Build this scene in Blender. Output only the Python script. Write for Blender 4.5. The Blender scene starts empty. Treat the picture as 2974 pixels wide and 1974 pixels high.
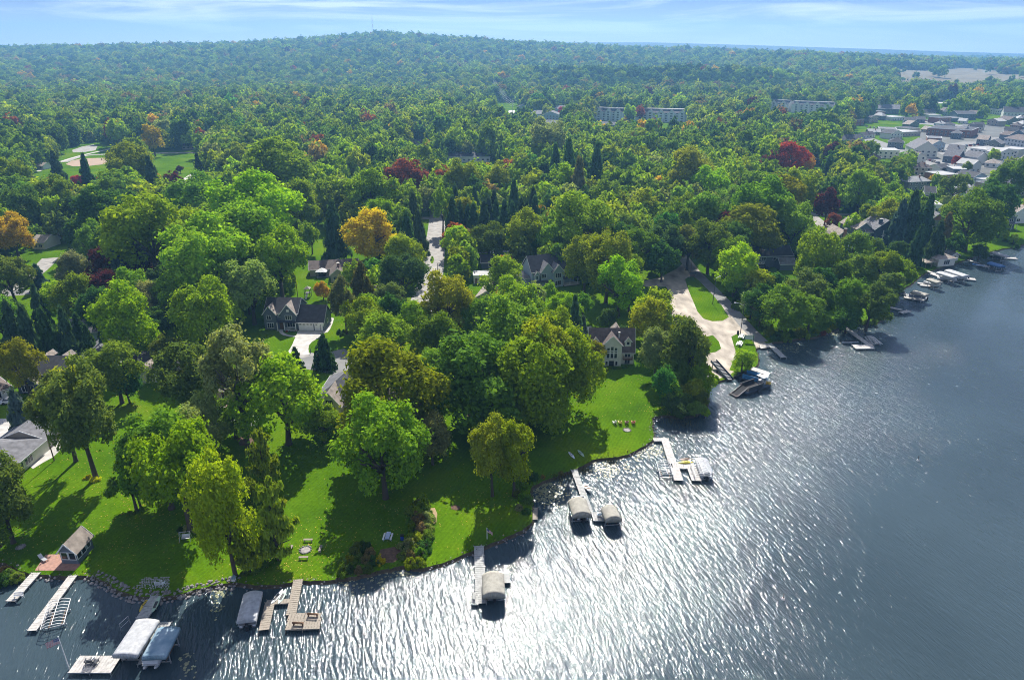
import bpy, bmesh, math, random
import numpy as np
from mathutils import Vector, Matrix
from mathutils.geometry import tessellate_polygon

R = math.radians
random.seed(7)
scene = bpy.context.scene
COL = scene.collection

# ---------------------------------------------------------------- camera
F, PW, PH = 1980.0, 2974.0, 1974.0          # focal length in photo pixels, photo size
CAMZ, HOR = 80.0, 150.0                     # drone height (m), horizon row
PITCH = math.atan((PH / 2 - HOR) / F)
cam_data = bpy.data.cameras.new('camera')
cam = bpy.data.objects.new('camera', cam_data)
COL.objects.link(cam)
cam.location = (0, 0, CAMZ)
cam.rotation_euler = (math.pi / 2 - PITCH, 0, 0)
cam_data.sensor_width = 36
cam_data.lens = 36 * F / PW
cam_data.clip_start = 0.5
cam_data.clip_end = 60000
scene.camera = cam

# ---------------------------------------------------------------- world, sun, exposure
SUN_EL, SUN_AZ = 45.0, 1.5
world = bpy.data.worlds.new('World')
scene.world = world
world.use_nodes = True
wn, wl = world.node_tree.nodes, world.node_tree.links
wn.clear()
w_out = wn.new('ShaderNodeOutputWorld')
w_bg = wn.new('ShaderNodeBackground')
w_bg.inputs['Strength'].default_value = 0.05
sky = wn.new('ShaderNodeTexSky')
sky.sky_type = 'NISHITA'
sky.sun_disc = False
sky.sun_elevation = R(SUN_EL)
sky.sun_rotation = R(SUN_AZ)
sky.altitude = 200
sky.air_density = 1.0
sky.dust_density = 0.9
sky.ozone_density = 2.5
w_tc = wn.new('ShaderNodeTexCoord')
w_map = wn.new('ShaderNodeMapping')
w_map.inputs['Scale'].default_value = (2.2, 2.2, 30.0)
w_map.inputs['Rotation'].default_value = (0, R(1.2), 0)
w_noi = wn.new('ShaderNodeTexNoise')
w_noi.inputs['Scale'].default_value = 1.6
w_noi.inputs['Detail'].default_value = 7
w_noi.inputs['Roughness'].default_value = 0.55
w_noi.inputs['Distortion'].default_value = 0.9
w_rmp = wn.new('ShaderNodeValToRGB')
w_rmp.color_ramp.elements[0].position = 0.46
w_rmp.color_ramp.elements[1].position = 0.64
w_tint = wn.new('ShaderNodeMix'); w_tint.data_type = 'RGBA'; w_tint.blend_type = 'MULTIPLY'
w_tint.inputs['Factor'].default_value = 1.0
w_tint.inputs[7].default_value = (0.42, 0.48, 1.02, 1)
w_mix = wn.new('ShaderNodeMix'); w_mix.data_type = 'RGBA'
w_mix.inputs[7].default_value = (13.0, 13.4, 14.0, 1)
wl.new(w_tc.outputs['Generated'], w_map.inputs['Vector'])
wl.new(w_map.outputs['Vector'], w_noi.inputs['Vector'])
wl.new(w_noi.outputs['Fac'], w_rmp.inputs['Fac'])
wl.new(sky.outputs['Color'], w_tint.inputs[6])
wl.new(w_tint.outputs[2], w_mix.inputs[6])
wl.new(w_rmp.outputs['Color'], w_mix.inputs['Factor'])
# paler, milkier air low over the horizon all the way round
w_sep = wn.new('ShaderNodeSeparateXYZ'); wl.new(w_tc.outputs['Generated'], w_sep.inputs['Vector'])
w_low = wn.new('ShaderNodeMapRange'); w_low.interpolation_type = 'SMOOTHSTEP'
w_low.inputs['From Min'].default_value = 0.075; w_low.inputs['From Max'].default_value = -0.01
w_low.inputs['To Min'].default_value = 0.0; w_low.inputs['To Max'].default_value = 1.0
wl.new(w_sep.outputs['Z'], w_low.inputs['Value'])
w_hz = wn.new('ShaderNodeMix'); w_hz.data_type = 'RGBA'
w_hz.inputs[7].default_value = (13.5, 13.6, 13.8, 1)
wl.new(w_low.outputs['Result'], w_hz.inputs['Factor'])
wl.new(w_mix.outputs[2], w_hz.inputs[6])
wl.new(w_hz.outputs[2], w_bg.inputs['Color'])
wl.new(w_bg.outputs['Background'], w_out.inputs['Surface'])

sun_data = bpy.data.lights.new('sun', 'SUN')
sun_data.energy = 5.0
sun_data.angle = R(0.53)
sun_data.color = (1.0, 0.95, 0.87)
sun = bpy.data.objects.new('sun', sun_data)
COL.objects.link(sun)
sun.rotation_euler = (-(math.pi / 2 - R(SUN_EL)), 0, -R(SUN_AZ))
sun.location = (0, 300, 400)

vs = scene.view_settings
vs.view_transform = 'Standard'
vs.look = 'None'
vs.gamma = 1.0
vs.use_curve_mapping = False
vs.exposure = 0.78
cy = scene.cycles
cy.max_bounces = 8
cy.diffuse_bounces = 3
cy.glossy_bounces = 3
cy.transmission_bounces = 6
cy.transparent_max_bounces = 4
cy.volume_bounces = 0
cy.caustics_reflective = False
cy.caustics_refractive = False
cy.use_denoising = True
cy.denoising_prefilter = 'NONE'
cy.pixel_filter_type = 'BLACKMAN_HARRIS'
cy.filter_width = 1.0
cy.use_adaptive_sampling = True
cy.adaptive_threshold = 0.02
cy.sample_clamp_indirect = 6

# ---------------------------------------------------------------- pixels to places
CP, SP = math.cos(PITCH), math.sin(PITCH)
G = 0.5                                     # height of the flat land above the lake

def ray(u, v):
    a, b = (u - PW / 2) / F, (PH / 2 - v) / F
    return Vector((a, CP + b * SP, -SP + b * CP))

def P(uv, z=G):
    d = ray(*uv)
    t = (z - CAMZ) / d.z
    return Vector((d.x * t, d.y * t, z))

def PY(uv, y):
    d = ray(*uv)
    t = y / d.y
    return Vector((d.x * t, y, CAMZ + d.z * t))

def depth_of(p):
    return p[1] * CP - (p[2] - CAMZ) * SP

def proj(p):
    x, y, z = p[0], p[1], p[2] - CAMZ
    dp = y * CP - z * SP
    return (PW / 2 + F * x / dp, PH / 2 - F * (y * SP + z * CP) / dp)

# crops of the photograph used for measuring -> photo pixels
def D(x, y): return (x * 1.2591, y * 1.2591)
def crop(u0, v0, s): return lambda x, y: (u0 + x / s, v0 + y / s)
Z1 = crop(0, 1200, 2.026); Z2 = crop(700, 1200, 2.026); Z3 = crop(1200, 1000, 2.24)
Z4 = crop(0, 700, 2.24); Z5 = crop(900, 600, 2.24); Z6 = crop(1800, 600, 2.0128)
Z7 = crop(0, 200, 2.363); Z8 = crop(1000, 200, 2.363); Z9 = crop(1974, 200, 2.363)
ZH1 = crop(750, 840, 7.84); ZH2 = crop(1650, 900, 7.84); ZH4 = crop(1480, 720, 9.8)
ZHV = crop(2040, 1040, 10.74); ZR = crop(2350, 640, 6.751); ZT = crop(2600, 380, 6.032)
ZD = crop(180, 1580, 3.979); ZL = crop(0, 1200, 6.273)

# ---------------------------------------------------------------- objects
def link(name, mesh, parent=None):
    o = bpy.data.objects.new(name, mesh)
    COL.objects.link(o)
    if parent is not None:
        o.parent = parent
    return o

def tag(o, label, cat, group=None):
    o['label'] = label
    o['category'] = cat
    if group:
        o['group'] = group
    return o

def thing(name, label, cat, loc=(0, 0, 0), rz=0.0, group=None):
    o = bpy.data.objects.new(name, None)
    o.empty_display_size = 0.3
    COL.objects.link(o)
    o.location = loc
    o.rotation_euler = (0, 0, rz)
    return tag(o, label, cat, group)

def copy_tree(root, label=None, group=None, loc=None, rz=None):
    r = root.copy()
    COL.objects.link(r)
    if label: r['label'] = label
    if group: r['group'] = group
    if loc is not None: r.location = loc
    if rz is not None: r.rotation_euler = (0, 0, rz)
    for ch in list(root.children):
        c = ch.copy(); COL.objects.link(c); c.parent = r
        for g in list(ch.children):
            d = g.copy(); COL.objects.link(d); d.parent = c
    return r

class MB:
    """collects boxes, tubes, sheets and builds ONE mesh"""
    def __init__(s):
        s.v, s.f, s.m, s.mats = [], [], [], []
    def mi(s, mat):
        if mat not in s.mats:
            s.mats.append(mat)
        return s.mats.index(mat)
    def add(s, vs_, fs, mat=None):
        k = len(s.v)
        s.v += [tuple(p) for p in vs_]
        i = s.mi(mat) if mat else 0
        for f in fs:
            s.f.append([k + a for a in f]); s.m.append(i)
        return s
    def box(s, x0, x1, y0, y1, z0, z1, mat=None):
        return s.add([(x0,y0,z0),(x1,y0,z0),(x1,y1,z0),(x0,y1,z0),(x0,y0,z1),(x1,y0,z1),(x1,y1,z1),(x0,y1,z1)],
                     [(0,3,2,1),(4,5,6,7),(0,1,5,4),(1,2,6,5),(2,3,7,6),(3,0,4,7)], mat)
    def bar(s, a, b, w, h, mat=None, up=(0,0,1)):
        a, b = Vector(a), Vector(b)
        d = (b - a).normalized()
        up = Vector(up)
        if abs(d.dot(up)) > 0.98: up = Vector((1, 0, 0))
        r = d.cross(up).normalized(); u = r.cross(d).normalized()
        vs_ = []
        for q in (a, b):
            for i, j in ((-1,-1),(1,-1),(1,1),(-1,1)):
                vs_.append(q + r * (i * w / 2) + u * (j * h / 2))
        return s.add(vs_, [(3,2,1,0),(4,5,6,7),(0,1,5,4),(1,2,6,5),(2,3,7,6),(3,0,4,7)], mat)
    def tube(s, pts, rad, n=8, mat=None, cap=True):
        pts = [Vector(p) for p in pts]
        if not hasattr(rad, '__len__'): rad = [rad] * len(pts)
        vs_, fs = [], []
        for i, p in enumerate(pts):
            d = (pts[min(i+1, len(pts)-1)] - pts[max(i-1, 0)]).normalized()
            ref = Vector((0,0,1)) if abs(d.z) < 0.9 else Vector((1,0,0))
            r = d.cross(ref).normalized(); u = r.cross(d)
            for k in range(n):
                a = 2 * math.pi * k / n
                vs_.append(p + (r * math.cos(a) + u * math.sin(a)) * rad[i])
        for i in range(len(pts) - 1):
            for k in range(n):
                k2 = (k + 1) % n
                fs.append((i*n+k, i*n+k2, (i+1)*n+k2, (i+1)*n+k))
        if cap:
            fs.append(tuple(range(n))[::-1]); fs.append(tuple((len(pts)-1)*n + k for k in range(n)))
        return s.add(vs_, fs, mat)
    def loft(s, rings, mat=None, closed=True, caps=True):
        n = len(rings[0]); vs_ = [p for r in rings for p in r]; fs = []
        for i in range(len(rings) - 1):
            for k in range(n if closed else n - 1):
                k2 = (k + 1) % n
                fs.append((i*n+k, i*n+k2, (i+1)*n+k2, (i+1)*n+k))
        if caps:
            fs.append(tuple(range(n))[::-1]); fs.append(tuple((len(rings)-1)*n + k for k in range(n)))
        return s.add(vs_, fs, mat)
    def mesh(s, name, smooth=False):
        me = bpy.data.meshes.new(name)
        me.from_pydata(s.v, [], s.f)
        for m in s.mats: me.materials.append(m)
        if len(s.mats) > 1:
            me.polygons.foreach_set('material_index', s.m)
        if smooth:
            me.polygons.foreach_set('use_smooth', [True] * len(me.polygons))
        me.update()
        return me
    def build(s, name, parent=None, mat=None, smooth=False):
        me = s.mesh(name, smooth)
        if mat is not None and not s.mats: me.materials.append(mat)
        return link(name, me, parent)

# ---------------------------------------------------------------- materials
MATS = {}
def mat(name, col, rough=0.7, var=0.15, scale=3.0, bump=0.0, bscale=20.0, metal=0.0, col2=None, stretch=None, spec=0.5):
    if name in MATS: return MATS[name]
    m = bpy.data.materials.new(name)
    m.use_nodes = True
    n, l = m.node_tree.nodes, m.node_tree.links
    b = n['Principled BSDF']
    b.inputs['Roughness'].default_value = rough
    b.inputs['Metallic'].default_value = metal
    b.inputs['Specular IOR Level'].default_value = spec
    tc = n.new('ShaderNodeTexCoord'); mp = n.new('ShaderNodeMapping')
    if stretch: mp.inputs['Scale'].default_value = stretch
    l.new(tc.outputs['Object'], mp.inputs['Vector'])
    no = n.new('ShaderNodeTexNoise'); no.inputs['Scale'].default_value = scale; no.inputs['Detail'].default_value = 4
    l.new(mp.outputs['Vector'], no.inputs['Vector'])
    rp = n.new('ShaderNodeValToRGB')
    rp.color_ramp.elements[0].position = 0.3; rp.color_ramp.elements[1].position = 0.7
    c2 = col2 if col2 else tuple(min(1, c * (1 + var)) for c in col)
    c1 = tuple(c * (1 - var) for c in col)
    rp.color_ramp.elements[0].color = (*c1, 1); rp.color_ramp.elements[1].color = (*c2, 1)
    l.new(no.outputs['Fac'], rp.inputs['Fac'])
    l.new(rp.outputs['Color'], b.inputs['Base Color'])
    if bump:
        n2 = n.new('ShaderNodeTexNoise'); n2.inputs['Scale'].default_value = bscale; n2.inputs['Detail'].default_value = 3
        l.new(mp.outputs['Vector'], n2.inputs['Vector'])
        bp = n.new('ShaderNodeBump'); bp.inputs['Strength'].default_value = bump; bp.inputs['Distance'].default_value = 0.05
        l.new(n2.outputs['Fac'], bp.inputs['Height']); l.new(bp.outputs['Normal'], b.inputs['Normal'])
    MATS[name] = m
    return m

def mat_tinted(name, rough=0.4, metal=0.0, var=0.08):
    """paint whose colour is the object's own colour"""
    if name in MATS: return MATS[name]
    m = bpy.data.materials.new(name); m.use_nodes = True
    n, l = m.node_tree.nodes, m.node_tree.links
    b = n['Principled BSDF']; b.inputs['Roughness'].default_value = rough; b.inputs['Metallic'].default_value = metal
    oi = n.new('ShaderNodeObjectInfo'); no = n.new('ShaderNodeTexNoise'); no.inputs['Scale'].default_value = 2.5
    tc = n.new('ShaderNodeTexCoord'); l.new(tc.outputs['Object'], no.inputs['Vector'])
    mr = n.new('ShaderNodeMapRange'); mr.inputs['To Min'].default_value = 1 - var; mr.inputs['To Max'].default_value = 1 + var
    l.new(no.outputs['Fac'], mr.inputs['Value'])
    mx = n.new('ShaderNodeMix'); mx.data_type = 'RGBA'; mx.blend_type = 'MULTIPLY'; mx.inputs['Factor'].default_value = 1
    l.new(oi.outputs['Color'], mx.inputs[6]); l.new(mr.outputs['Result'], mx.inputs[7])
    l.new(mx.outputs[2], b.inputs['Base Color'])
    MATS[name] = m
    return m

def foliage_mat(name, trans=0.42, far=False):
    """leaves: the crown's own colour (object colour), its alpha = share of turned leaves"""
    m = bpy.data.materials.new(name); m.use_nodes = True
    n, l = m.node_tree.nodes, m.node_tree.links
    n.clear()
    out = n.new('ShaderNodeOutputMaterial')
    oi = n.new('ShaderNodeObjectInfo'); tc = n.new('ShaderNodeTexCoord')
    src = oi
    if far:
        src = n.new('ShaderNodeAttribute'); src.attribute_type = 'INSTANCER'; src.attribute_name = 'tcol'
    # clump to clump variation
    no = n.new('ShaderNodeTexNoise'); no.inputs['Scale'].default_value = 3.2; no.inputs['Detail'].default_value = 5; no.inputs['Roughness'].default_value = 0.7
    l.new(tc.outputs['Object'], no.inputs['Vector'])
    # tree-to-tree offset for the patch noise
    cmb = n.new('ShaderNodeVectorMath'); cmb.operation = 'ADD'
    sc = n.new('ShaderNodeMath'); sc.operation = 'MULTIPLY'; sc.inputs[1].default_value = 37.0
    l.new(oi.outputs['Random'], sc.inputs[0]); l.new(tc.outputs['Object'], cmb.inputs[0]); l.new(sc.outputs[0], cmb.inputs[1])
    pn = n.new('ShaderNodeTexNoise'); pn.inputs['Scale'].default_value = 1.1; pn.inputs['Detail'].default_value = 2
    l.new(cmb.outputs['Vector'], pn.inputs['Vector'])
    # turned leaves where patch noise < alpha
    lt = n.new('ShaderNodeMapRange'); lt.inputs['From Min'].default_value = -0.12; lt.inputs['From Max'].default_value = 0.12
    sb = n.new('ShaderNodeMath'); sb.operation = 'SUBTRACT'
    al = n.new('ShaderNodeMapRange'); al.inputs['To Min'].default_value = 0.05; al.inputs['To Max'].default_value = 0.9
    l.new(src.outputs['Alpha'], al.inputs['Value'])
    l.new(al.outputs['Result'], sb.inputs[0]); l.new(pn.outputs['Fac'], sb.inputs[1]); l.new(sb.outputs[0], lt.inputs['Value'])
    hs = n.new('ShaderNodeMix'); hs.data_type = 'RGBA'
    hs.inputs[7].default_value = (0.36, 0.29, 0.015, 1)
    l.new(src.outputs['Color'], hs.inputs[6]); l.new(lt.outputs['Result'], hs.inputs['Factor'])
    # value/hue jitter
    mr = n.new('ShaderNodeMapRange'); mr.inputs['From Min'].default_value = 0.25; mr.inputs['From Max'].default_value = 0.75
    mr.inputs['To Min'].default_value = 0.62; mr.inputs['To Max'].default_value = 1.4
    l.new(no.outputs['Fac'], mr.inputs['Value'])
    mr2 = n.new('ShaderNodeMapRange'); mr2.inputs['To Min'].default_value = 0.8; mr2.inputs['To Max'].default_value = 1.22
    l.new(oi.outputs['Random'], mr2.inputs['Value'])
    mm = n.new('ShaderNodeMath'); mm.operation = 'MULTIPLY'
    l.new(mr.outputs['Result'], mm.inputs[0]); l.new(mr2.outputs['Result'], mm.inputs[1])
    hv = n.new('ShaderNodeHueSaturation')
    hr = n.new('ShaderNodeMapRange'); hr.inputs['To Min'].default_value = 0.490; hr.inputs['To Max'].default_value = 0.512
    l.new(no.outputs['Fac'], hr.inputs['Value']); l.new(hr.outputs['Result'], hv.inputs['Hue'])
    l.new(hs.outputs[2], hv.inputs['Color']); l.new(mm.outputs[0], hv.inputs['Value'])
    df = n.new('ShaderNodeBsdfDiffuse'); tr = n.new('ShaderNodeBsdfTranslucent')
    ts = n.new('ShaderNodeMix'); ts.data_type = 'RGBA'; ts.blend_type = 'MULTIPLY'; ts.inputs['Factor'].default_value = 1
    ts.inputs[7].default_value = (1.55, 1.45, 0.55, 1)
    l.new(hv.outputs['Color'], ts.inputs[6])
    l.new(hv.outputs['Color'], df.inputs['Color']); l.new(ts.outputs[2], tr.inputs['Color'])
    mx = n.new('ShaderNodeMixShader'); mx.inputs['Fac'].default_value = trans
    l.new(df.outputs[0], mx.inputs[1]); l.new(tr.outputs[0], mx.inputs[2])
    l.new(mx.outputs[0], out.inputs['Surface'])
    return m
LEAF = foliage_mat('leaves', 0.42)
NEEDLE = foliage_mat('needles', 0.25)
LEAF_FAR = foliage_mat('far_leaves', 0.42, True)
NEEDLE_FAR = foliage_mat('far_needles', 0.25, True)

# plain palette
WHITE = mat('white_paint', (0.78, 0.78, 0.76), 0.45, 0.05)
TRIM = mat('white_trim', (0.72, 0.73, 0.72), 0.5, 0.05)
GLASS = mat('window_glass', (0.018, 0.022, 0.028), 0.08, 0.3, 0.6, spec=0.6)
ALU = mat('aluminium', (0.55, 0.56, 0.57), 0.4, 0.08, 4, metal=0.6)
DARKM = mat('dark_metal', (0.03, 0.032, 0.036), 0.5, 0.2)
BLACK = mat('black_rubber', (0.015, 0.015, 0.017), 0.9, 0.2)
WOODG = mat('weathered_wood', (0.30, 0.26, 0.21), 0.85, 0.25, 3, 0.4, 30, stretch=(1, 6, 1))
WOODB = mat('brown_wood', (0.16, 0.09, 0.05), 0.8, 0.25, 3, 0.3, 30)
DECKW = mat('pale_dock_deck', (0.46, 0.44, 0.41), 0.75, 0.28, 1.6, 0.15, 40)
DECKG = mat('grey_dock_deck', (0.34, 0.345, 0.33), 0.75, 0.28, 1.6, 0.15, 40)
CONC = mat('concrete', (0.46, 0.44, 0.405), 0.85, 0.2, 0.6, 0.2, 12)
ASPH = mat('asphalt', (0.20, 0.20, 0.195), 0.9, 0.18, 0.25, 0.3, 15)
ROADM = mat('faded_asphalt', (0.30, 0.285, 0.26), 0.9, 0.28, 0.5, 0.3, 15)
GRAVEL = mat('gravel', (0.40, 0.35, 0.285), 0.95, 0.42, 0.35, 0.8, 6, stretch=(1, .45, 1))
MULCH = mat('mulch', (0.12, 0.07, 0.045), 0.95, 0.4, 2.5, 0.6, 12)
BRICKP = mat('brick_paving', (0.36, 0.20, 0.15), 0.85, 0.2, 2.0, 0.4, 10)
STONE = mat('field_stone', (0.24, 0.225, 0.22), 0.85, 0.45, 0.6, 0.5, 9)
BARK = mat('bark', (0.075, 0.058, 0.045), 0.95, 0.4, 3, 0.8, 12, stretch=(1, 1, 0.25))
ROOFG = mat('grey_shingles', (0.145, 0.145, 0.155), 0.9, 0.34, 0.9, 0.4, 14)
ROOFD = mat('dark_shingles', (0.045, 0.047, 0.055), 0.9, 0.34, 0.9, 0.4, 14)
ROOFT = mat('tan_shingles', (0.30, 0.255, 0.215), 0.9, 0.34, 0.9, 0.4, 14)
ROOFB = mat('brown_shingles', (0.125, 0.098, 0.088), 0.9, 0.34, 0.9, 0.4, 14)
ROOFL = mat('pale_roof_membrane', (0.38, 0.38, 0.37), 0.8, 0.12, 0.3)
SIDEB = mat('slate_blue_siding', (0.115, 0.145, 0.18), 0.7, 0.08, 1)
SIDEN = mat('navy_siding', (0.05, 0.075, 0.11), 0.7, 0.08, 1)
SIDEL = mat('pale_blue_siding', (0.30, 0.39, 0.45), 0.7, 0.06, 1)
SIDEC = mat('cream_siding', (0.62, 0.62, 0.54), 0.7, 0.06, 1)
SIDET = mat('tan_siding', (0.40, 0.35, 0.28), 0.75, 0.1, 1)
SIDEW = mat('white_siding', (0.66, 0.67, 0.66), 0.7, 0.06, 1)
SIDEGN = mat('grey_green_siding', (0.16, 0.18, 0.16), 0.75, 0.08, 1)
REDBR = mat('red_brick', (0.26, 0.12, 0.085), 0.9, 0.2, 4)
TARPW = mat('grey_white_canvas', (0.42, 0.43, 0.44), 0.75, 0.24, 1.4, 0.6, 2.0)
TARPT = mat('tan_canvas', (0.33, 0.315, 0.265), 0.8, 0.22, 1.4, 0.6, 2.0)
TARPB = mat('blue_canvas', (0.20, 0.34, 0.44), 0.7, 0.25, 0.5, 0.25, 2.5, col2=(0.40, 0.50, 0.56))
TARPN = mat('deep_blue_canvas', (0.07, 0.16, 0.34), 0.7, 0.12, 0.9, 0.25, 2.5)
PAINT = mat_tinted('car_paint', 0.3)
PLASTIC = mat_tinted('coloured_plastic', 0.45)
HAZE_D = 0.00018
# ================================================================ SETTING
# shoreline, traced from left to right, waterline at z = 0
shore_px = [(-900, 1500), (-420, 1560)] + [Z1(*p) for p in ((-160,870),(0,885),(60,910),(150,945),(230,962),(340,968),(440,970),(560,972),(640,1012),(700,1050),
    (770,1078),(850,1092),(960,1090),(1060,1075),(1150,1050),(1240,1030),(1320,1012),(1400,1008),(1480,1020),(1560,1022),(1650,1018),(1740,1000),(1850,998),(1960,990))]
shore_px += [Z2(*p) for p in ((570,980),(650,976),(760,952),(880,925),(960,908),(1060,922),(1100,915),(1200,888),(1280,855),(1370,818),(1430,795),(1520,760),(1600,720))]
shore_px += [Z3(*p) for p in ((755,1190),(772,1120),(768,1000),(765,950),(820,912),(900,880),(980,848),(1060,822),(1130,785),(1200,757),(1290,748),(1370,735),(1450,702),(1520,658),(1562,625),(1556,560),(1552,500))]
shore_px += [Z6(*p) for p in ((205,1238),(260,1228),(340,1235),(440,1225),(500,1180),(512,1100),(508,1045),(560,1030),(640,1012),(700,988),(760,962),(808,925),(802,870),(795,842),(820,828),(862,826),(885,802),
    (960,792),(1040,778),(1130,770),(1200,745),(1310,708),(1400,692),(1480,690),(1540,660),(1575,600),(1605,540),(1645,492),(1700,458),(1745,420),(1800,388),(1900,352),(1990,326),(2060,302),(2140,276),(2240,252),(2363,226))]
ctrl = [P(p, 0.0).xy for p in shore_px]
ctrl += [Vector((300, 345)), Vector((420, 420)), Vector((650, 520)), Vector((1100, 640))]

def catmull(pts, n=4):
    out = []
    for i in range(len(pts) - 1):
        p0, p1, p2, p3 = pts[max(i-1,0)], pts[i], pts[i+1], pts[min(i+2, len(pts)-1)]
        for k in range(n):
            t = k / n
            a = 0.5 * ((2*p1) + (p2-p0)*t + (2*p0-5*p1+4*p2-p3)*t*t + (3*p1-p0-3*p2+p3)*t*t*t)
            out.append(a)
    out.append(pts[-1])
    return out
SHORE = [Vector(p) for p in catmull([Vector(p) for p in ctrl], 4)]
rs = random.Random(3)
SHORE = [p + Vector((rs.uniform(-.15,.15), rs.uniform(-.15,.15))) for p in SHORE]

FARY = 1250.0
land = [p.copy() for p in SHORE] + [Vector((2600, 700)), Vector((2600, FARY)), Vector((-2600, FARY)), Vector((-2600, 60)), Vector((-600, 60))]

def in_poly(x, y, poly):
    c = False; j = len(poly) - 1
    for i in range(len(poly)):
        xi, yi = poly[i][0], poly[i][1]; xj, yj = poly[j][0], poly[j][1]
        if (yi > y) != (yj > y) and x < (xj - xi) * (y - yi) / (yj - yi + 1e-12) + xi:
            c = not c
        j = i
    return c

# ---- grass ground
def grass_material():
    m = bpy.data.materials.new('mown_grass'); m.use_nodes = True
    n, l = m.node_tree.nodes, m.node_tree.links
    b = n['Principled BSDF']; b.inputs['Roughness'].default_value = 0.9; b.inputs['Specular IOR Level'].default_value = 0.0
    tc = n.new('ShaderNodeTexCoord')
    n1 = n.new('ShaderNodeTexNoise'); n1.inputs['Scale'].default_value = 0.045; n1.inputs['Detail'].default_value = 6; n1.inputs['Roughness'].default_value = 0.6
    n2 = n.new('ShaderNodeTexNoise'); n2.inputs['Scale'].default_value = 1.6; n2.inputs['Detail'].default_value = 6; n2.inputs['Roughness'].default_value = 0.75
    l.new(tc.outputs['Object'], n1.inputs['Vector']); l.new(tc.outputs['Object'], n2.inputs['Vector'])
    r1 = n.new('ShaderNodeValToRGB')
    e = r1.color_ramp.elements
    e[0].position = 0.3; e[0].color = (0.040, 0.098, 0.004, 1)
    e[1].position = 0.72; e[1].color = (0.118, 0.178, 0.008, 1)
    z_ = r1.color_ramp.elements.new(0.82); z_.color = (0.17, 0.165, 0.03, 1)
    x = r1.color_ramp.elements.new(0.5); x.color = (0.070, 0.146, 0.004, 1)
    l.new(n1.outputs['Fac'], r1.inputs['Fac'])
    mr = n.new('ShaderNodeMapRange'); mr.inputs['From Min'].default_value = 0.3; mr.inputs['From Max'].default_value = 0.7
    mr.inputs['To Min'].default_value = 0.7; mr.inputs['To Max'].default_value = 1.3
    # mowing lanes
    wv = n.new('ShaderNodeTexWave'); wv.inputs['Scale'].default_value = 0.42; wv.inputs['Distortion'].default_value = 1.2; wv.inputs['Detail'].default_value = 1
    wm = n.new('ShaderNodeMapping'); wm.inputs['Rotation'].default_value = (0, 0, R(24)); l.new(tc.outputs['Object'], wm.inputs['Vector']); l.new(wm.outputs['Vector'], wv.inputs['Vector'])
    wa = n.new('ShaderNodeMath'); wa.operation = 'MULTIPLY_ADD'; wa.inputs[1].default_value = 0.09; l.new(wv.outputs['Fac'], wa.inputs[0]); l.new(n2.outputs['Fac'], wa.inputs[2])
    l.new(wa.outputs[0], mr.inputs['Value'])
    mx = n.new('ShaderNodeMix'); mx.data_type = 'RGBA'; mx.blend_type = 'MULTIPLY'; mx.inputs['Factor'].default_value = 1
    l.new(r1.outputs['Color'], mx.inputs[6]); l.new(mr.outputs['Result'], mx.inputs[7])
    l.new(mx.outputs[2], b.inputs['Base Color'])
    bp = n.new('ShaderNodeBump'); bp.inputs['Strength'].default_value = 0.5; bp.inputs['Distance'].default_value = 0.12
    n3 = n.new('ShaderNodeTexNoise'); n3.inputs['Scale'].default_value = 5; n3.inputs['Detail'].default_value = 4
    l.new(tc.outputs['Object'], n3.inputs['Vector']); l.new(n3.outputs['Fac'], bp.inputs['Height']); l.new(bp.outputs['Normal'], b.inputs['Normal'])
    return m
GRASS = grass_material()
MEADOW = mat('dry_meadow', (0.15, 0.125, 0.065), 0.95, 0.25, 0.02, 0.3, 1.0)
SOIL = mat('wet_bank_soil', (0.07, 0.055, 0.035), 0.9, 0.4, 1.5, 0.6, 6)
FLOORF = mat('far_woodland_floor', (0.020, 0.040, 0.018), 0.95, 0.6, 0.03, 0.0, col2=(0.07, 0.085, 0.022))

pts = [(p.x, p.y, G) for p in land]
tri = tessellate_polygon([[Vector(p) for p in pts]])
mb = MB()
mb.add(pts, [tuple(t) for t in tri], GRASS)
# bank: from the lawn's edge down below the water
ns = len(SHORE); top, mid, bot = [], [], []
for i, p in enumerate(SHORE):
    t = (SHORE[min(i+1, ns-1)] - SHORE[max(i-1, 0)]).normalized()
    nrm = Vector((t.y, -t.x))                    # towards the water (land is on the left of travel)
    top.append((p.x, p.y, G)); mid.append((p.x + nrm.x*.25, p.y + nrm.y*.25, 0.12)); bot.append((p.x + nrm.x*1.2, p.y + nrm.y*1.2, -0.5))
SHORE_N = [Vector((b[0]-a[0], b[1]-a[1])).normalized() for a, b in zip(top, bot)]
mb.add(top + mid + bot, [(i+1, i, ns+i, ns+i+1) for i in range(ns-1)] + [(ns+i+1, ns+i, 2*ns+i, 2*ns+i+1) for i in range(ns-1)], SOIL)
me = mb.mesh('ground')
bm = bmesh.new(); bm.from_mesh(me); bmesh.ops.recalc_face_normals(bm, faces=bm.faces)
for f in bm.faces:
    if f.normal.z < 0: f.normal_flip()
bm.to_mesh(me); bm.free()
ground = link('ground', me); ground['kind'] = 'structure'

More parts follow.
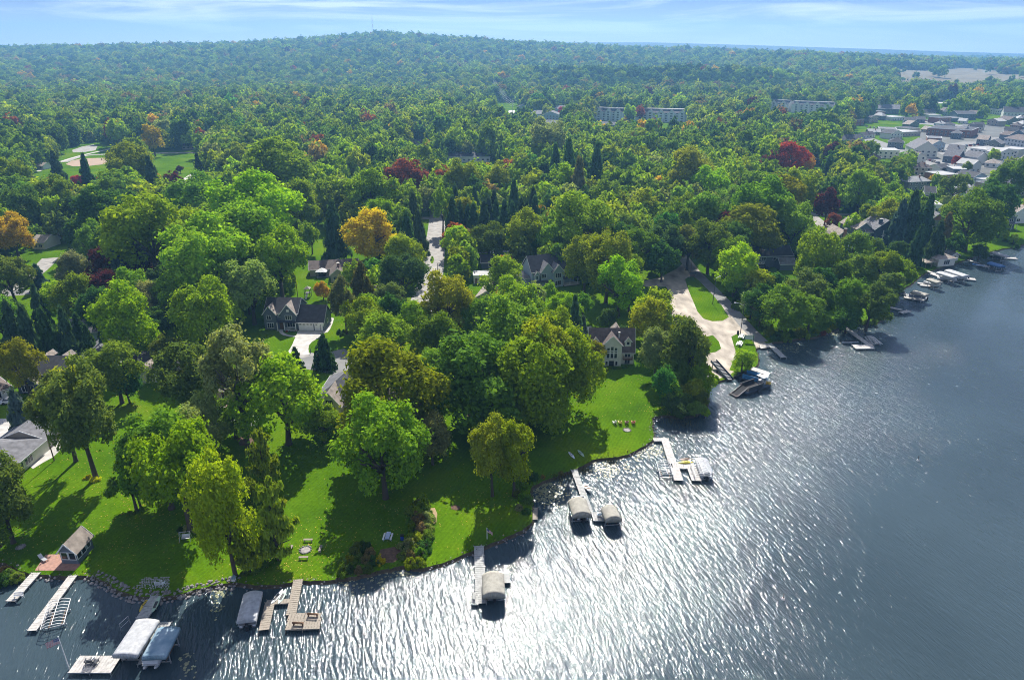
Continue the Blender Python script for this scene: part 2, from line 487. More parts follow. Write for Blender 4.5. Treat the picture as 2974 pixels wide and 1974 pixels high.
# ---- hills and the land to the horizon
def prof(pairs):
    xs = [p[0] for p in pairs]; ys = [p[1] for p in pairs]
    a = [(x * 1.2591 - PW/2) / F / 1.0 for x in xs]         # x/depth
    return np.array(a), np.array(ys) * 1.2591
R1 = prof([(-400,116),(0,116),(250,113),(520,106),(700,96),(800,88),(890,83),(1000,90),(1100,96),(1250,106),(1400,113),(1600,120),(1800,130),(2000,142),(2362,150),(2800,150)])
R2 = prof([(-400,112),(0,112),(200,110),(320,107),(420,104),(520,107),(700,108),(1000,100),(1150,97),(1300,97),(1500,97),(1750,104),(2000,112),(2200,119),(2362,124),(2800,126)])
def smooth(a, b, x):
    t = np.clip((x - a) / (b - a), 0, 1); return t*t*(3-2*t)
def crest(prf, a, Y, extra):
    v = np.interp(a, prf[0], prf[1])
    b = (PH/2 - v) / F
    return CAMZ + Y * (-SP + b * CP) / (CP + b * SP) - extra
def wob(x, y, s, seed):
    return (np.sin(x/s + seed) * np.cos(y/s*1.3 + seed*2.1) + 0.5*np.sin(x/s*2.3 - y/s*1.7 + seed*.7))
KN = PY(D(1650, 166), 1500)
MDW = PY(D(2260, 182), 1600)
def height(x, y):
    x = np.asarray(x, float); y = np.asarray(y, float)
    a = x / np.maximum(y * CP, 1) * 1.0
    a = x / np.maximum(y * CP + 70*SP, 1)
    h = np.full_like(x, 0.35)
    h = h + smooth(1400, 1800, y) * (4 + 3*wob(x, y, 190, 1.0))
    c1 = crest(R1, a, 3000, 19)
    h = h + np.maximum(c1 - 4, 0) * smooth(1500, 3000, y) * (1 - 0.75*smooth(3000, 4300, y)) 
    h = h + smooth(1600, 2200, y) * (1-smooth(2700, 3000, y)) * 5*wob(x, y, 260, 2.0)
    c2 = crest(R2, a, 6200, 4)
    h = h + np.maximum(c2 - h, 0) * smooth(4300, 6200, y)
    h = h + 34*np.exp(-((x-KN.x)/260)**2 - ((y-1520)/150)**2)
    h = h + 20*np.exp(-((x-KN.x+360)/200)**2 - ((y-1620)/150)**2)
    # meadow slope on the right, wooded rim behind it
    w = smooth(560, 900, x) * smooth(1300, 2050, y) * (1 - smooth(2300, 3200, y))
    h = h + 24 * w
    return h
def is_meadow(x, y):
    u, v = proj((x, y, float(height(x, y))))
    u /= 1.2591; v /= 1.2591
    if u > 2070 and 167 + 5*math.sin(u/40) < v < 207 + 5*math.sin(u/27+1): return True
    if 1940 < u < 2300 and 160 + 3*math.sin(u/30) < v < 171 + 0.012*(u-1940): return True
    return False
rows = [1240] + list(np.geomspace(1262, 7200, 96)); ncol = 150
av = np.linspace(-1.25, 1.25, ncol)
gx = np.array([[a * (y + 250) for a in av] for y in rows]); gy = np.array([[y]*ncol for y in rows])
gz = height(gx, gy)
mb = MB()
vv = [(gx[i,j], gy[i,j], gz[i,j]) for i in range(len(rows)) for j in range(ncol)]
fa, fb = [], []
for i in range(len(rows)-1):
    for j in range(ncol-1):
        q = (i*ncol+j, i*ncol+j+1, (i+1)*ncol+j+1, (i+1)*ncol+j)
        cx = gx[i,j]/2 + gx[i+1,j+1]/2; cyy = gy[i,j]/2 + gy[i+1,j]/2
        (fb if (1000 < cyy < 3000 and cx > 300 and is_meadow(cx, cyy)) else fa).append(q)
k = mb.add(vv, fa, FLOORF)
i_m = mb.mi(MEADOW)
for q in fb: mb.f.append(list(q)); mb.m.append(i_m)
hills = mb.build('hills', smooth=True); hills['kind'] = 'structure'

# ---- lake
def water_material():
    m = bpy.data.materials.new('lake_water'); m.use_nodes = True
    n, l = m.node_tree.nodes, m.node_tree.links
    b = n['Principled BSDF']
    b.inputs['Roughness'].default_value = 0.07
    b.inputs['IOR'].default_value = 1.333
    b.inputs['Specular IOR Level'].default_value = 0.44
    tc = n.new('ShaderNodeTexCoord')
    # tint: broad slate-blue noise, lightened in place of some reflected sky
    n0 = n.new('ShaderNodeTexNoise'); n0.inputs['Scale'].default_value = 0.02; n0.inputs['Detail'].default_value = 3
    l.new(tc.outputs['Object'], n0.inputs['Vector'])
    rp = n.new('ShaderNodeValToRGB')
    rp.color_ramp.elements[0].position = 0.35; rp.color_ramp.elements[0].color = (0.036, 0.058, 0.070, 1)
    rp.color_ramp.elements[1].position = 0.7; rp.color_ramp.elements[1].color = (0.054, 0.084, 0.100, 1)
    l.new(n0.outputs['Fac'], rp.inputs['Fac']); l.new(rp.outputs['Color'], b.inputs['Base Color'])
    def noise(scale, rot, stretch, detail, dist=0.0, rough=0.5):
        m0 = n.new('ShaderNodeMapping'); m0.inputs['Rotation'].default_value = (0, 0, R(rot)); l.new(tc.outputs['Object'], m0.inputs['Vector'])
        mp = n.new('ShaderNodeMapping'); mp.inputs['Scale'].default_value = stretch
        l.new(m0.outputs['Vector'], mp.inputs['Vector'])
        t = n.new('ShaderNodeTexNoise'); t.inputs['Scale'].default_value = scale; t.inputs['Detail'].default_value = detail
        t.inputs['Distortion'].default_value = dist; t.inputs['Roughness'].default_value = rough
        l.new(mp.outputs['Vector'], t.inputs['Vector'])
        return t.outputs['Fac']
    def scaled(sock, k):
        q = n.new('ShaderNodeMath'); q.operation = 'MULTIPLY'; q.inputs[1].default_value = k; l.new(sock, q.inputs[0]); return q.outputs[0]
    def add(a, c):
        q = n.new('ShaderNodeMath'); q.operation = 'ADD'; l.new(a, q.inputs[0]); l.new(c, q.inputs[1]); return q.outputs[0]
    h = add(add(scaled(noise(1.8, WROT, (1.0, 0.20, 1), 1.5, 0.6), 0.25), scaled(noise(4.0, WROT + 14, (1.0, 0.42, 1), 2.0, 0.3), 0.08)), scaled(noise(7.0, WROT - 12, (1.0, 0.55, 1), 2.0), 0.013))
    bp = n.new('ShaderNodeBump'); bp.inputs['Strength'].default_value = 1.0; bp.inputs['Distance'].default_value = 1.0
    # calmer in the lee patches
    n9 = n.new('ShaderNodeTexNoise'); n9.inputs['Scale'].default_value = 0.016; n9.inputs['Detail'].default_value = 2
    l.new(tc.outputs['Object'], n9.inputs['Vector'])
    mr = n.new('ShaderNodeMapRange'); mr.inputs['From Min'].default_value = 0.3; mr.inputs['From Max'].default_value = 0.65
    mr.inputs['To Min'].default_value = 0.55; mr.inputs['To Max'].default_value = 1.0
    l.new(n9.outputs['Fac'], mr.inputs['Value'])
    hm = n.new('ShaderNodeMath'); hm.operation = 'MULTIPLY'; l.new(h, hm.inputs[0]); l.new(mr.outputs['Result'], hm.inputs[1])
    l.new(hm.outputs[0], bp.inputs['Height']); l.new(bp.outputs['Normal'], b.inputs['Normal'])
    return m
WROT = -16
WATER = water_material()
lake = MB().add([(-700, -300, 0), (1300, -300, 0), (1300, 690, 0), (-700, 690, 0)], [(0,1,2,3)], WATER).build('lake')
lake['kind'] = 'structure'

# ---- flat pavings
LAYER = [0]
def sheet(name, px, m, dz, z=G, parent=None, kind='structure'):
    p = [P(q, z) for q in px]
    tri = tessellate_polygon([p])
    o = MB()
    o.add([(a.x, a.y, z + dz) for a in p], [tuple(t) for t in tri], m)
    ob = o.build(name, parent)
    bm = bmesh.new(); bm.from_mesh(ob.data)
    for f in bm.faces:
        f.normal_update()
        if f.normal.z < 0: f.normal_flip()
    bm.to_mesh(ob.data); bm.free()
    if kind and not parent: ob['kind'] = kind
    return ob
def strip(name, px, w, m, dz, z=G):
    p = [P(q, z).xy for q in px]; p = catmull([Vector(a) for a in p], 4)
    vs_, fs = [], []
    for i, a in enumerate(p):
        t = (p[min(i+1,len(p)-1)] - p[max(i-1,0)]).normalized(); nn = Vector((-t.y, t.x)) * w / 2
        vs_ += [(a.x+nn.x, a.y+nn.y, z+dz), (a.x-nn.x, a.y-nn.y, z+dz)]
    fs = [(2*i+1, 2*i+3, 2*i+2, 2*i) for i in range(len(p)-1)]
    o = MB().add(vs_, fs, m).build(name); o['kind'] = 'structure'
    return o

sheet('gravel_lot', [Z6(*p) for p in ((328,185),(352,185),(400,290),(470,380),(560,470),(650,575),(730,665),(800,745),(862,806),(838,820),(800,826),(765,850),(720,900),(690,945),(640,985),(560,1012),(515,1000),(470,930),(420,850),(350,750),(300,690),(305,640),(295,560),(285,490),(270,468),(150,468),(110,440),(230,415),(330,365),(372,330),(350,260))], GRAVEL, 0.02)
for px in (((382,425),(400,412),(430,408),(470,440),(540,510),(600,585),(638,645),(600,668),(540,670),(490,655),(455,615),(430,555),(400,485)),
           ((652,760),(690,742),(740,752),(782,790),(796,826),(790,850),(802,900),(770,950),(700,972),(640,955),(660,910),(690,870),(672,830)),
           ((500,760),(545,752),(580,790),(592,830),(560,850),(505,858),(480,820))):
    sheet('grass_island', [Z6(*p) for p in px], GRASS, 0.04)
strip('launch_road', [Z6(*p) for p in ((372,305),(420,370),(500,440),(580,520),(660,605),(740,700),(830,790))], 4.0, ASPH, 0.05)
sheet('boat_ramp', [Z6(*p) for p in ((808,808),(852,800),(875,822),(825,830))], CONC, 0.06)
strip('village_road', [Z5(*p) for p in ((840,-60),(835,60),(825,180),(808,300),(795,420),(770,520),(735,620),(700,720))], 9.0, ROADM, 0.02)
strip('cross_road', [Z5(*p) for p in ((420,60),(700,75),(830,75),(930,70),(1200,60))], 6.0, ROADM, 0.028)
sheet('traffic_island', [Z5(*p) for p in ((790,325),(802,322),(808,345),(802,368),(788,370),(782,350))], GRASS, 0.05)
sheet('driveway', [ZH1(*p) for p in ((900,945),(1500,945),(1492,1010),(1440,1070),(1330,1130),(1220,1200),(1160,1270),(1142,1350),(1155,1450),(1190,1490),(600,1510),(680,1420),(770,1270),(845,1090),(885,1010))], CONC, 0.03)
strip('front_path', [ZH1(*p) for p in ((520,935),(530,985),(600,1030),(720,1060),(860,1070))], 1.1, CONC, 0.042)
sheet('side_path', [ZH1(*p) for p in ((1640,640),(1725,660),(1700,760),(1640,900),(1580,975),(1490,1000),(1500,940),(1560,840))], CONC, 0.02)
strip('cul_de_sac_street', [Z4(*p) for p in ((1560,800),(1700,778),(1850,760),(2000,755),(2120,760))], 6.0, ROADM, 0.015)
sheet('drive_court', [Z4(*p) for p in ((1900,770),(2060,742),(2240,700),(2330,760),(2360,850),(2300,900),(2050,840),(1960,830))], ASPH, 0.05)
sheet('lane', [Z4(*p) for p in ((-200,1150),(0,1153),(240,1160),(380,1200),(460,1270),(400,1350),(345,1405),(280,1440),(215,1480),(170,1450),(310,1290),(230,1245),(120,1225),(0,1300),(-200,1330))], CONC, 0.02)
strip('back_street', [Z4(*p) for p in ((330,110),(250,190),(140,270),(60,330),(-60,380))], 6.5, ROADM, 0.02)
strip('back_lane', [Z4(*p) for p in ((40,340),(160,335),(300,315),(430,290),(560,262))], 6.0, ASPH, 0.025)
sheet('rear_drive', [Z4(*p) for p in ((860,760),(1060,735),(1080,790),(870,810))], ASPH, 0.02)
strip('garden_drive', [Z4(*p) for p in ((1200,650),(1240,700),(1290,760))], 3.0, ASPH, 0.02)
sheet('house_apron', [Z5(*p) for p in ((1440,745),(1500,735),(1540,840),(1470,850))], CONC, 0.02)
sheet('side_court', [Z5(*p) for p in ((1790,785),(1830,775),(1850,860),(1820,940),(1800,900))], CONC, 0.02)
strip('pine_drive', [Z5(*p) for p in ((890,300),(1000,298),(1100,297),(1200,294),(1350,285))], 3.5, CONC, 0.02)
strip('shore_street', [Z9(*p) for p in ((870,980),(930,1030),(1000,1090),(1060,1160))], 6, ROADM, 0.02)
strip('mid_street', [Z9(*p) for p in ((880,995),(1000,1000),(1120,1000),(1300,1010))], 5, ROADM, 0.025)
sheet('yard_dirt', [ZR(*p) for p in ((380,985),(540,930),(640,920),(800,1080),(780,1130),(400,1130))], mat('bare_dirt', (0.33,0.24,0.17), 0.95, 0.2, 0.4), 0.02)
sheet('brick_patio', [Z1(*p) for p in ((268,830),(365,828),(372,868),(475,872),(470,895),(440,924),(205,924))], BRICKP, 0.03)
sheet('mulch_bed', [Z2(*p) for p in ((820,800),(900,785),(940,800),(935,850),(900,875),(850,880),(800,860))], MULCH, 0.03)
sheet('mulch_bed', [Z2(*p) for p in ((1235,545),(1260,538),(1290,548),(1290,562),(1265,570),(1238,562))], MULCH, 0.03)
sheet('mulch_bed', [Z3(*p) for p in ((350,460),(400,435),(460,440),(490,465),(470,500),(420,512),(370,500))], MULCH, 0.03)
sheet('mulch_bed', [Z2(*p) for p in ((1100,560),(1140,555),(1155,590),(1150,640),(1130,650),(1140,600))], mat('straw_mulch', (0.34,0.24,0.13), 0.95, 0.2, 1), 0.03)
sheet('mulch_bed', [Z4(*p) for p in ((1540,1290),(1600,1250),(1680,1270),(1640,1330),(1560,1330))], MULCH, 0.03)
sheet('stone_patio', [Z4(*p) for p in ((1480,1110),(1620,1110),(1760,1160),(1700,1200),(1560,1210),(1500,1180))], ROADM, 0.03)
# park
sheet('park_lawn', [Z7(*p) for p in ((250,720),(420,640),(560,610),(1000,600),(1420,590),(1330,720),(1100,775),(400,790),(260,760))], GRASS, 0.02)
DIRT = mat('infield_dirt', (0.36, 0.26, 0.18), 0.95, 0.08, 0.1)
sheet('infield', [Z7(*p) for p in ((450,655),(490,632),(570,615),(700,612),(800,615),(845,622),(800,640),(720,655),(600,668),(500,670))], DIRT, 0.05)
sheet('parking_court', [Z7(*p) for p in ((495,558),(560,535),(640,520),(670,530),(655,560),(580,572),(500,574))], ROADM, 0.02)
strip('park_road', [Z7(*p) for p in ((440,640),(560,600),(700,588),(900,582),(1200,578),(1500,575))], 5.5, ROADM, 0.035)
strip('park_path', [Z7(*p) for p in ((260,705),(330,670),(440,630),(560,595),(780,545))], 3.0, CONC, 0.06)
strip('park_drive', [Z7(*p) for p in ((1340,720),(1280,760),(1230,800))], 6.0, CONC, 0.05)
# town pavements
for px in (((1600,600),(1720,600),(1860,650),(1990,690),(1900,730),(1700,700),(1590,640)),
           ((1740,560),(1820,520),(1950,500),(2100,500),(2220,545),(2100,580),(1900,600),(1800,590)),
           ((1250,450),(1450,520),(1560,560),(1500,580),(1290,530)),
           ((1600,340),(1720,350),(1860,375),(1950,390),(1900,400),(1640,380)),
           ((2080,470),(2230,470),(2363,520),(2363,545),(2180,500)),
           ((1640,690),(1800,680),(1900,720),(1780,730))):
    sheet('car_park', [Z9(*p) for p in px], mat('car_park_paving', (0.21,0.21,0.20), 0.9, 0.12, 0.1), 0.02)
for px in (((1500,250),(1700,262),(1680,275),(1520,268)), ((1490,190),(1910,198),(1900,207),(1500,200)), ((1330,222),(1870,232),(1860,240),(1340,232))):
    sheet('far_road', [Z9(*p) for p in px], CONC, 0.3)
sheet('town_paving', [D(*p) for p in ((2120,300),(2230,285),(2420,300),(2420,420),(2280,470),(2180,440),(2130,380))], mat('worn_town_paving', (0.11,0.115,0.105), 0.9, 0.25, 0.06), 0.01)
sheet('power_corridor', [Z8(*p) for p in ((1030,195),(1090,195),(1130,300),(1060,305))], GRASS, 0.02)
strip('corridor_road', [Z8(*p) for p in ((1150,285),(1150,310),(1200,335),(1280,345))], 9, CONC, 0.03)
strip('estate_road', [Z8(*p) for p in ((1470,290),(1540,315),(1560,345),(1500,360))], 9, CONC, 0.03)
# ================================================================ TREE LIBRARY
def leaf_cloud(name, C, N, S, material, asp=0.62, seed=0):
    """one mesh of small leaf-shaped faces: centres C, normals N, sizes S"""
    rg = np.random.default_rng(seed)
    n = len(C)
    N = N / np.linalg.norm(N, axis=1, keepdims=True)
    r = rg.normal(size=(n, 3)); T = np.cross(N, r); T /= np.linalg.norm(T, axis=1, keepdims=True) + 1e-9
    B = np.cross(N, T)
    S = S[:, None]
    bend = N * S * 0.18
    V = np.stack([C - T*S, C - B*S*asp + bend, C + T*S, C + B*S*asp + bend], 1).reshape(-1, 3)
    me = bpy.data.meshes.new(name)
    me.vertices.add(4*n); me.vertices.foreach_set('co', V.astype(np.float32).ravel())
    me.loops.add(4*n); me.loops.foreach_set('vertex_index', np.arange(4*n, dtype=np.int32))
    me.polygons.add(n); me.polygons.foreach_set('loop_start', np.arange(0, 4*n, 4, dtype=np.int32))
    me.polygons.foreach_set('loop_total', np.full(n, 4, dtype=np.int32))
    me.materials.append(material)
    me.update(); me.validate()
    return me

def unit(v): return v / (np.linalg.norm(v, axis=1, keepdims=True) + 1e-9)

def crown_clumps(rg, shape):
    """clump centres/radii in a crown of half-width 1 (z from -1 to 1)"""
    n = {'round': 58, 'tall': 60, 'spread': 46, 'open': 40, 'lobed': 64, 'bush': 26}[shape]
    d = unit(rg.normal(size=(n*3, 3)))
    d = d[d[:, 2] > (-0.75 if shape != 'bush' else -0.1)][:n]
    ph = rg.uniform(0, 6.28, 4)
    az = np.arctan2(d[:, 1], d[:, 0])
    wobble = 1 + 0.13*np.sin(2*az + ph[0]) + 0.10*np.sin(3*az + ph[1] + 2*d[:, 2]) + 0.10*np.sin(5*d[:, 2] + ph[2] + az)
    r = rg.uniform(0.50, 0.86, len(d)) * wobble
    c = d * r[:, None]
    rad = rg.uniform(0.12, 0.36, len(d))
    if shape == 'spread':
        c[:, 2] = c[:, 2]*0.62 + 0.12; rad *= 0.9
    elif shape == 'tall':
        taper = 1 - 0.30*np.clip(c[:, 2], 0, 1); c[:, :2] *= taper[:, None]
    elif shape == 'open':
        rad *= 0.82; c *= 1.08
    elif shape == 'lobed':                       # several upright leaders
        k = 5; L = np.c_[np.cos(np.arange(k)*6.28/k + ph[3])*0.52, np.sin(np.arange(k)*6.28/k + ph[3])*0.52, rg.uniform(-0.25, 0.35, k)]
        L[0, :2] *= 0.2; L[0, 2] = 0.45
        w = rg.integers(0, k, len(d)); c = L[w] + d * rg.uniform(0.28, 0.50, len(d))[:, None] * np.array([1, 1, 1.15]); rad *= 0.85
    elif shape == 'bush':
        c[:, 2] = np.abs(c[:, 2]) * 1.0 - 0.1
    return c, rad

def make_crown(name, shape, nleaf, lsize, seed, hollow=1.0):
    rg = np.random.default_rng(seed)
    c, rad = crown_clumps(rg, shape)
    w = rad**2; w = w / w.sum()
    idx = rg.choice(len(c), nleaf, p=w)
    out = unit(c[idx] + np.array([0, 0, 0.15]))
    d = unit(rg.normal(size=(nleaf, 3)) + 0.75*out + np.array([0, 0, 0.30]))
    pos = c[idx] + d * (rad[idx] * rg.uniform(0.55, 1.10, nleaf)**0.6)[:, None] * np.array([1.08, 1.08, 0.85])
    if shape == 'open':
        pos[:, 2] -= 0.12*np.clip(np.linalg.norm(pos[:, :2], axis=1) - 0.5, 0, 1)
    nor = unit(d*0.75 + np.array([0, 0, 0.40]) + 0.62*rg.normal(size=(nleaf, 3)))
    s = lsize * rg.uniform(0.6, 1.35, nleaf)
    ex = np.percentile(np.linalg.norm(pos[:, :2], axis=1), 97); ez = np.percentile(np.abs(pos[:, 2]), 98)
    if shape != 'bush': pos /= np.array([ex, ex, ez])
    # fringe: loose sprays beyond the clumps break the outline
    m = rg.random(nleaf) < 0.16
    pos[m] = pos[m] + d[m] * rg.uniform(0.02, 0.15, m.sum())[:, None]
    return leaf_cloud(name, pos, nor, s, LEAF, 0.66, seed)

def make_spruce(name, nleaf, lsize, seed, loose=0.0):
    """z 0..1 is the height of the tree, half-width 1 at the bottom"""
    rg = np.random.default_rng(seed)
    tiers = 13 if loose == 0 else 9
    nb = int(tiers * (9 if loose == 0 else 7))
    t = (rg.integers(0, tiers, nb) + 0.5 + rg.normal(size=nb)*(0.16 if loose == 0 else 0.10)) / tiers * 0.93 + 0.05
    az = rg.uniform(0, 6.28, nb)
    ln = (1 - t)**(0.68 if loose == 0 else 0.55) * rg.uniform(0.55, 1.12, nb) * (1 if loose == 0 else rg.uniform(0.55, 1.15, nb))
    w = ln + 0.10; w /= w.sum()
    i = rg.choice(nb, nleaf, p=w)
    f = rg.uniform(0.10, 1.0, nleaf)**0.7
    drop = (0.16 if loose == 0 else 0.0) * ln[i] * f**1.5 - (0.05 * f if loose else 0)
    wid = (0.16 if loose == 0 else 0.12) * (1 - 0.55*f) * (ln[i] + 0.25)
    lat = rg.normal(size=nleaf) * wid
    ca, sa = np.cos(az[i]), np.sin(az[i])
    x = ca*ln[i]*f - sa*lat; y = sa*ln[i]*f + ca*lat
    z = t[i] - drop*0.55 + rg.normal(size=nleaf)*0.010 - np.abs(lat)*0.10 + (0.06*f*loose)
    pos = np.c_[x, y, z]
    nor = unit(np.c_[ca*0.35, sa*0.35, np.full(nleaf, 0.9)] + 0.6*rg.normal(size=(nleaf, 3)))
    return leaf_cloud(name, pos, nor, lsize*rg.uniform(0.6, 1.3, nleaf), NEEDLE, 0.5, seed)

def make_trunk(name, seed, kind='broad'):
    """z 0..1 = foot to top of the limbs, xy in crown half-widths"""
    rg = random.Random(seed); mb = MB()
    if kind == 'conifer':
        mb.tube([(0,0,0),(0.01,0,0.3),(0,0.01,0.65),(0,0,1)], [0.075,0.055,0.032,0.008], 7)
        for k in range(16):
            z = rg.uniform(0.12, 0.8); a = rg.uniform(0, 6.28); L = (1-z)*0.8
            mb.tube([(0,0,z),(math.cos(a)*L, math.sin(a)*L, z-0.03)], [0.014,0.004], 4)
        return mb.mesh(name)
    lean = (rg.uniform(-.06,.06), rg.uniform(-.06,.06)); sp = rg.uniform(0.40, 0.52)
    mb.tube([(0,0,-0.02),(0,0,0.03),(lean[0]*.5,lean[1]*.5,sp*0.55),(lean[0],lean[1],sp)], [0.105,0.078,0.060,0.052], 9)
    for k in range(8):
        a = k*6.28/8*1.618*2 + rg.uniform(-.4,.4); L = rg.uniform(0.45, 0.8); zt = rg.uniform(0.66, 1.0)
        if k == 0: L, zt = 0.1, 1.0
        z0 = sp - rg.uniform(0, 0.10)
        m1 = (lean[0]+math.cos(a)*L*.38, lean[1]+math.sin(a)*L*.38, z0+(zt-z0)*.50)
        e = (math.cos(a)*L, math.sin(a)*L, zt)
        mb.tube([(lean[0],lean[1],z0), m1, e], [0.038,0.026,0.008], 6)
        for q in range(2):
            b = a + rg.choice((-1,1))*rg.uniform(.5,1.0); L2 = rg.uniform(.22,.4)
            mb.tube([m1, (m1[0]+math.cos(b)*L2, m1[1]+math.sin(b)*L2, m1[2]+rg.uniform(.05,.2))], [0.018,0.006], 5)
    return mb.mesh(name, True)

SHAPES = ('round', 'tall', 'spread', 'open', 'lobed')
CROWN = {}
for i, s in enumerate(SHAPES):
    CROWN[s, 2] = [make_crown('crown_' + s, s, 12500, 0.045, 100+i*7+k) for k in range(2)]
    CROWN[s, 1] = [make_crown('crown_mid_' + s, s, 4200, 0.071, 300+i*7+k) for k in range(2)]
    CROWN[s, 0] = [make_crown('crown_far_' + s, s, 900, 0.14, 500+i*7+k) for k in range(2)]
CROWN['bush', 2] = [make_crown('foliage_bush', 'bush', 3200, 0.075, 700+k) for k in range(3)]
CROWN['bush', 1] = CROWN['bush', 2]; CROWN['bush', 0] = CROWN['bush', 2]
SPR = {2: [make_spruce('spruce_crown', 4200, 0.085, 800+k) for k in range(2)], 1: [make_spruce('spruce_crown_mid', 1900, 0.13, 820+k) for k in range(2)], 0: [make_spruce('spruce_crown_far', 600, 0.20, 840+k) for k in range(2)]}
PIN = {2: [make_spruce('pine_crown', 3400, 0.085, 860+k, 1.0) for k in range(2)], 1: [make_spruce('pine_crown_mid', 1900, 0.13, 880+k, 1.0) for k in range(2)], 0: [make_spruce('pine_crown_far', 600, 0.20, 890+k, 1.0) for k in range(2)]}
for d_ in (SPR, PIN): pass
TRUNK = [make_trunk('trunk', 900+k) for k in range(4)]
CTRUNK = [make_trunk('conifer_trunk', 950+k, 'conifer') for k in range(2)]
STEM = make_trunk('stem', 970)
for m_ in TRUNK + CTRUNK + [STEM]: m_.materials.append(BARK)

# leaf colours (linear), alpha = share of turned leaves
PAL = {'G': (0.46, 0.45, 0.012, 0.08), 'o': (0.46, 0.32, 0.022, 0.2), 's': (0.06, 0.122, 0.056, 0.0), 'bs': (0.095, 0.155, 0.145, 0.0), 'm': (0.09, 0.026, 0.034, 0.0), 'rb': (0.26, 0.085, 0.042, 0.05), 'r': (0.36, 0.06, 0.03, 0.05), 'pk': (0.48, 0.035, 0.1, 0.0), 'g': (0.15, 0.255, 0.026, 0.02), 'y': (0.245, 0.385, 0.012, 0.04), 'yg': (0.225, 0.335, 0.02, 0.04), 'd': (0.068, 0.145, 0.032, 0.0), 'l': (0.235, 0.29, 0.1, 0.0), 'ol': (0.145, 0.215, 0.04, 0.06), 'gy': (0.265, 0.335, 0.016, 0.1), 'pg': (0.2472, 0.3105, 0.0207, 0.05), 'pb': (0.1437, 0.1437, 0.0517, 0.1), 'w': (0.23, 0.2875, 0.1207, 0.0), 'br': (0.23, 0.184, 0.0747, 0.05), 'em': (0.085, 0.235, 0.045, 0.0)}
WORDS = {'g': 'mid green', 'y': 'bright yellow-green', 'yg': 'fresh light green', 'd': 'dark green', 'l': 'pale grey-green', 'ol': 'olive and bronze', 'G': 'golden yellow',
 'gy': 'yellowing green', 'o': 'orange', 'r': 'scarlet red', 'rb': 'rusty red-brown', 'm': 'dark maroon', 'pk': 'magenta', 's': 'dark', 'bs': 'blue-grey', 'pg': 'golden-green', 'pb': 'brownish', 'w': 'silvery green', 'br': 'thinning brown', 'em': 'emerald green'}
LANDMARKS = []                              # (x, y, phrase)
TREES = []                                  # (x, y, halfwidth) planted so far
rt = random.Random(11)

def plant(base, height, width, col, shape='round', label=None, cat=None, lod=2, crownz=None, name=None, group=None, rz=None, zsc=1.0):
    """base (x,y,z); total height and crown width in metres"""
    kind = 'spruce' if shape == 'spruce' else 'pine' if shape == 'pine' else 'bush' if shape == 'bush' else 'broad'
    nm = name or {'spruce': 'spruce_tree', 'pine': 'pine_tree', 'bush': 'shrub', 'broad': 'broadleaf_tree'}[kind]
    o = thing(nm, label or '', cat or ('shrub' if kind == 'bush' else 'tree'), base, rt.uniform(0, 6.28) if rz is None else rz, group)
    hw = width / 2
    c = PAL[col]; j = [rt.uniform(.88, 1.14) for _ in range(2)]
    c = (c[0]*j[0], c[1]*j[1], c[2]*rt.uniform(.8, 1.3), max(0, min(1, c[3] + rt.uniform(-.06, .10))) if c[3] else 0.0)
    if kind in ('spruce', 'pine'):
        lib = SPR if kind == 'spruce' else PIN
        cr = link('crown', rt.choice(lib[lod]), o); cr.scale = (hw, hw, height); cr.color = c
        cr.location.z = 0.02*height
        tk = link('trunk', rt.choice(CTRUNK), o); tk.scale = (hw*.9, hw*.9, height*.97)
    elif kind == 'bush':
        cr = link('foliage', rt.choice(CROWN['bush', lod]), o); cr.scale = (hw, hw, height); cr.color = c
        tk = link('stem', STEM, o); tk.scale = (hw*.8, hw*.8, height*.7)
    else:
        cr = link('crown', rt.choice(CROWN[shape, lod]), o)
        hz = height*0.40*zsc if crownz is None else (height - crownz)
        cz = height - hz if crownz is None else crownz
        qx = rt.uniform(.90, 1.10); cr.scale = (hw*qx, hw/qx, hz*rt.uniform(.94, 1.08)); cr.location.z = cz; cr.color = c; cr.rotation_euler = (rt.uniform(-.14, .14), rt.uniform(-.14, .14), rt.uniform(0, 6.28))
        tk = link('trunk', rt.choice(TRUNK), o); tk.scale = (hw, hw, cz + hz*0.35)
    TREES.append((base[0], base[1], hw, o, col, shape, height))
    return o

def solve_tree(c, w, asp=1.15, base=None, cfrac=0.60):
    """crown centre px c, crown width px w -> base, height, width, crown centre height"""
    if base is not None:
        b = P(base, G); wm = w * depth_of((b.x, b.y, 6)) / F
        d = ray(*c); t = b.y / d.y; cz = CAMZ + d.z*t - G
        return b, max(cz / cfrac, wm*0.8), wm, cz
    z = 8.0; wm = 10
    for _ in range(12):
        p = P(c, G + z); wm = w * depth_of(p) / F; z = asp*wm*cfrac
    return Vector((p.x, p.y, G)), asp*wm, wm, z
# ================================================================ BUILDINGS
def frame(pl, pr, z=G):
    a, b = P(pl, z), P(pr, z)
    d = b - a
    return a, math.atan2(d.y, d.x), d.length

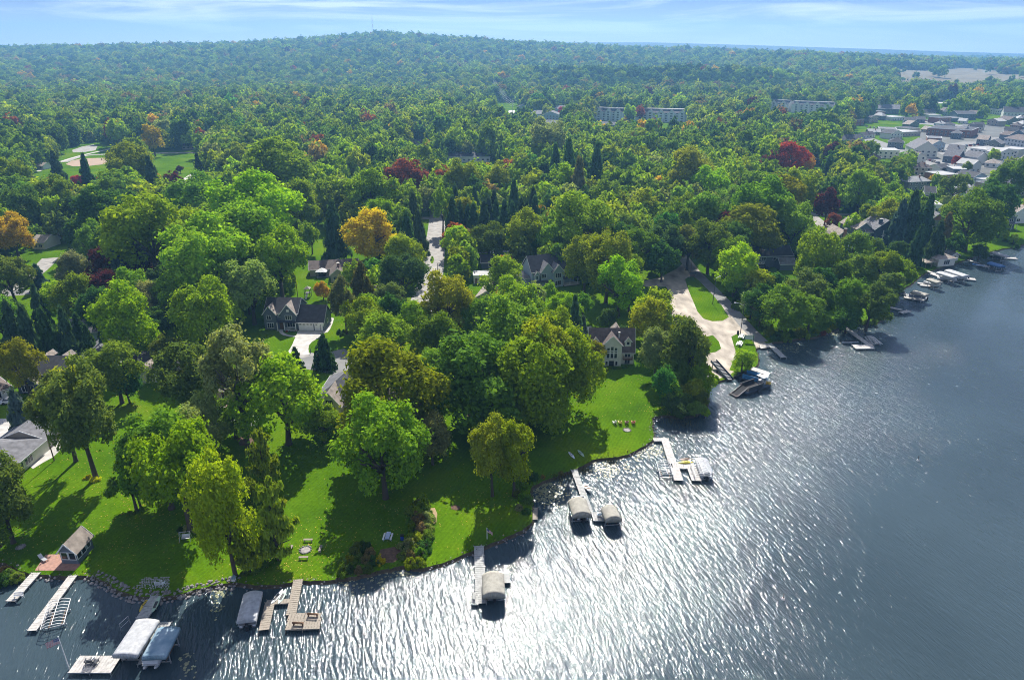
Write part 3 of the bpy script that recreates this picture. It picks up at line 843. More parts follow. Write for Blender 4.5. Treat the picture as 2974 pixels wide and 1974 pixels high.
class House:
    """local frame: x along the front, y to the rear, z up; parts are children of one Empty"""
    def __init__(s, name, label, cat, pl, pr, group=None, z=G):
        a, rz, L = frame(pl, pr, z)
        s.o = thing(name, label, cat, a, rz, group); s.L = L
    def block(s, x0, x1, y0, y1, h, roof='gx', rise=2.5, wall=SIDEW, rm=ROOFG, oh=0.45, z0=0.0, fascia=TRIM):
        mb = MB(); mb.box(x0, x1, y0, y1, z0, h, wall)
        xm, ym = (x0+x1)/2, (y0+y1)/2
        if roof == 'gx':      # ridge along x, gables left and right
            mb.add([(x0,y0,h),(x0,y1,h),(x0,ym,h+rise),(x1,y0,h),(x1,y1,h),(x1,ym,h+rise)], [(0,1,2),(3,5,4)], wall)
        elif roof == 'gy':
            mb.add([(x0,y0,h),(x1,y0,h),(xm,y0,h+rise),(x0,y1,h),(x1,y1,h),(xm,y1,h+rise)], [(0,1,2),(3,5,4)], wall)
        w = mb.build('wall', s.o)
        r = MB(); t = 0.16
        if roof == 'gx':
            k = rise / ((y1-y0)/2); e = oh
            for sg, ya in ((-1, y0), (1, y1)):
                A, Bz = ya + sg*e, h - k*e
                q = [(x0-e, A, Bz), (x1+e, A, Bz), (x1+e, ym, h+rise), (x0-e, ym, h+rise)]
                r.add(q + [(a, b, c+t) for a, b, c in q], [(0,1,2,3),(4,5,6,7),(0,1,5,4),(1,2,6,5),(2,3,7,6),(3,0,4,7)], rm)
                f = MB(); f.bar((x0-e, A+sg*.03, Bz+t/2), (x1+e, A+sg*.03, Bz+t/2), .05, .20, fascia)
                f.build('gutter', s.o)
            for xx in (x0-e-.02, x1+e+.02):
                f = MB(); f.bar((xx, y0-e, h-k*e+t/2), (xx, ym, h+rise+t/2), .05, .22, fascia); f.bar((xx, ym, h+rise+t/2), (xx, y1+e, h-k*e+t/2), .05, .22, fascia)
                f.build('bargeboard', s.o)
        elif roof == 'gy':
            k = rise / ((x1-x0)/2); e = oh
            for sg, xa in ((-1, x0), (1, x1)):
                A, Bz = xa + sg*e, h - k*e
                q = [(A, y0-e, Bz), (A, y1+e, Bz), (xm, y1+e, h+rise), (xm, y0-e, h+rise)]
                r.add(q + [(a, b, c+t) for a, b, c in q], [(0,1,2,3),(4,5,6,7),(0,1,5,4),(1,2,6,5),(2,3,7,6),(3,0,4,7)], rm)
            for yy in (y0-e-.02, y1+e+.02):
                f = MB(); f.bar((x0-e, yy, h-k*e+t/2), (xm, yy, h+rise+t/2), .05, .22, fascia); f.bar((xm, yy, h+rise+t/2), (x1+e, yy, h-k*e+t/2), .05, .22, fascia)
                f.build('bargeboard', s.o)
        elif roof == 'hip':
            e = oh; a0, a1, b0, b1 = x0-e, x1+e, y0-e, y1+e
            d = min(a1-a0, b1-b0)/2; zz = h - 0.05
            if a1-a0 >= b1-b0: r0, r1 = (a0+d, ym, zz+rise), (a1-d+1e-3, ym, zz+rise); fs = [(0,1,5,4),(1,2,5),(2,3,4,5),(3,0,4)]
            else: r0, r1 = (xm, b0+d, zz+rise), (xm, b1-d, zz+rise); fs = [(0,1,4),(1,2,5,4),(2,3,5),(3,0,4,5)]
            r.add([(a0,b0,zz),(a1,b0,zz),(a1,b1,zz),(a0,b1,zz), r0, r1], fs + [(3,2,1,0)], rm)
            f = MB()
            for p, q in (((a0,b0),(a1,b0)),((a1,b0),(a1,b1)),((a1,b1),(a0,b1)),((a0,b1),(a0,b0))):
                f.bar((p[0],p[1],zz-.06), (q[0],q[1],zz-.06), .06, .16, fascia)
            f.build('gutter', s.o)
        elif roof == 'flat':
            r.box(x0+.15, x1-.15, y0+.15, y1-.15, h+.02, h+.12, rm)
            f = MB(); 
            for p, q in (((x0,y0),(x1,y0)),((x1,y0),(x1,y1)),((x1,y1),(x0,y1)),((x0,y1),(x0,y0))):
                f.bar((p[0],p[1],h+.15), (q[0],q[1],h+.15), .32, .34, fascia)
            f.build('parapet', s.o)
        ro = r.build('roof', s.o) if r.v else None
        s.roof = ro
        return w
    def window(s, c, z, w, h, face='f', at=0.0, panes=1, frm=TRIM, arch=False):
        """face f/b/l/r, at = that face's coordinate; c along the face, z sill"""
        mb = MB(); g = MB(); t = 0.07
        def put(m, a0, a1, z0, z1, d0, d1):
            if face == 'f': m.box(c+a0, c+a1, at-d1, at-d0, z0, z1)
            elif face == 'b': m.box(c+a0, c+a1, at+d0, at+d1, z0, z1)
            elif face == 'l': m.box(at-d1, at-d0, c+a0, c+a1, z0, z1)
            else: m.box(at+d0, at+d1, c+a0, c+a1, z0, z1)
        q = 0.11
        put(mb, -w/2-q, w/2+q, z-q, z, 0.003, t); put(mb, -w/2-q, w/2+q, z+h, z+h+q, 0.003, t)
        put(mb, -w/2-q, -w/2, z, z+h, 0.003, t); put(mb, w/2, w/2+q, z, z+h, 0.003, t)
        for k in range(1, panes):
            xx = -w/2 + w*k/panes
            put(mb, xx-.05, xx+.05, z, z+h, 0.003, t)
        fo = mb.build('window', s.o, frm)
        for k in range(panes):
            g = MB(); put(g, -w/2 + w*k/panes + .02, -w/2 + w*(k+1)/panes - .02, z+.01, z+h-.01, 0.004, 0.03)
            g.build('pane', fo, GLASS)
    def door(s, c, w=1.0, h=2.1, face='f', at=0.0, m=None, z=0.05, name='door'):
        mb = MB()
        y0, y1 = (at-.06, at-.003)
        if face == 'f': mb.box(c-w/2, c+w/2, at-.06, at-.003, z, z+h)
        elif face == 'r': mb.box(at+.003, at+.06, c-w/2, c+w/2, z, z+h)
        else: mb.box(at-.06, at-.003, c-w/2, c+w/2, z, z+h)
        d = mb.build(name, s.o, m or WOODB)
        return d
    def garage_door(s, c, w, h=2.2, at=0.0, m=WHITE, lights=4):
        mb = MB()
        n = 4
        for k in range(n):
            mb.box(c-w/2, c+w/2, at-.07, at-.003, .05 + k*h/n, .05 + (k+1)*h/n - .03)
        d = mb.build('garage_door', s.o, m)
        for k in range(lights):
            xx = c - w/2 + w*(k+.5)/lights
            MB().box(xx-.28, xx+.28, at-.09, at-.071, .05+h*.80, .05+h*.92).build('pane', d, GLASS)
    def chimney(s, x, y, w, d, z0, z1, m=REDBR):
        mb = MB(); mb.box(x-w/2, x+w/2, y-d/2, y+d/2, z0, z1); c = mb.build('chimney', s.o, m)
        MB().box(x-w/2-.08, x+w/2+.08, y-d/2-.08, y+d/2+.08, z1+.001, z1+.14).build('chimney_cap', c, CONC)
    def gable_front(s, x0, x1, y0, y1, z0, h, rise, wall, rm, oh=.4, fascia=TRIM):
        return s.block(x0, x1, y0, y1, h, 'gy', rise, wall, rm, oh, z0, fascia)
    def rail(s, pts, z0, h=1.0, m=TRIM, name='railing', step=0.35):
        mb = MB()
        for a, b in zip(pts, pts[1:]):
            a3, b3 = Vector((a[0], a[1], z0)), Vector((b[0], b[1], z0))
            for zz in (h, .12): mb.bar(a3 + Vector((0,0,zz)), b3 + Vector((0,0,zz)), .07, .07)
            n = max(1, int((b3-a3).length/step))
            for k in range(n+1):
                q = a3.lerp(b3, k/n); mb.box(q.x-.03, q.x+.03, q.y-.03, q.y+.03, z0, z0+h)
        mb.build(name, s.o, m)
    def slab(s, name, x0, x1, y0, y1, z0, z1, m):
        MB().box(x0, x1, y0, y1, z0, z1).build(name, s.o, m)
    def posts(s, pts, z0, z1, w=.16, m=TRIM):
        for x, y in pts: MB().box(x-w/2, x+w/2, y-w/2, y+w/2, z0, z1).build('post', s.o, m)
    def landmark(s, phrase):
        p = s.o.location; LANDMARKS.append((p.x, p.y, phrase))

CLEAR = []      # (u0,v0,u1,v1, y) areas of the photograph no filler tree may cover
def clear(f, x0, y0, x1, y1, ground=0):
    if ground:                                  # lying areas: every strip has its own distance
        for k in range(ground):
            clear(f, x0, y0 + (y1-y0)*k/ground, x1, y0 + (y1-y0)*(k+1)/ground)
        return
    a, b = f(x0, y0), f(x1, y1)
    CLEAR.append((a[0], a[1], b[0], b[1], P((0, max(b[1], 300)), G).y))

# ---- slate-blue house with the three-bay garage
h = House('house', 'slate-blue two-storey house with twin front gables and white garage doors', 'house', ZH1(180, 920), ZH1(1500, 942))
h.landmark('the slate-blue house'); L = h.L
m_ = L*0.55
h.block(0, m_, 0.9, 9.5, 5.5, 'gx', 3.3, SIDEB, ROOFD)
h.block(m_+.01, L, 0.0, 8.2, 2.9, 'gx', 4.0, SIDEB, ROOFD)
h.block(-.2, m_*.36, .0, 5.2, 5.3, 'gy', 2.4, SIDEB, ROOFT, .35)
h.block(m_*.50, m_*.98, .3, 5.2, 5.3, 'gy', 3.0, SIDEB, ROOFT, .45, z0=2.9)
h.slab('porch_roof', m_*.37, m_-.05, -.9, .88, 2.75, 2.92, ROOFD)
h.posts([(m_*.40, -.75), (m_*.62, -.75), (m_*.97, -.75)], 0.1, 2.74, .22)
h.slab('porch_floor', m_*.365, m_-.03, -.9, .28, .0, .14, CONC)
h.rail([(m_*.63, -.78), (m_*.95, -.78)], .14, .95)
h.window(m_*.16, .75, 1.9, 1.5, 'f', 0.0, 3); h.window(m_*.74, 3.4, 1.9, 1.3, 'f', .3, 3); h.window(m_*.78, .75, 2.4, 1.4, 'f', .9, 3)
h.window(m_*.43, 4.2, 1.0, .8, 'f', .9, 1); h.window(m_*.14, 3.5, 1.3, 1.2, 'f', 0.0, 2)
h.slab('gable_vent', m_*.70, m_*.78, .2, .297, 5.9, 6.6, TRIM)
h.door(m_*.47, 1.1, 2.2, 'f', .9)
h.garage_door(m_ + (L-m_)*.33, (L-m_)*.56, 2.3); h.garage_door(m_ + (L-m_)*.81, (L-m_)*.31, 2.3, lights=2)
h.window(4.2, 1.2, .9, 1.2, 'r', L, 1)
clear(D, 612, 690, 770, 765); clear(D, 620, 765, 775, 845, 6)
# ---- cream lake house
h = House('house', 'cream lake house with steep brown roof and tall centre gable window wall', 'house', ZH2(490, 1265), ZH2(1500, 1270))
h.landmark('the cream lake house'); L = h.L
h.block(0, L, 1.2, 7.0, 3.8, 'gx', 5.6, SIDEC, ROOFB, .3)
h.gable_front(L*.27, L*.70, -.2, 4.0, 0, 6.2, 2.6, SIDEC, ROOFB, .3)
for x in (L*.125, L*.855):
    h.gable_front(x-.85, x+.85, 1.75, 3.4, 4.2, 6.6, 1.0, SIDEC, ROOFB, .25)
    h.window(x, 5.5, .8, .9, 'f', 1.75, 1)
    h.window(x, 2.05, 1.5, 1.4, 'f', 1.2, 2); h.window(x, .2, 1.4, 1.1, 'f', 1.2, 2)
    h.slab('balcony', x-1.3, x+1.3, .2, 1.19, 1.62, 1.74, WOODB); h.rail([(x-1.25,1.15),(x-1.25,.25),(x+1.25,.25),(x+1.25,1.15)], 1.74, .8, WOODB)
xc = L*.485
for dx in (-1.02, 0, 1.02):
    h.window(xc+dx, 2.4, .72, 1.35, 'f', -.2, 1); h.window(xc+dx, 3.98, .72, .35, 'f', -.2, 1); h.window(xc+dx, 4.58, .72, .85 + (.3 if dx == 0 else 0), 'f', -.2, 1)
h.window(xc-1.35, .25, .6, 1.15, 'f', -.2, 1); h.window(xc+1.35, .25, .6, 1.15, 'f', -.2, 1)
h.door(xc, 1.3, 1.5, 'f', -.2, GLASS, name='patio_door')
h.block(L*.50, L*.86, 7.01, 14, 4.0, 'hip', 4.4, SIDEC, ROOFT)
h.chimney(L*.66, 3.0, .4, .4, 6.0, 8.6, ALU)
clear(ZH2, 480, 200, 1500, 1330)
# ---- beige house with the hipped roof in the middle of the trees
h = House('house', 'beige house with hipped roof and steep front gable half hidden among trees', 'house', Z5(60, 1420), Z5(300, 1425))
h.landmark('the beige hipped-roof house'); L = h.L
h.block(-.5, 12, 2, 14, 5.8, 'hip', 4.6, SIDEC, ROOFG)
h.gable_front(.6, 5.6, -.3, 6, 0, 5.4, 3.2, SIDEC, ROOFT)
h.window(3.1, 3.1, 2.6, 1.9, 'f', -.3, 3); h.window(3.1, 5.6, 1.6, 1.1, 'f', -.3, 2); h.window(3.1, .4, 2.6, 1.9, 'f', -.3, 3)
h.slab('deck', .4, 11, -2.4, -.31, 2.55, 2.7, WOODG); h.rail([(.5,-2.3),(10.9,-2.3)], 2.7, .95)
h.posts([(.6,-2.2),(4.2,-2.2),(7.8,-2.2),(10.8,-2.2)], 0, 2.55)
h.window(8.5, 3.1, 2.2, 1.6, 'f', 2, 2)
clear(Z5, 60, 1010, 330, 1220); clear(Z5, 60, 1220, 200, 1420)
# ---- pale blue gabled house
h = House('house', 'pale blue gabled house with dark roof, stone chimney and wraparound porch', 'house', ZH4(700, 1180), ZH4(1490, 1085))
h.landmark('the pale blue gabled house'); L = h.L
h.block(0, L+6, 2.2, 11.5, 6.0, 'gx', 4.6, SIDEL, ROOFD)
h.gable_front(L*.28, L*.72, .9, 7, 0, 6.0, 3.0, SIDEL, ROOFG)
h.gable_front(L*.66, L*1.02, -.4, 6, 0, 6.0, 2.4, SIDEL, ROOFG)
h.window(L*.38, 3.6, 1.6, 1.5, 'f', .9, 2); h.window(L*.84, 3.6, 2.2, 1.6, 'f', -.4, 3); h.window(L*.84, .7, 2.2, 1.7, 'f', -.4, 3)
h.gable_front(L*.06, L*.22, 1.0, 4.5, 2.8, 5.0, 1.2, SIDEL, ROOFG, .25); h.window(L*.14, 3.3, .9, 1.3, 'f', 1.0, 1)
h.slab('porch_roof', -.3, L*.66, -.6, 2.19, 2.55, 2.72, ROOFD); h.slab('porch_floor', -.3, L*.655, -.6, 2.19, .3, .45, WOODG)
h.posts([(x, -.4) for x in (0, L*.2, L*.4, L*.6)], .45, 2.55); h.rail([(0,-.45),(L*.38,-.45)], .45, .9)
h.slab('veranda_roof', L*1.03, L+6.4, -.6, 2.19, 2.8, 2.97, ROOFD); h.slab('veranda_floor', L*1.03, L+6.4, -1.6, 2.19, .4, .55, WOODG)
h.rail([(L*1.04,-1.5),(L+6.3,-1.5)], .55, .95); h.posts([(L*1.05,-.4),(L+3,-.4),(L+6.2,-.4)], .55, 2.8)
h.window(L+3, 3.6, 2.4, 1.4, 'f', 2.2, 3)
h.block(-6.5, -.01, 4.0, 11, 3.2, 'hip', 3.2, SIDEL, ROOFG); h.gable_front(-6.2, -2.8, 2.2, 7, 0, 3.0, 2.0, SIDEL, ROOFT)
h.chimney(L*1.0, 6.9, 1.3, .9, 7.5, 11.4, STONE)
h.door(L*.5, 1.0, 2.1, 'f', .9, z=.46)
clear(ZH4, 200, 250, 1900, 1020)
# ---- ranch house with the gazebo
h = House('house', 'long low tan ranch house with brown roof beside a white gazebo', 'house', Z5(138, 492), Z5(235, 486))
h.landmark('the tan ranch house'); L = h.L
h.block(0, L, 0, 13, 2.8, 'gy', 2.2, SIDET, ROOFB); h.block(-8, 10, 8.5, 17, 2.8, 'gx', 2.2, SIDET, ROOFB)
h.chimney(L*.55, 3.5, .9, .9, 3, 6.2, REDBR); h.window(1.6, .9, 1.2, 1.2, 'f', 0, 2); h.window(-4, .9, 2, 1.3, 'f', 8.5, 2)
clear(Z5, 30, 320, 330, 500)
# ---- small buildings in the centre
h = House('garage', 'detached garage with pale grey gabled roof beside the drive', 'garage', Z5(1525, 852), Z5(1600, 858))
h.landmark('the grey-roofed garage'); h.block(0, 7, 0, 9, 2.7, 'gy', 2.3, SIDET, ROOFL); h.garage_door(3.5, 4.4, 2.1, 0.0)
clear(Z5, 1515, 735, 1650, 850)
h = House('outbuilding', 'flat white-roofed outbuilding with cream walls', 'outbuilding', Z5(1066, 500), Z5(1180, 497))
h.landmark('the flat white-roofed outbuilding'); h.block(0, h.L+2, 0, 5.5, 2.9, 'flat', 0, SIDEC, ROOFL); h.window(3, 1.0, 2.4, 1.0, 'f', 0, 3); h.door(1.0, .9, 2.0)
clear(Z5, 1050, 420, 1190, 500)
h = House('house', 'small tan-roofed house behind the flat white-roofed outbuilding', 'house', Z5(1080, 640), Z5(1150, 645))
h.landmark('the small tan-roofed house'); h.block(0, 8, 0, 12, 2.8, 'gy', 2.4, SIDET, ROOFT); h.window(2.4, .9, 1.3, 1.2, 'f', 0, 2); h.door(5, .9)
clear(Z5, 1070, 490, 1150, 600)
h = House('house', 'dark navy low house under the row of tall spruces', 'house', Z5(1118, 405), Z5(1330, 400))
h.landmark('the dark low house'); h.block(0, h.L, 0, 8, 2.6, 'gx', 2.0, SIDEN, ROOFD); h.window(4, .9, 2.2, 1.2, 'f', 0, 2); h.window(9, .9, 1.6, 1.2, 'f', 0, 2); h.garage_door(h.L*.8, 4.2, 2.1, 0.0, SIDEN)
clear(Z5, 1110, 335, 1250, 405)
h = House('house', 'grey two-storey house with tan hipped roof behind dark round tree', 'house', Z5(318, 690), Z5(420, 690))
h.landmark('the grey tan-roofed house'); h.block(0, 9.5, 0, 9, 5.2, 'hip', 3.2, SIDEB, ROOFT); h.window(3, 3.2, 1.6, 1.4, 'f', 0, 2); h.window(6.5, 3.2, 1.6, 1.4, 'f', 0, 2); h.window(3, .7, 1.6, 1.4, 'f', 0, 2); h.door(6.5)
# ---- houses at the left
h = House('house', 'grey hip-roofed house with chimney beside the concrete lane', 'house', ZL(330, 1150), ZL(740, 800))
h.landmark('the grey hip-roofed house'); L = h.L
h.block(-1, L+3, -.01, 11, 2.8, 'hip', 2.3, SIDEC, ROOFG); h.block(-9, -1.01, 1.5, 9, 2.7, 'hip', 2.0, SIDEC, ROOFG)
h.window(L*.55, .8, 2.2, 1.3, 'f', 0, 3); h.window(L*.2, .8, 1.4, 1.3, 'f', 0, 2); h.chimney(1.2, 5.2, 1.1, .9, 2.4, 5.6, CONC)
h.block(L+3.01, L+9, .3, 10, 2.7, 'gx', 2.0, SIDET, ROOFG, .3)
h.slab('roof_vent', L*.5, L*.5+.35, 6.2, 6.55, 4.0, 5.1, TRIM)
h = House('house', 'navy house with white-framed porch windows and dark gabled roof', 'house', Z4(110, 985), Z4(330, 990))
h.landmark('the navy house'); L = h.L
h.block(0, L+6, 2, 11, 4.6, 'gx', 2.8, SIDEN, ROOFD); h.gable_front(1.0, 6.5, -.4, 6, 0, 3.0, 2.0, SIDEN, ROOFT); h.window(3.6, .6, 3.2, 1.7, 'f', -.4, 4); h.window(10, .6, 2.6, 1.7, 'f', 2, 3)
for x in (4, 9, 14): h.gable_front(x-.9, x+.9, 7.5, 10.5, 4.5, 6.4, .9, SIDEN, ROOFT, .2)
clear(Z4, 100, 740, 480, 940)
h = House('house', 'long pale-grey roofed house behind the navy house', 'house', Z4(480, 900), Z4(600, 890))
h.landmark('the pale-grey roofed house'); h.block(0, 9, 0, 22, 2.8, 'gy', 2.6, SIDEW, ROOFG); h.chimney(5.6, 13, .6, .6, 3, 6.2, ALU)
h = House('house', 'low dark-roofed ranch house with cream walls among oaks', 'house', Z4(860, 870), Z4(1130, 850))
h.landmark('the dark-roofed ranch house'); h.block(0, h.L+4, 0, 9, 2.8, 'gx', 1.9, SIDEC, ROOFD); h.window(4, .8, 2.6, 1.4, 'f', 0, 3); h.window(10, .8, 1.8, 1.4, 'f', 0, 2)
h.block(3, 9, -6, -.01, 2.6, 'gy', 1.6, SIDEC, ROOFT)
h = House('house', 'brown hip-roofed house at the end of the lane', 'house', Z4(-130, 1080), Z4(90, 1010))
h.landmark('the brown hip-roofed house'); h.block(0, h.L, 0, 12, 2.7, 'hip', 3.0, SIDET, ROOFB); h.window(h.L*.6, .8, 1.8, 1.3, 'f', 0, 2); h.garage_door(h.L*.85, 2.6, 2.1, lights=2)
h = House('house', 'grey-roofed house behind a row of young spruces', 'house', Z4(430, 650), Z4(660, 640))
h.landmark('the spruce-screened house'); h.block(0, h.L, 0, 9, 2.7, 'gx', 2.6, SIDEL, ROOFG); h.window(4, .8, 2, 1.3, 'f', 0, 2)
h = House('house', 'brown-roofed house behind blue-grey spruces', 'house', Z4(910, 270), Z4(1040, 262))
h.landmark('the brown-roofed house'); h.block(0, h.L+2, 0, 10, 2.7, 'gx', 2.3, SIDET, ROOFB); h.window(4, .8, 1.6, 1.3, 'f', 0, 2)
h = House('house', 'small house with square deck and brick-red planks above the round patio', 'house', Z4(1380, 1105), Z4(1500, 1100))
h.landmark('the house with the red deck'); L = h.L
h.block(0, L+2, 4.2, 13, 3.4, 'gx', 2.4, SIDET, ROOFT); h.slab('deck', -.2, L, -.6, 4.19, .9, 1.05, BRICKP); h.rail([(-.1,-.5),(L-.1,-.5)], 1.05, .9); h.rail([(L-.1,-.5),(L-.1,3.9)], 1.05, .9)
h.posts([(0,-.4),(L-.2,-.4),(L*.5,-.4)], 0, .9); h.window(2.4, 1.2, 2.2, 1.8, 'f', 4.2, 3)
clear(Z4, 1370, 960, 1520, 1200)
for i, (a, b, wd, rm, wl_, ht, rf, lb) in enumerate((
    ((235, 1115), (320, 1112), 7, ROOFG, SIDET, 5.0, 'hip', 'tan two-storey house with grey hipped roof behind orange maple'),
    ((245, 1172), (400, 1165), 9, ROOFB, SIDEN, 2.8, 'gx', 'dark low house with brown roof behind orange maple'),
    ((390, 1168), (480, 1170), 6, ROOFL, SIDEW, 2.8, 'gx', 'small white garage with pale grey roof behind orange maple'),
    ((225, 1238), (310, 1240), 10, ROOFT, SIDEC, 3.0, 'gx', 'cream house with pale tan roof below the dark low house'))):
    h = House('house', lb, 'house', Z7(*a), Z7(*b)); h.block(0, h.L, 0, wd, ht, rf, 2.2, wl_, rm); h.window(h.L*.3, ht-2.0, 1.4, 1.2, 'f', 0, 2); h.window(h.L*.7, ht-2.0, 1.4, 1.2, 'f', 0, 2)
    h.landmark(lb[:0] + ('the ' + lb.split(' with')[0]))
clear(Z7, 225, 1060, 490, 1235)
# ---- shore houses at the right
h = House('house', 'dark slate ranch house with skylights behind the landing trees', 'house', Z6(745, 355), Z6(1000, 350))
h.landmark('the dark slate ranch house'); L = h.L
h.block(0, L, 0, 10, 4.6, 'gx', 2.6, SIDEB, ROOFD); h.block(L*.62, L*.95, -5, -.01, 2.6, 'gx', 1.8, SIDEB, ROOFG, .3); h.window(L*.35, 2.8, 1.7, 1.3, 'f', 0, 2); h.window(L*.6, 2.8, 1.2, 1.0, 'f', 0, 1); h.window(L*.85, 2.8, 1.2, 1.0, 'f', 0, 1)
h.garage_door(L*.25, 4.6, 2.1)
clear(Z6, 745, 265, 1000, 355)
h = House('house', 'grey-green craftsman house with white porch columns and brick chimney', 'house', ZR(510, 560), ZR(840, 560))
h.landmark('the craftsman house'); L = h.L
h.block(0, L, 2.0, 14, 4.2, 'gy', 3.4, SIDEGN, ROOFT); h.block(-4, -.01, 4, 13, 3.4, 'gx', 2.4, SIDEGN, ROOFT)
h.slab('porch_roof', -.2, L+.2, -.4, 1.99, 2.9, 3.1, ROOFG); h.posts([(x*L, -.2) for x in (.03,.27,.5,.73,.97)], 0, 2.9, .28)
h.chimney(L*.5, 1.6, 1.2, .7, 3.0, 8.6, REDBR); h.window(L*.28, 4.3, .9, 1.3, 'f', 2, 1); h.window(L*.72, 4.3, .9, 1.3, 'f', 2, 1); h.window(L*.5, .6, 4, 1.8, 'f', 2, 4)
h = House('house', 'dark grey gabled house with skylights next to the craftsman house', 'house', ZR(890, 430), ZR(1180, 420))
h.landmark('the skylight house'); L = h.L
h.block(0, L, 0, 13, 6.2, 'gy', 2.6, SIDEB, ROOFT); h.window(L*.28, 3.4, 1.7, 2.0, 'f', 0, 2); h.window(L*.75, 4.0, 1.6, 1.4, 'f', 0, 2); h.slab('balcony', L*.1, L*.46, -1.1, -.01, 3.0, 3.15, TRIM); h.rail([(L*.1,-1.05),(L*.46,-1.05)], 3.15, .95)
h = House('house', 'dark blue lake house with white stacked balconies', 'house', ZR(1260, 460), ZR(1720, 455))
h.landmark('the dark blue lake house'); L = h.L
h.block(0, L, 1, 13, 6.4, 'gy', 4.0, SIDEN, ROOFG); h.block(-3, -.01, 2, 11, 5.0, 'gx', 3.0, SIDEN, ROOFG); h.chimney(L*.28, 3.0, 1.3, 1.0, 6, 10.6, SIDEN)
for zf in (.4, 3.5):
    h.window(L*.84, zf+.4, 2.2, 1.7, 'f', 1, 3); h.window(L*.5, zf+.3, 2.8, 2.0, 'f', 1, 3); h.slab('balcony', L*.3, L*.72, -.6, .99, zf+2.6-2.7, zf+2.75-2.7, TRIM); h.rail([(L*.3,-.5),(L*.72,-.5)], zf+.06, .95)
h.posts([(L*.3,-.5),(L*.72,-.5)], 0, 6.2)
clear(ZR, 300, 20, 1720, 430)
h = House('garden_building', 'small white flat-roofed building with orange-red window wall', 'building', ZR(420, 935), ZR(600, 930))
h.landmark('the white building with the orange-red windows'); L = h.L
h.block(0, L, 0, 5.5, 5.4, 'flat', 0, SIDEW, ROOFT, fascia=mat('orange_red_paint', (.42,.10,.05), .6)); h.window(L*.5, 1.7, L*.72, 1.5, 'f', 0, 3, MATS['orange_red_paint']); h.slab('band', .05, L-.05, -.08, -.004, 3.9, 4.5, MATS['orange_red_paint'])
clear(ZR, 240, 650, 620, 930)
h = House('boathouse', 'cream boathouse with hipped tan roof and side deck at the shore', 'boathouse', Z6(1868, 352), Z6(1942, 345))
h.landmark('the cream boathouse'); L = h.L
h.block(-1, L+1, 0, 7, 3.2, 'hip', 1.6, SIDEC, ROOFT); h.window(L*.5, .8, 2.8, 1.6, 'f', 0, 3); h.slab('deck', -7, -1.05, 0, 6, 2.0, 2.15, WOODG); h.rail([(-6.9,.1),(-1.1,.1)], 2.15, .95, WOODG); h.posts([(-6.8,.2),(-4,.2),(-1.3,.2)], 0, 2.0, .16, WOODG)
h = House('shed', 'small grey gabled shed behind the cream boathouse', 'shed', Z6(1930, 320), Z6(1975, 316))
h.block(0, h.L, 0, 4, 2.4, 'gy', 1.3, SIDEC, ROOFG); h.door(h.L*.5, 1.0)
clear(Z6, 1780, 265, 1980, 355)
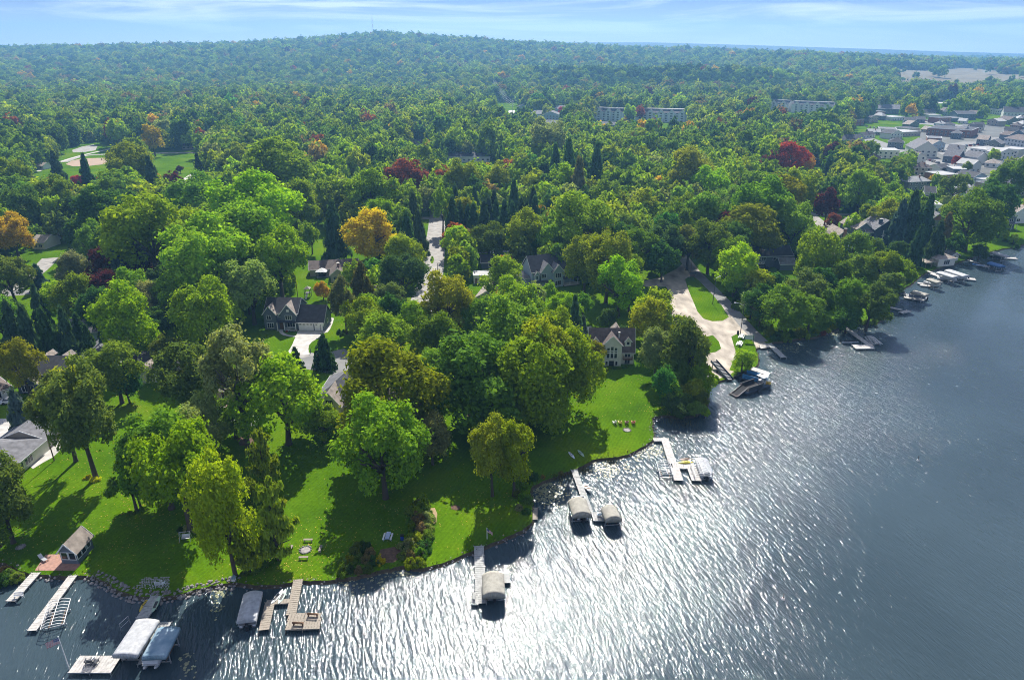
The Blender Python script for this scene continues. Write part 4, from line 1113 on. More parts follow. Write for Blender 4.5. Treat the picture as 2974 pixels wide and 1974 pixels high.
for i, (f, a, b, wd, ht, rf, rise, wl_, rm, lb) in enumerate((
    (Z9, (1690, 1130), (1810, 1135), 14, 6.2, 'gy', 3.4, SIDEGN, ROOFG, 'grey-green house with red gable peak above the boathouse lawn'),
    (Z9, (2110, 1095), (2290, 1100), 12, 6.4, 'hip', 2.4, SIDEB, ROOFG, 'blue-grey lake house with long white porch and grey hipped roof'),
    (Z9, (2290, 1060), (2400, 1060), 12, 5.6, 'gy', 3.0, SIDEW, ROOFT, 'white gabled house beside the blue-grey lake house'),
    (Z9, (1600, 605), (1760, 610), 26, 6.5, 'gy', 6.0, SIDEC, ROOFG, 'cream barn-like hall with steep grey roof by the car park'),
    (Z9, (1780, 795), (1900, 790), 14, 6.0, 'flat', 0, REDBR, ROOFL, 'brick fire station with two bay doors'),
    (Z9, (1690, 455), (1990, 475), 40, 7.0, 'flat', 0, REDBR, ROOFD, 'long red-brick flat-roofed block in town'),
    (Z9, (1690, 520), (1790, 525), 18, 6.0, 'flat', 0, REDBR, ROOFG, 'low brown-brick block beside the barn-like hall'),
    (Z9, (1990, 570), (2100, 585), 18, 3.5, 'hip', 2.0, SIDEW, ROOFL, 'low white building with pale hipped roof in the car park'),
    (Z9, (2220, 520), (2380, 545), 26, 6.0, 'gx', 3.0, SIDEW, ROOFB, 'brown-roofed shop row at the edge of town'),
    (Z9, (1800, 640), (1900, 650), 14, 5.0, 'gx', 4.0, SIDEB, ROOFG, 'blue-grey gabled house beside the parked cars'),
    (Z9, (1930, 640), (2030, 655), 12, 5.0, 'gx', 3.6, SIDEW, ROOFG, 'white-porched grey house beside the red maple'),
    (Z9, (1995, 715), (2060, 710), 12, 5.6, 'gy', 3.0, SIDEW, ROOFL, 'narrow white gabled house behind the dark oak'),
    (Z9, (1785, 715), (1860, 710), 10, 3.4, 'gx', 2.0, SIDEW, ROOFD, 'white shed with dark roof behind the fire station'),
    (Z9, (1870, 735), (1960, 738), 14, 4.6, 'flat', 0, SIDEB, ROOFL, 'grey-blue flat-roofed workshop beside the fire station'),
    (Z9, (1890, 880), (1990, 885), 14, 3.6, 'gx', 3.0, SIDEW, ROOFL, 'white house with pale gabled roof below the fire station'),
    (Z9, (1960, 905), (2100, 910), 12, 4.0, 'gx', 2.8, SIDEL, ROOFG, 'pale blue house below the white pale-gabled house'),
    (Z9, (1670, 905), (1740, 910), 10, 5.0, 'gx', 2.6, SIDEW, ROOFD, 'white house with dark roof and porch behind the tall spruces'),
    (Z9, (1680, 985), (1790, 990), 12, 4.2, 'flat', 0, SIDEW, ROOFL, 'low building with bright flat roof behind the red-gabled house'),
    (Z9, (1100, 520), (1250, 518), 14, 4.5, 'gx', 3.6, SIDEN, ROOFD, 'dark gabled building among the mid-town trees'),
    (Z9, (910, 665), (960, 662), 10, 5.0, 'gx', 2.6, SIDEN, ROOFD, 'dark house beside the scarlet maple'),
    (Z9, (1250, 670), (1300, 668), 9, 5.0, 'gx', 2.6, SIDEW, ROOFD, 'white house with dark gable under mid-town oaks'),
    (Z9, (1190, 390), (1260, 388), 14, 6.5, 'flat', 0, REDBR, ROOFG, 'three-storey brown building behind orange trees'),
    (Z9, (1350, 310), (1500, 315), 22, 7.0, 'gx', 5.0, SIDEB, ROOFG, 'grey steep-roofed lodge at the far side of town'),
    (Z9, (1610, 370), (1680, 372), 14, 4.0, 'gx', 2.8, SIDEN, ROOFD, 'dark roofed shop behind the brick block'),
    (Z9, (2215, 335), (2363, 340), 20, 7.0, 'gx', 6.0, SIDEW, ROOFD, 'white steep-roofed church hall behind the town trees'),
    (Z9, (1900, 350), (2030, 352), 24, 7.0, 'gx', 3.0, SIDEB, ROOFD, 'dark grey school block beyond the brick block'),
    (Z9, (2310, 745), (2420, 750), 16, 5.0, 'gx', 2.6, REDBR, ROOFB, 'brown brick building at the far right of town'),
    (Z8, (710, 640), (1000, 638), 18, 4.0, 'gx', 2.4, SIDEW, ROOFD, 'long dark-roofed hall beyond the village road trees'),
    (Z8, (475, 545), (540, 543), 12, 3.6, 'gx', 3.0, SIDEW, ROOFD, 'small dark house with white gable beside orange tree'),
    (Z8, (1280, 340), (1360, 345), 20, 6.0, 'gx', 3.5, SIDEL, ROOFG, 'first grey townhouse row by the power corridor'),
    (Z8, (1360, 350), (1470, 352), 20, 6.5, 'gy', 3.5, SIDEL, ROOFG, 'grey gabled townhouse between two long rows'),
    (Z8, (1380, 405), (1460, 408), 14, 5.0, 'gx', 3.0, SIDEL, ROOFG, 'grey house in front of the gabled townhouse'),
    (Z8, (1440, 300), (1580, 302), 20, 5.0, 'gx', 3.6, SIDEL, ROOFG, 'long grey house row behind the estate road'),
    (Z8, (1190, 285), (1250, 285), 16, 5.0, 'gy', 3.0, SIDEL, ROOFD, 'blue-grey house with dark gable by the corridor lawn'),
    (Z8, (1740, 405), (1850, 410), 10, 4.0, 'gx', 2.5, SIDEB, ROOFG, 'grey-roofed house in front of the apartment block'),
    (Z7, (232, 690), (300, 692), 8, 2.8, 'gx', 1.8, SIDEW, ROOFT, 'small white park pavilion beside the ball field'),
    (Z7, (255, 345), (330, 345), 14, 5.0, 'gx', 4.0, SIDEL, ROOFG, 'pale blue steep-roofed house beyond the park trees'),
    (Z7, (790, 330), (890, 330), 12, 4.0, 'gx', 2.5, SIDET, ROOFT, 'tan house deep in the woods beyond the park'),
    (Z7, (1250, 555), (1400, 555), 14, 3.0, 'gx', 2.4, SIDET, ROOFB, 'brown park lodge under the orange oaks'))):
    h = House('house' if 'house' in lb else 'building', lb, 'house' if 'house' in lb else 'building', f(*a), f(*b))
    h.block(0, h.L, 0, wd, ht, rf, rise, wl_, rm, .5)
    n = max(2, int(h.L / 3.6))
    for k in range(n):
        for fl in range(max(1, int(ht / 2.9))):
            h.window(h.L*(k+.5)/n, .9 + fl*2.8, min(1.6, h.L/n*.5), 1.4, 'f', 0, 1 if h.L/n < 3 else 2)
    if 'porch' in lb:
        h.slab('porch_roof', 0, h.L, -2.4, -.01, 2.9, 3.05, rm); h.posts([(h.L*q/5+.1*(q == 0)-.1*(q == 5), -2.3) for q in range(6)], 0, 2.9)
    if 'red gable' in lb:
        MB().add([(h.L*.18, -.05, 6.6), (h.L*.82, -.05, 6.6), (h.L*.5, -.05, 9.1)], [(0,1,2)]).build('gable_panel', h.o, REDBR)
    if 'fire station' in lb:
        for q in (.3, .7): h.garage_door(h.L*q, h.L*.3, 3.6, -.1, DARKM, 0)
    short = 'the ' + (lb.split(' with ')[0].split(' in front')[0].split(' beyond')[0].split(' behind')[0].split(' beside')[0].split(' by ')[0].split(' above')[0].split(' below')[0].split(' at ')[0].split(' between')[0].split(' deep')[0].split(' under')[0])
    if f is not Z8 and f is not Z7: h.landmark(short)
    u0, v0 = f(min(a[0], b[0]), a[1] - 30)
    if f is Z9 or f is Z8: CLEAR.append((u0 + 4, v0 - 14, f(*b)[0] - 4, f(*b)[1] - 5, P(f(*a), G).y))
# ---- long gabled apartment blocks
SIDEA = mat('pale_apartment_siding', (0.58, 0.66, 0.70), 0.7, 0.05, 1)
for (f, a, b, n, rm, wl_, lb) in (
    (Z8, (1990, 362), (2350, 372), 5, ROOFD, SIDEA, 'long pale blue apartment block with five front gables and flat roof centre'),
    (Z8, (1715, 352), (1910, 362), 3, ROOFD, SIDEA, 'shorter pale blue apartment block with bright flat roof centre'),
    (Z9, (760, 300), (1045, 312), 4, ROOFD, SIDEW, 'cream-ended apartment block with dark roof and small dormers'),
    (Z9, (612, 285), (740, 295), 2, ROOFD, SIDEW, 'cream wing block standing next to the dormered apartment block')):
    h = House('apartment_block', lb, 'apartment block', f(*a), f(*b), 'apartment blocks beyond the village')
    L = h.L; dp = L*.32; ht = 11.0
    h.block(0, L, 0, dp, ht, 'gx', 4.0, wl_, rm, .4)
    h.slab('roof_deck', L*.03, L*.97, dp*.32, dp*.68, ht+2.9, ht+4.3, ROOFL)
    for k in range(n):
        x = L*(k+.5)/n; w = L/n*.30
        h.gable_front(x-w, x+w, -1.4, dp*.35, 0, ht, 4.0, wl_, rm, .4)
        for fl in range(4):
            h.window(x, 1.0+fl*2.8, 2.6, 1.6, 'f', -1.4, 2)
    for k in range(1, n):
        for fl in range(4): h.window(L*k/n, 1.0+fl*2.8, 2.2, 1.6, 'f', 0, 2)
    CLEAR.append((f(*a)[0], f(*a)[1]-40, f(*b)[0], f(*b)[1]-4, P(f(*a), G).y))
clear(Z8, 1060, 190, 1180, 320, 4); clear(Z8, 710, 575, 1030, 640); clear(Z9, 1600, 600, 1900, 700, 4)
clear(Z6, 300, 330, 480, 860, 10); clear(Z6, 480, 460, 660, 860, 8); clear(Z6, 650, 620, 800, 860, 6); clear(Z6, 150, 400, 300, 600, 5)
clear(Z5, 760, 60, 870, 300, 8); clear(Z5, 735, 300, 870, 520, 6)
clear(Z7, 430, 600, 850, 680, 4); clear(Z7, 1040, 610, 1350, 770, 5); clear(Z7, 490, 520, 670, 575, 2); clear(Z7, 250, 690, 700, 770, 3)
clear(Z4, 0, 130, 330, 345, 6); clear(Z4, 330, 270, 560, 320, 2); clear(Z6, 1880, 130, 2363, 260, 5); clear(Z6, 1650, 300, 1800, 380, 3); clear(Z6, 1100, 50, 1180, 130, 3)
clear(Z5, 0, 200, 120, 320, 4); clear(Z5, 0, 500, 150, 640, 4); clear(Z5, 250, 270, 380, 330, 2); clear(Z6, 1080, 540, 1300, 720, 5)
clear(Z9, 880, 985, 1200, 1015, 2); clear(D, 1795, 342, 1885, 392)

# ---- the rest of the town: houses and shops packed between the streets
rtn = random.Random(61); placed = [(o.location.x, o.location.y) for o in COL.objects if o.type == 'EMPTY']
WL_ = [(SIDEW,'white'),(SIDEC,'cream'),(SIDEB,'slate-blue'),(SIDET,'tan'),(REDBR,'brick'),(SIDEL,'pale blue'),(SIDEGN,'grey-green')]
RF_ = [(ROOFG,'grey'),(ROOFD,'dark'),(ROOFT,'tan'),(ROOFL,'pale'),(ROOFB,'brown')]
town_labels = set(); made = 0
for k in range(900):
    if made >= 64: break
    x, y = rtn.uniform(1990, 2400), rtn.uniform(262, 478)
    if y > 262 + (2400-x)*1.2 + 100: continue
    if x < 2080 and y > 380: continue
    p = P(D(x, y))
    if not in_poly(p.x, p.y, land) or any((a-p.x)**2 + (b-p.y)**2 < 24**2 for a, b in placed): continue
    placed.append((p.x, p.y)); made += 1
    flat = rtn.random() < .35; Lm = rtn.uniform(9, 14) if not flat else rtn.uniform(14, 26)
    dpx = Lm*F/depth_of(p); a = D(x, y); b = (a[0] + dpx, a[1] + rtn.uniform(-.10, .14)*dpx)
    (wm_, wn_), (rm_, rn_) = rtn.choice(WL_), rtn.choice(RF_)
    if flat: rm_, rn_ = rtn.choice((RF_[3], RF_[0], RF_[1]))
    rfk = 'flat' if flat else rtn.choice(('gx','gy','gx','hip')); ht = rtn.choice((3.2, 5.4, 5.6)) if not flat else rtn.choice((4.2, 6.4))
    kind = 'shop' if flat else 'house'
    d_, ph = min(((q[0]-p.x)**2 + (q[1]-p.y)**2, q[2]) for q in LANDMARKS if q[2])
    st_ = 'two-storey ' if ht > 5 else 'low '
    lb = '%s%s %s with %s %s roof near %s' % (st_, wn_, kind, {'flat':'flat','gx':'long gabled','gy':'front-gabled','hip':'hipped'}[rfk], rn_, ph)
    lb = ' '.join(lb.split()[:16])
    if lb in town_labels: lb = ' '.join(lb.replace('two-storey ', 'taller ').replace('low ', 'lower ').split()[:16])
    h = House('house' if not flat else 'shop_building', lb, kind, a, b)
    town_labels.add(lb)
    h.block(0, h.L, 0, rtn.uniform(8, 13) if not flat else rtn.uniform(14, 22), ht, rfk, rtn.uniform(2.4, 3.6), wm_, rm_, .45)
    n = max(2, int(h.L/3.6))
    for q in range(n):
        for fl in range(2 if ht > 5 else 1): h.window(h.L*(q+.5)/n, .9 + fl*2.7, 1.4, 1.3, 'f', 0, 1)
    if rtn.random() < .3 and not flat: h.chimney(h.L*.6, 3, .7, .7, ht, ht+3.4, REDBR)
    pr_ = proj((p.x, p.y, G + ht + 2))
    CLEAR.append((a[0]+2, pr_[1], b[0]-2, a[1]-1, p.y))
# ================================================================ DOCKS, BOATS, THINGS ON THE SHORE
DZ = 0.55
def dock(label, segs, m=DECKW, name='dock', pitch=3.0, z=DZ, post_every=3.0):
    a0 = P(segs[0][0], z)
    o = thing(name, label, 'dock', (a0.x, a0.y, 0))
    for ks, sgm in enumerate(segs):
        zz_ = Vector((0, 0, .014*ks)); a, b = P(sgm[0], z) + zz_, P(sgm[1], z) + zz_; w = sgm[2]
        d = b - a; L = d.length; d.normalize(); nn = Vector((-d.y, d.x, 0))
        k = max(1, round(L / pitch)); sl = L / k
        for i in range(k):
            p, q = a + d*(i*sl + .02), a + d*((i+1)*sl - .02)
            mb = MB(); lo = p - Vector((a0.x, a0.y, 0)); hi = q - Vector((a0.x, a0.y, 0))
            nb = max(3, int(sl / .42))
            for j in range(nb):                       # deck boards
                s0, s1 = lo.lerp(hi, j/nb), lo.lerp(hi, (j+.93)/nb)
                c = (s0 + s1)/2; ln = (s1 - s0).length
                mb.bar(c - nn*w/2, c + nn*w/2, ln, .05)
            mb.build('deck_panel', o, m)
            fr = MB(); 
            for sd in (-1, 1):
                e = nn*sd*(w/2 - .04) - Vector((0, 0, .12)); fr.bar(lo + e, hi + e, .06, .18)
            fr.build('frame_beam', o, ALU if m is not WOODG else WOODG)
        n = max(1, round(L / post_every))
        for i in range(n + 1):
            for sd in (-1, 1):
                p = a + d*(L*i/n*.98 + .05) + nn*sd*(w/2 + .05) - Vector((a0.x, a0.y, 0))
                MB().tube([(p.x, p.y, -1.2), (p.x, p.y, z + .16)], .045, 6).build('post', o, ALU if m is not WOODG else WOODG)
    LANDMARKS.append((a0.x, a0.y, None))
    return o

def canopy(label, pb, pf, w, ztop, m, style='arch', frame_m=ALU, lift=True, group=None, bare=False, zl=None):
    """boat lift with a canvas roof; pb/pf = px of the roof's ridge at its rear and front end"""
    a, b = P(pb, ztop), P(pf, ztop); d = b - a; L = d.length
    rz = math.atan2(d.y, d.x)
    o = thing('boat_lift', label, 'boat lift', (a.x, a.y, 0), rz, group)
    n = 13 if style == 'arch' else 9; rows = max(8, int(L/.45)); vs_, fs = [], []
    if not bare:
        for i in range(rows + 1):
            x = L*i/rows; sag = .05*abs(math.sin(math.pi*i/rows*max(3, round(L/1.6))))
            ring = []
            for k in range(n):
                t = k/(n-1)*2 - 1
                if style == 'arch': zz = ztop - .75*abs(t)**2.2 - sag*(1-t*t)
                else: zz = ztop - .28*abs(t)**1.6 - sag*(1-t*t)*.8
                ring.append((x, t*w/2, zz))
            ze = ring[0][2]
            ring = [(x, -w/2 - .02, ze - .55 - sag)] + ring + [(x, w/2 + .02, ze - .55 - sag)]
            vs_ += ring
        nn = n + 2
        for i in range(rows):
            for k in range(nn-1): fs.append((i*nn+k, i*nn+k+1, (i+1)*nn+k+1, (i+1)*nn+k))
        mb = MB(); mb.add(vs_, fs)
        for i in (0, rows):                                    # end valances
            r = vs_[i*nn:(i+1)*nn]; zb = r[0][2]
            for k in range(1, nn-2):
                mb.add([r[k], r[k+1], (r[k+1][0], r[k+1][1], zb), (r[k][0], r[k][1], zb)], [(0,1,2,3)])
        c = mb.build('canopy', o, m, True)
        md = c.modifiers.new('thickness', 'SOLIDIFY'); md.thickness = .03
    else:
        for k in range(9):
            x = L*k/8; f = MB(); f.tube([(x, -w/2, ztop-.5), (x, -w/4, ztop-.1), (x, w/4, ztop-.1), (x, w/2, ztop-.5)], .05, 6); f.build('roof_bow', o, WHITE)
        for y in (-w/2, 0, w/2): MB().tube([(0, y, ztop-.5 + (.42 if y == 0 else 0)), (L, y, ztop-.5 + (.42 if y == 0 else 0))], .05, 6).build('roof_rail', o, WHITE)
    top = ztop - (.8 if style == 'arch' else .5)
    for x in (L*.22, L*.78):
        for y in (-w/2 + .12, w/2 - .12):
            MB().box(x-.06, x+.06, y-.06, y+.06, -1.2, top).build('post', o, frame_m)
        MB().bar((x, -w/2, .35), (x, w/2, .35), .1, .14).build('cross_beam', o, frame_m)
    for y in (-w/2 + .12, w/2 - .12):
        MB().bar((L*.1, y, top), (L*.9, y, top), .06, .08).build('side_rail', o, frame_m)
        MB().bar((L*.2, y*.6, .46), (L*.8, y*.6, .46), .12, .10).build('bunk', o, WOODB)
    return o, a, rz, L

def pontoon_boat(label, pos, rz, L=7.0, w=2.5, cover=None, z=0.25, col=(.7,.72,.74,1), bimini=False, group=None):
    o = thing('pontoon_boat', label, 'boat', (pos.x, pos.y, 0), rz, group)
    for y in (-w*.33, w*.33):
        MB().tube([(0, y, z+.05), (L*.86, y, z+.05), (L*.95, y, z+.15), (L, y, z+.32)], [.32,.32,.24,.05], 10).build('pontoon', o, ALU, True)
    MB().box(0, L*.93, -w/2, w/2, z+.36, z+.46).build('deck', o, ALU)
    for y in (-w/2+.04, w/2-.04):
        p = MB().box(.3, L*.88, y-.03, y+.03, z+.47, z+1.15).build('side_panel', o, PLASTIC); p.color = col
    p = MB().box(L*.88, L*.88+.06, -w/2+.1, w/2-.1, z+.47, z+1.15).build('front_panel', o, PLASTIC); p.color = col
    for y in (-w*.3, w*.3):
        MB().box(.6, 2.0, y-.32, y+.32, z+.47, z+.92).box(.6, .78, y-.32, y+.32, z+.9, z+1.3).build('seat', o, WHITE)
        MB().box(L*.6, L*.84, y-.3, y+.3, z+.47, z+.92).build('seat', o, WHITE)
    MB().box(L*.42, L*.5, .1, w*.36, z+.47, z+1.35).build('console', o, DARKM)
    MB().box(-.55, -.05, -.2, .2, z-.3, z+.75).build('motor', o, BLACK)
    if cover:
        vs_, fs = [], []; nx, ny = 16, 8
        for i in range(nx+1):
            for k in range(ny+1):
                t = k/ny*2-1; zz = z + 1.75 - .45*abs(t)**1.8 - .08*abs(math.sin(i*1.1)) - (.15 if i in (0, nx) else 0)
                vs_.append((L*.97*i/nx - .1, t*(w/2+.08), zz))
        fs = [(i*(ny+1)+k, i*(ny+1)+k+1, (i+1)*(ny+1)+k+1, (i+1)*(ny+1)+k) for i in range(nx) for k in range(ny)]
        mb = MB(); mb.add(vs_, fs)
        for k in (0, ny):
            for i in range(nx):
                a, b = vs_[i*(ny+1)+k], vs_[(i+1)*(ny+1)+k]; mb.add([a, b, (b[0], b[1], z+.75), (a[0], a[1], z+.75)], [(0,1,2,3)])
        for i in (0, nx):
            for k in range(ny):
                a, b = vs_[i*(ny+1)+k], vs_[i*(ny+1)+k+1]; mb.add([a, b, (b[0], b[1], z+.95), (a[0], a[1], z+.95)], [(0,1,2,3)])
        mb.build('cover', o, cover, True)
    if bimini:
        mb = MB()
        for i in range(9):
            pass
        mb.loft([[(x, y, z+2.25-.12*abs(y)/w*2) for y in (-w/2, -w/4, 0, w/4, w/2)] for x in (L*.25, L*.4, L*.55)], closed=False, caps=False)
        mb.build('bimini_top', o, bimini)
        for x in (L*.25, L*.55):
            for y in (-w/2, w/2): MB().tube([(L*.4, y, z+1.0), (x, y, z+2.15)], .02, 5).build('bimini_pole', o, ALU)
    return o

def hull_rings(L, w, h, n=9, flat=False):
    rings = []
    for i in range(n):
        t = i/(n-1); k = (math.sin(math.pi*min(1, .5 + t*.5)))**.55 if not flat else math.sin(math.pi*(0.02+.96*t))**.6
        k = max(k, .03); y = w/2*k; x = L*t; zz = h*(.25*t**3)
        rings.append([(x, -y, h+zz), (x, -y*.85, h*.35+zz), (x, 0, zz), (x, y*.85, h*.35+zz), (x, y, h+zz), (x, y*.3, h*1.08+zz), (x, -y*.3, h*1.08+zz)])
    return rings
def runabout(label, pos, rz, L=6.0, w=2.2, z=0.3, col=(.75,.76,.78,1), group=None):
    o = thing('motor_boat', label, 'boat', (pos.x, pos.y, z), rz, group)
    hl = MB().loft(hull_rings(L, w, .95)).build('hull', o, PLASTIC, False); hl.color = col
    MB().box(L*.12, L*.55, -w*.33, w*.33, .99, 1.06).build('cockpit', o, DARKM)
    MB().add([(L*.56,-w*.36,1.02),(L*.56,w*.36,1.02),(L*.49,w*.32,1.5),(L*.49,-w*.32,1.5)], [(0,1,2,3)]).build('windscreen', o, GLASS)
    MB().box(L*.2, L*.3, -w*.28, w*.28, 1.06, 1.35).build('seat', o, WHITE)
    MB().box(-.4, .05, -.2, .2, .2, 1.25).build('motor', o, BLACK)
    return o
def jet_ski(label, pos, rz, z=0.15, col=(.7,.72,.75,1), group=None):
    o = thing('jet_ski', label, 'jet ski', (pos.x, pos.y, z), rz, group)
    hl = MB().loft(hull_rings(3.0, 1.15, .5)).build('hull', o, PLASTIC); hl.color = col
    MB().loft([[(x, -wd, .5), (x, -wd*.7, hh), (x, wd*.7, hh), (x, wd, .5)] for x, wd, hh in ((.2,.2,.7),(.9,.24,.9),(1.5,.2,.85),(1.7,.22,1.0),(2.3,.16,.75))]).build('seat', o, BLACK)
    MB().bar((1.75,-.4,1.1), (1.75,.4,1.1), .05, .05).build('handlebar', o, BLACK)
    return o
def kayak(label, pos, rz, col, L=3.1, w=.75, z=0.0, group=None, roll=0.0):
    o = thing('kayak', label, 'kayak', (pos.x, pos.y, z), rz, group)
    rings = []
    for i in range(13):
        t = i/12; k = max(.04, math.sin(math.pi*t)**.7); y = w/2*k; zz = .10*(2*t-1)**2
        rings.append([(L*(t-.5), y*math.cos(a), .18*k + zz + .17*k*math.sin(a)) for a in [q*math.pi/5 for q in range(10)]])
    b = MB().loft(rings).build('hull', o, PLASTIC, True); b.color = col
    MB().loft([[(x, .26*math.cos(a)*s, zz + .0*a) for a in [q*math.pi/4 for q in range(8)]] for x, s, zz in ((0,1,.352),(0,.9,.368))]).build('cockpit', o, BLACK)
    pts_ = [(.42*math.cos(q*math.pi/6), .24*math.sin(q*math.pi/6), .36) for q in range(13)]
    MB().tube(pts_, .03, 5).build('cockpit_rim', o, BLACK)
    return o
def paddleboard(label, pos, rz, col=(.75,.8,.75,1), z=.05, group=None, L=3.2, w=.8):
    o = thing('paddleboard', label, 'paddleboard', (pos.x, pos.y, z), rz, group)
    rings = []
    for i in range(15):
        t = i/14; y = max(.02, w/2*math.sin(math.pi*t)**.5); zz = .12*max(0, t-.75)**1.5*3
        rings.append([(L*(t-.5), -y, zz), (L*(t-.5), -y*.8, zz+.10), (L*(t-.5), y*.8, zz+.10), (L*(t-.5), y, zz)])
    b = MB().loft(rings).build('board', o, PLASTIC); b.color = col
    MB().box(-.9, .6, -.22, .22, .101, .108).build('grip_pad', o, DARKM)
    return o
def adirondack(label, pos, rz, col, group=None, z=None):
    o = thing('garden_chair', label, 'chair', (pos.x, pos.y, pos.z if z is None else z), rz, group)
    def pt(name, mb): q = mb.build(name, o, PLASTIC); q.color = col
    s = MB()
    for k in range(5): s.box(-.30, .30, .02+k*.115, .12+k*.115, .36-k*.025, .385-k*.025)
    pt('seat', s)
    b = MB()
    for k in range(5):
        x = -.28 + k*.14; hh = .78 + .12*(1-abs(k-2)/2)
        b.bar((x, .56, .22), (x*1.12, .56+.35, .22+hh), .12, .025, up=(0,1,0))
    pt('backrest', b)
    for x in (-.36, .36):
        pt('armrest', MB().box(x-.07, x+.07, -.05, .72, .60, .63))
        pt('leg', MB().box(x-.03, x+.03, .02, .12, 0, .598)); pt('leg', MB().bar((x*.85, .10, .30), (x*.85, .95, .03), .03, .1))
    return o
def picnic_table(label, pos, rz, m=WOODG, seatm=None, group=None, L=1.9):
    o = thing('picnic_table', label, 'picnic table', (pos.x, pos.y, G), rz, group)
    for k in range(5): MB().box(-L/2, L/2, -.38+k*.155, -.24+k*.155, .72, .76).build('table_plank', o, m)
    for y in (-.75, .60):
        MB().box(-L/2, L/2, y, y+.14, .43, .47).box(-L/2, L/2, y+.15-.30*(y > 0)*0, y+.29, .43, .47).build('bench', o, seatm or m)
    for x in (-L*.36, L*.36):
        f = MB(); f.bar((x, -.72, 0), (x, -.25, .72), .05, .1); f.bar((x, .72, 0), (x, .25, .72), .05, .1); f.bar((x, -.8, .40), (x, .8, .40), .05, .1); f.build('leg_frame', o, m)
    return o
def bench(label, pos, rz, m=WOODG, back=False, L=1.6, group=None, z=G):
    o = thing('bench', label, 'bench', (pos.x, pos.y, z), rz, group)
    for k in range(3): MB().box(-L/2, L/2, -.21+k*.145, -.08+k*.145, .42, .46).build('seat_plank', o, m)
    for x in (-L*.4, L*.4): MB().box(x-.05, x+.05, -.18, .18, 0, .419).build('leg', o, m)
    if back:
        for k in range(2): MB().bar((-L/2, .26, .60+k*.18), (L/2, .26, .60+k*.18), .03, .13).build('back_slat', o, m)
        for x in (-L*.4, L*.4): MB().box(x-.04, x+.04, .24, .30, 0, .85).build('back_post', o, m)
    return o
ROCKM = []
for k in range(5):
    bm = bmesh.new(); bmesh.ops.create_icosphere(bm, subdivisions=1, radius=1)
    rg_ = random.Random(40+k)
    for v in bm.verts: v.co *= rg_.uniform(.72, 1.15); v.co.z *= .72
    me = bpy.data.meshes.new('stone'); bm.to_mesh(me); bm.free(); me.materials.append(STONE); ROCKM.append(me)
def stone(parent, x, y, z, r, rg_):
    o = link('stone', rg_.choice(ROCKM), parent); o.location = (x, y, z)
    o.rotation_euler = (rg_.uniform(-.4,.4), rg_.uniform(-.4,.4), rg_.uniform(0, 6.28)); o.scale = (r*rg_.uniform(.85,1.3), r*rg_.uniform(.8,1.1), r*rg_.uniform(.7,1.0))
    return o
def fire_ring(label, pos, r=.9, n=14):
    o = thing('fire_pit', label, 'fire pit', (pos.x, pos.y, G)); rg_ = random.Random(int(pos.x*10))
    MB().tube([(0,0,.02), (0,0,.06)], [r*.9, r*.75], 16).build('ash_bed', o, mat('ash', (.30,.28,.26), .95, .3, 2))
    for k in range(n):
        a = 6.28*k/n; stone(o, math.cos(a)*r, math.sin(a)*r, .09, r*.22, rg_)
    return o
def flagpole(label, pos, h, flag_dir, fw=1.5, fh=.9, z=G, plain=None):
    o = thing('flagpole', label, 'flagpole', (pos.x, pos.y, z))
    MB().tube([(0,0,0), (0,0,h)], [.075,.05], 8).build('pole', o, WHITE if not plain else DARKM)
    MB().tube([(0,0,h), (0,0,h+.12)], .07, 8).build('finial', o, WHITE)
    red, blu = mat('flag_red', (.42,.03,.04), .8, .05), mat('flag_blue', (.04,.05,.20), .8, .05)
    nx, ny = 14, 13; mb = MB()
    dx, dy = math.cos(flag_dir), math.sin(flag_dir)
    def pt(i, k):
        s = fw*i/nx; wv = .10*math.sin(i*.9)*i/nx; dr = -.35*(i/nx)**1.3*fw*.8
        return (dx*s - dy*wv, dy*s + dx*wv, h - .1 - fh*k/ny + dr)
    for i in range(nx):
        for k in range(ny):
            mm = blu if (i < nx*.42 and k < 7) else (red if k % 2 == 0 else WHITE)
            mb.add([pt(i,k), pt(i+1,k), pt(i+1,k+1), pt(i,k+1)], [(0,1,2,3)], mm)
    st = []
    for i in range(1, 6, 1):
        for k in range(1, 7, 2):
            c = Vector(pt(i, k)); 
            mb.add([c + Vector((dx*.03 - .012*dy*s, dy*.03 + .012*dx*s, q)) for s, q in ((1,-.03),(1,.03))] + [c + Vector((dx*.09 - .012*dy*s, dy*.09 + .012*dx*s, q)) for s, q in ((1,.03),(1,-.03))], [(0,1,2,3)], WHITE)
    mb.build('flag', o)
    return o
def towards(a, b): return math.atan2(b.y - a.y, b.x - a.x)

# ---- left docks
dock('pale dock with double white seat at its end beside the brick patio', [(Z1(213,935), Z1(60,1105), 1.5)])
p = P(Z1(112,1082), DZ); o = bench('white double bench seat on the end of the short dock', p, R(8), WHITE, True, 1.4, z=DZ+.03)
dock('long narrow pale dock with empty lift frame alongside', [(Z1(430,952), Z1(185,1278), 1.4)])
canopy('bare white boat lift frame without canvas beside the long narrow dock', Z1(345,1090), Z1(300,1240), 3.0, 1.9, None, bare=True)
dock('blue-grey gangway dock leading to the canopied boat lifts', [(ZD(1095,590), ZD(925,850), 1.8), (ZD(925,850), ZD(640,1310), 1.6), (ZD(1080,935), ZD(1250,935), 1.2), (ZD(1075,960), ZD(925,1385), 1.2)], DECKG)
dock('broad white floating platform with two chairs and a table', [(ZD(138,1382), ZD(632,1382), 2.9)], DECKW, 'swim_platform')
canopy('long grey-white canvas boat lift at the gangway dock', ZD(985,855), ZD(715,1265), 3.4, 3.0, TARPW, 'flat')
pp = P(ZD(760,1310), 0); q0 = P(ZD(985,960), 0); runabout('white motor boat under the long grey-white canvas', q0, towards(q0, pp), 6.5)
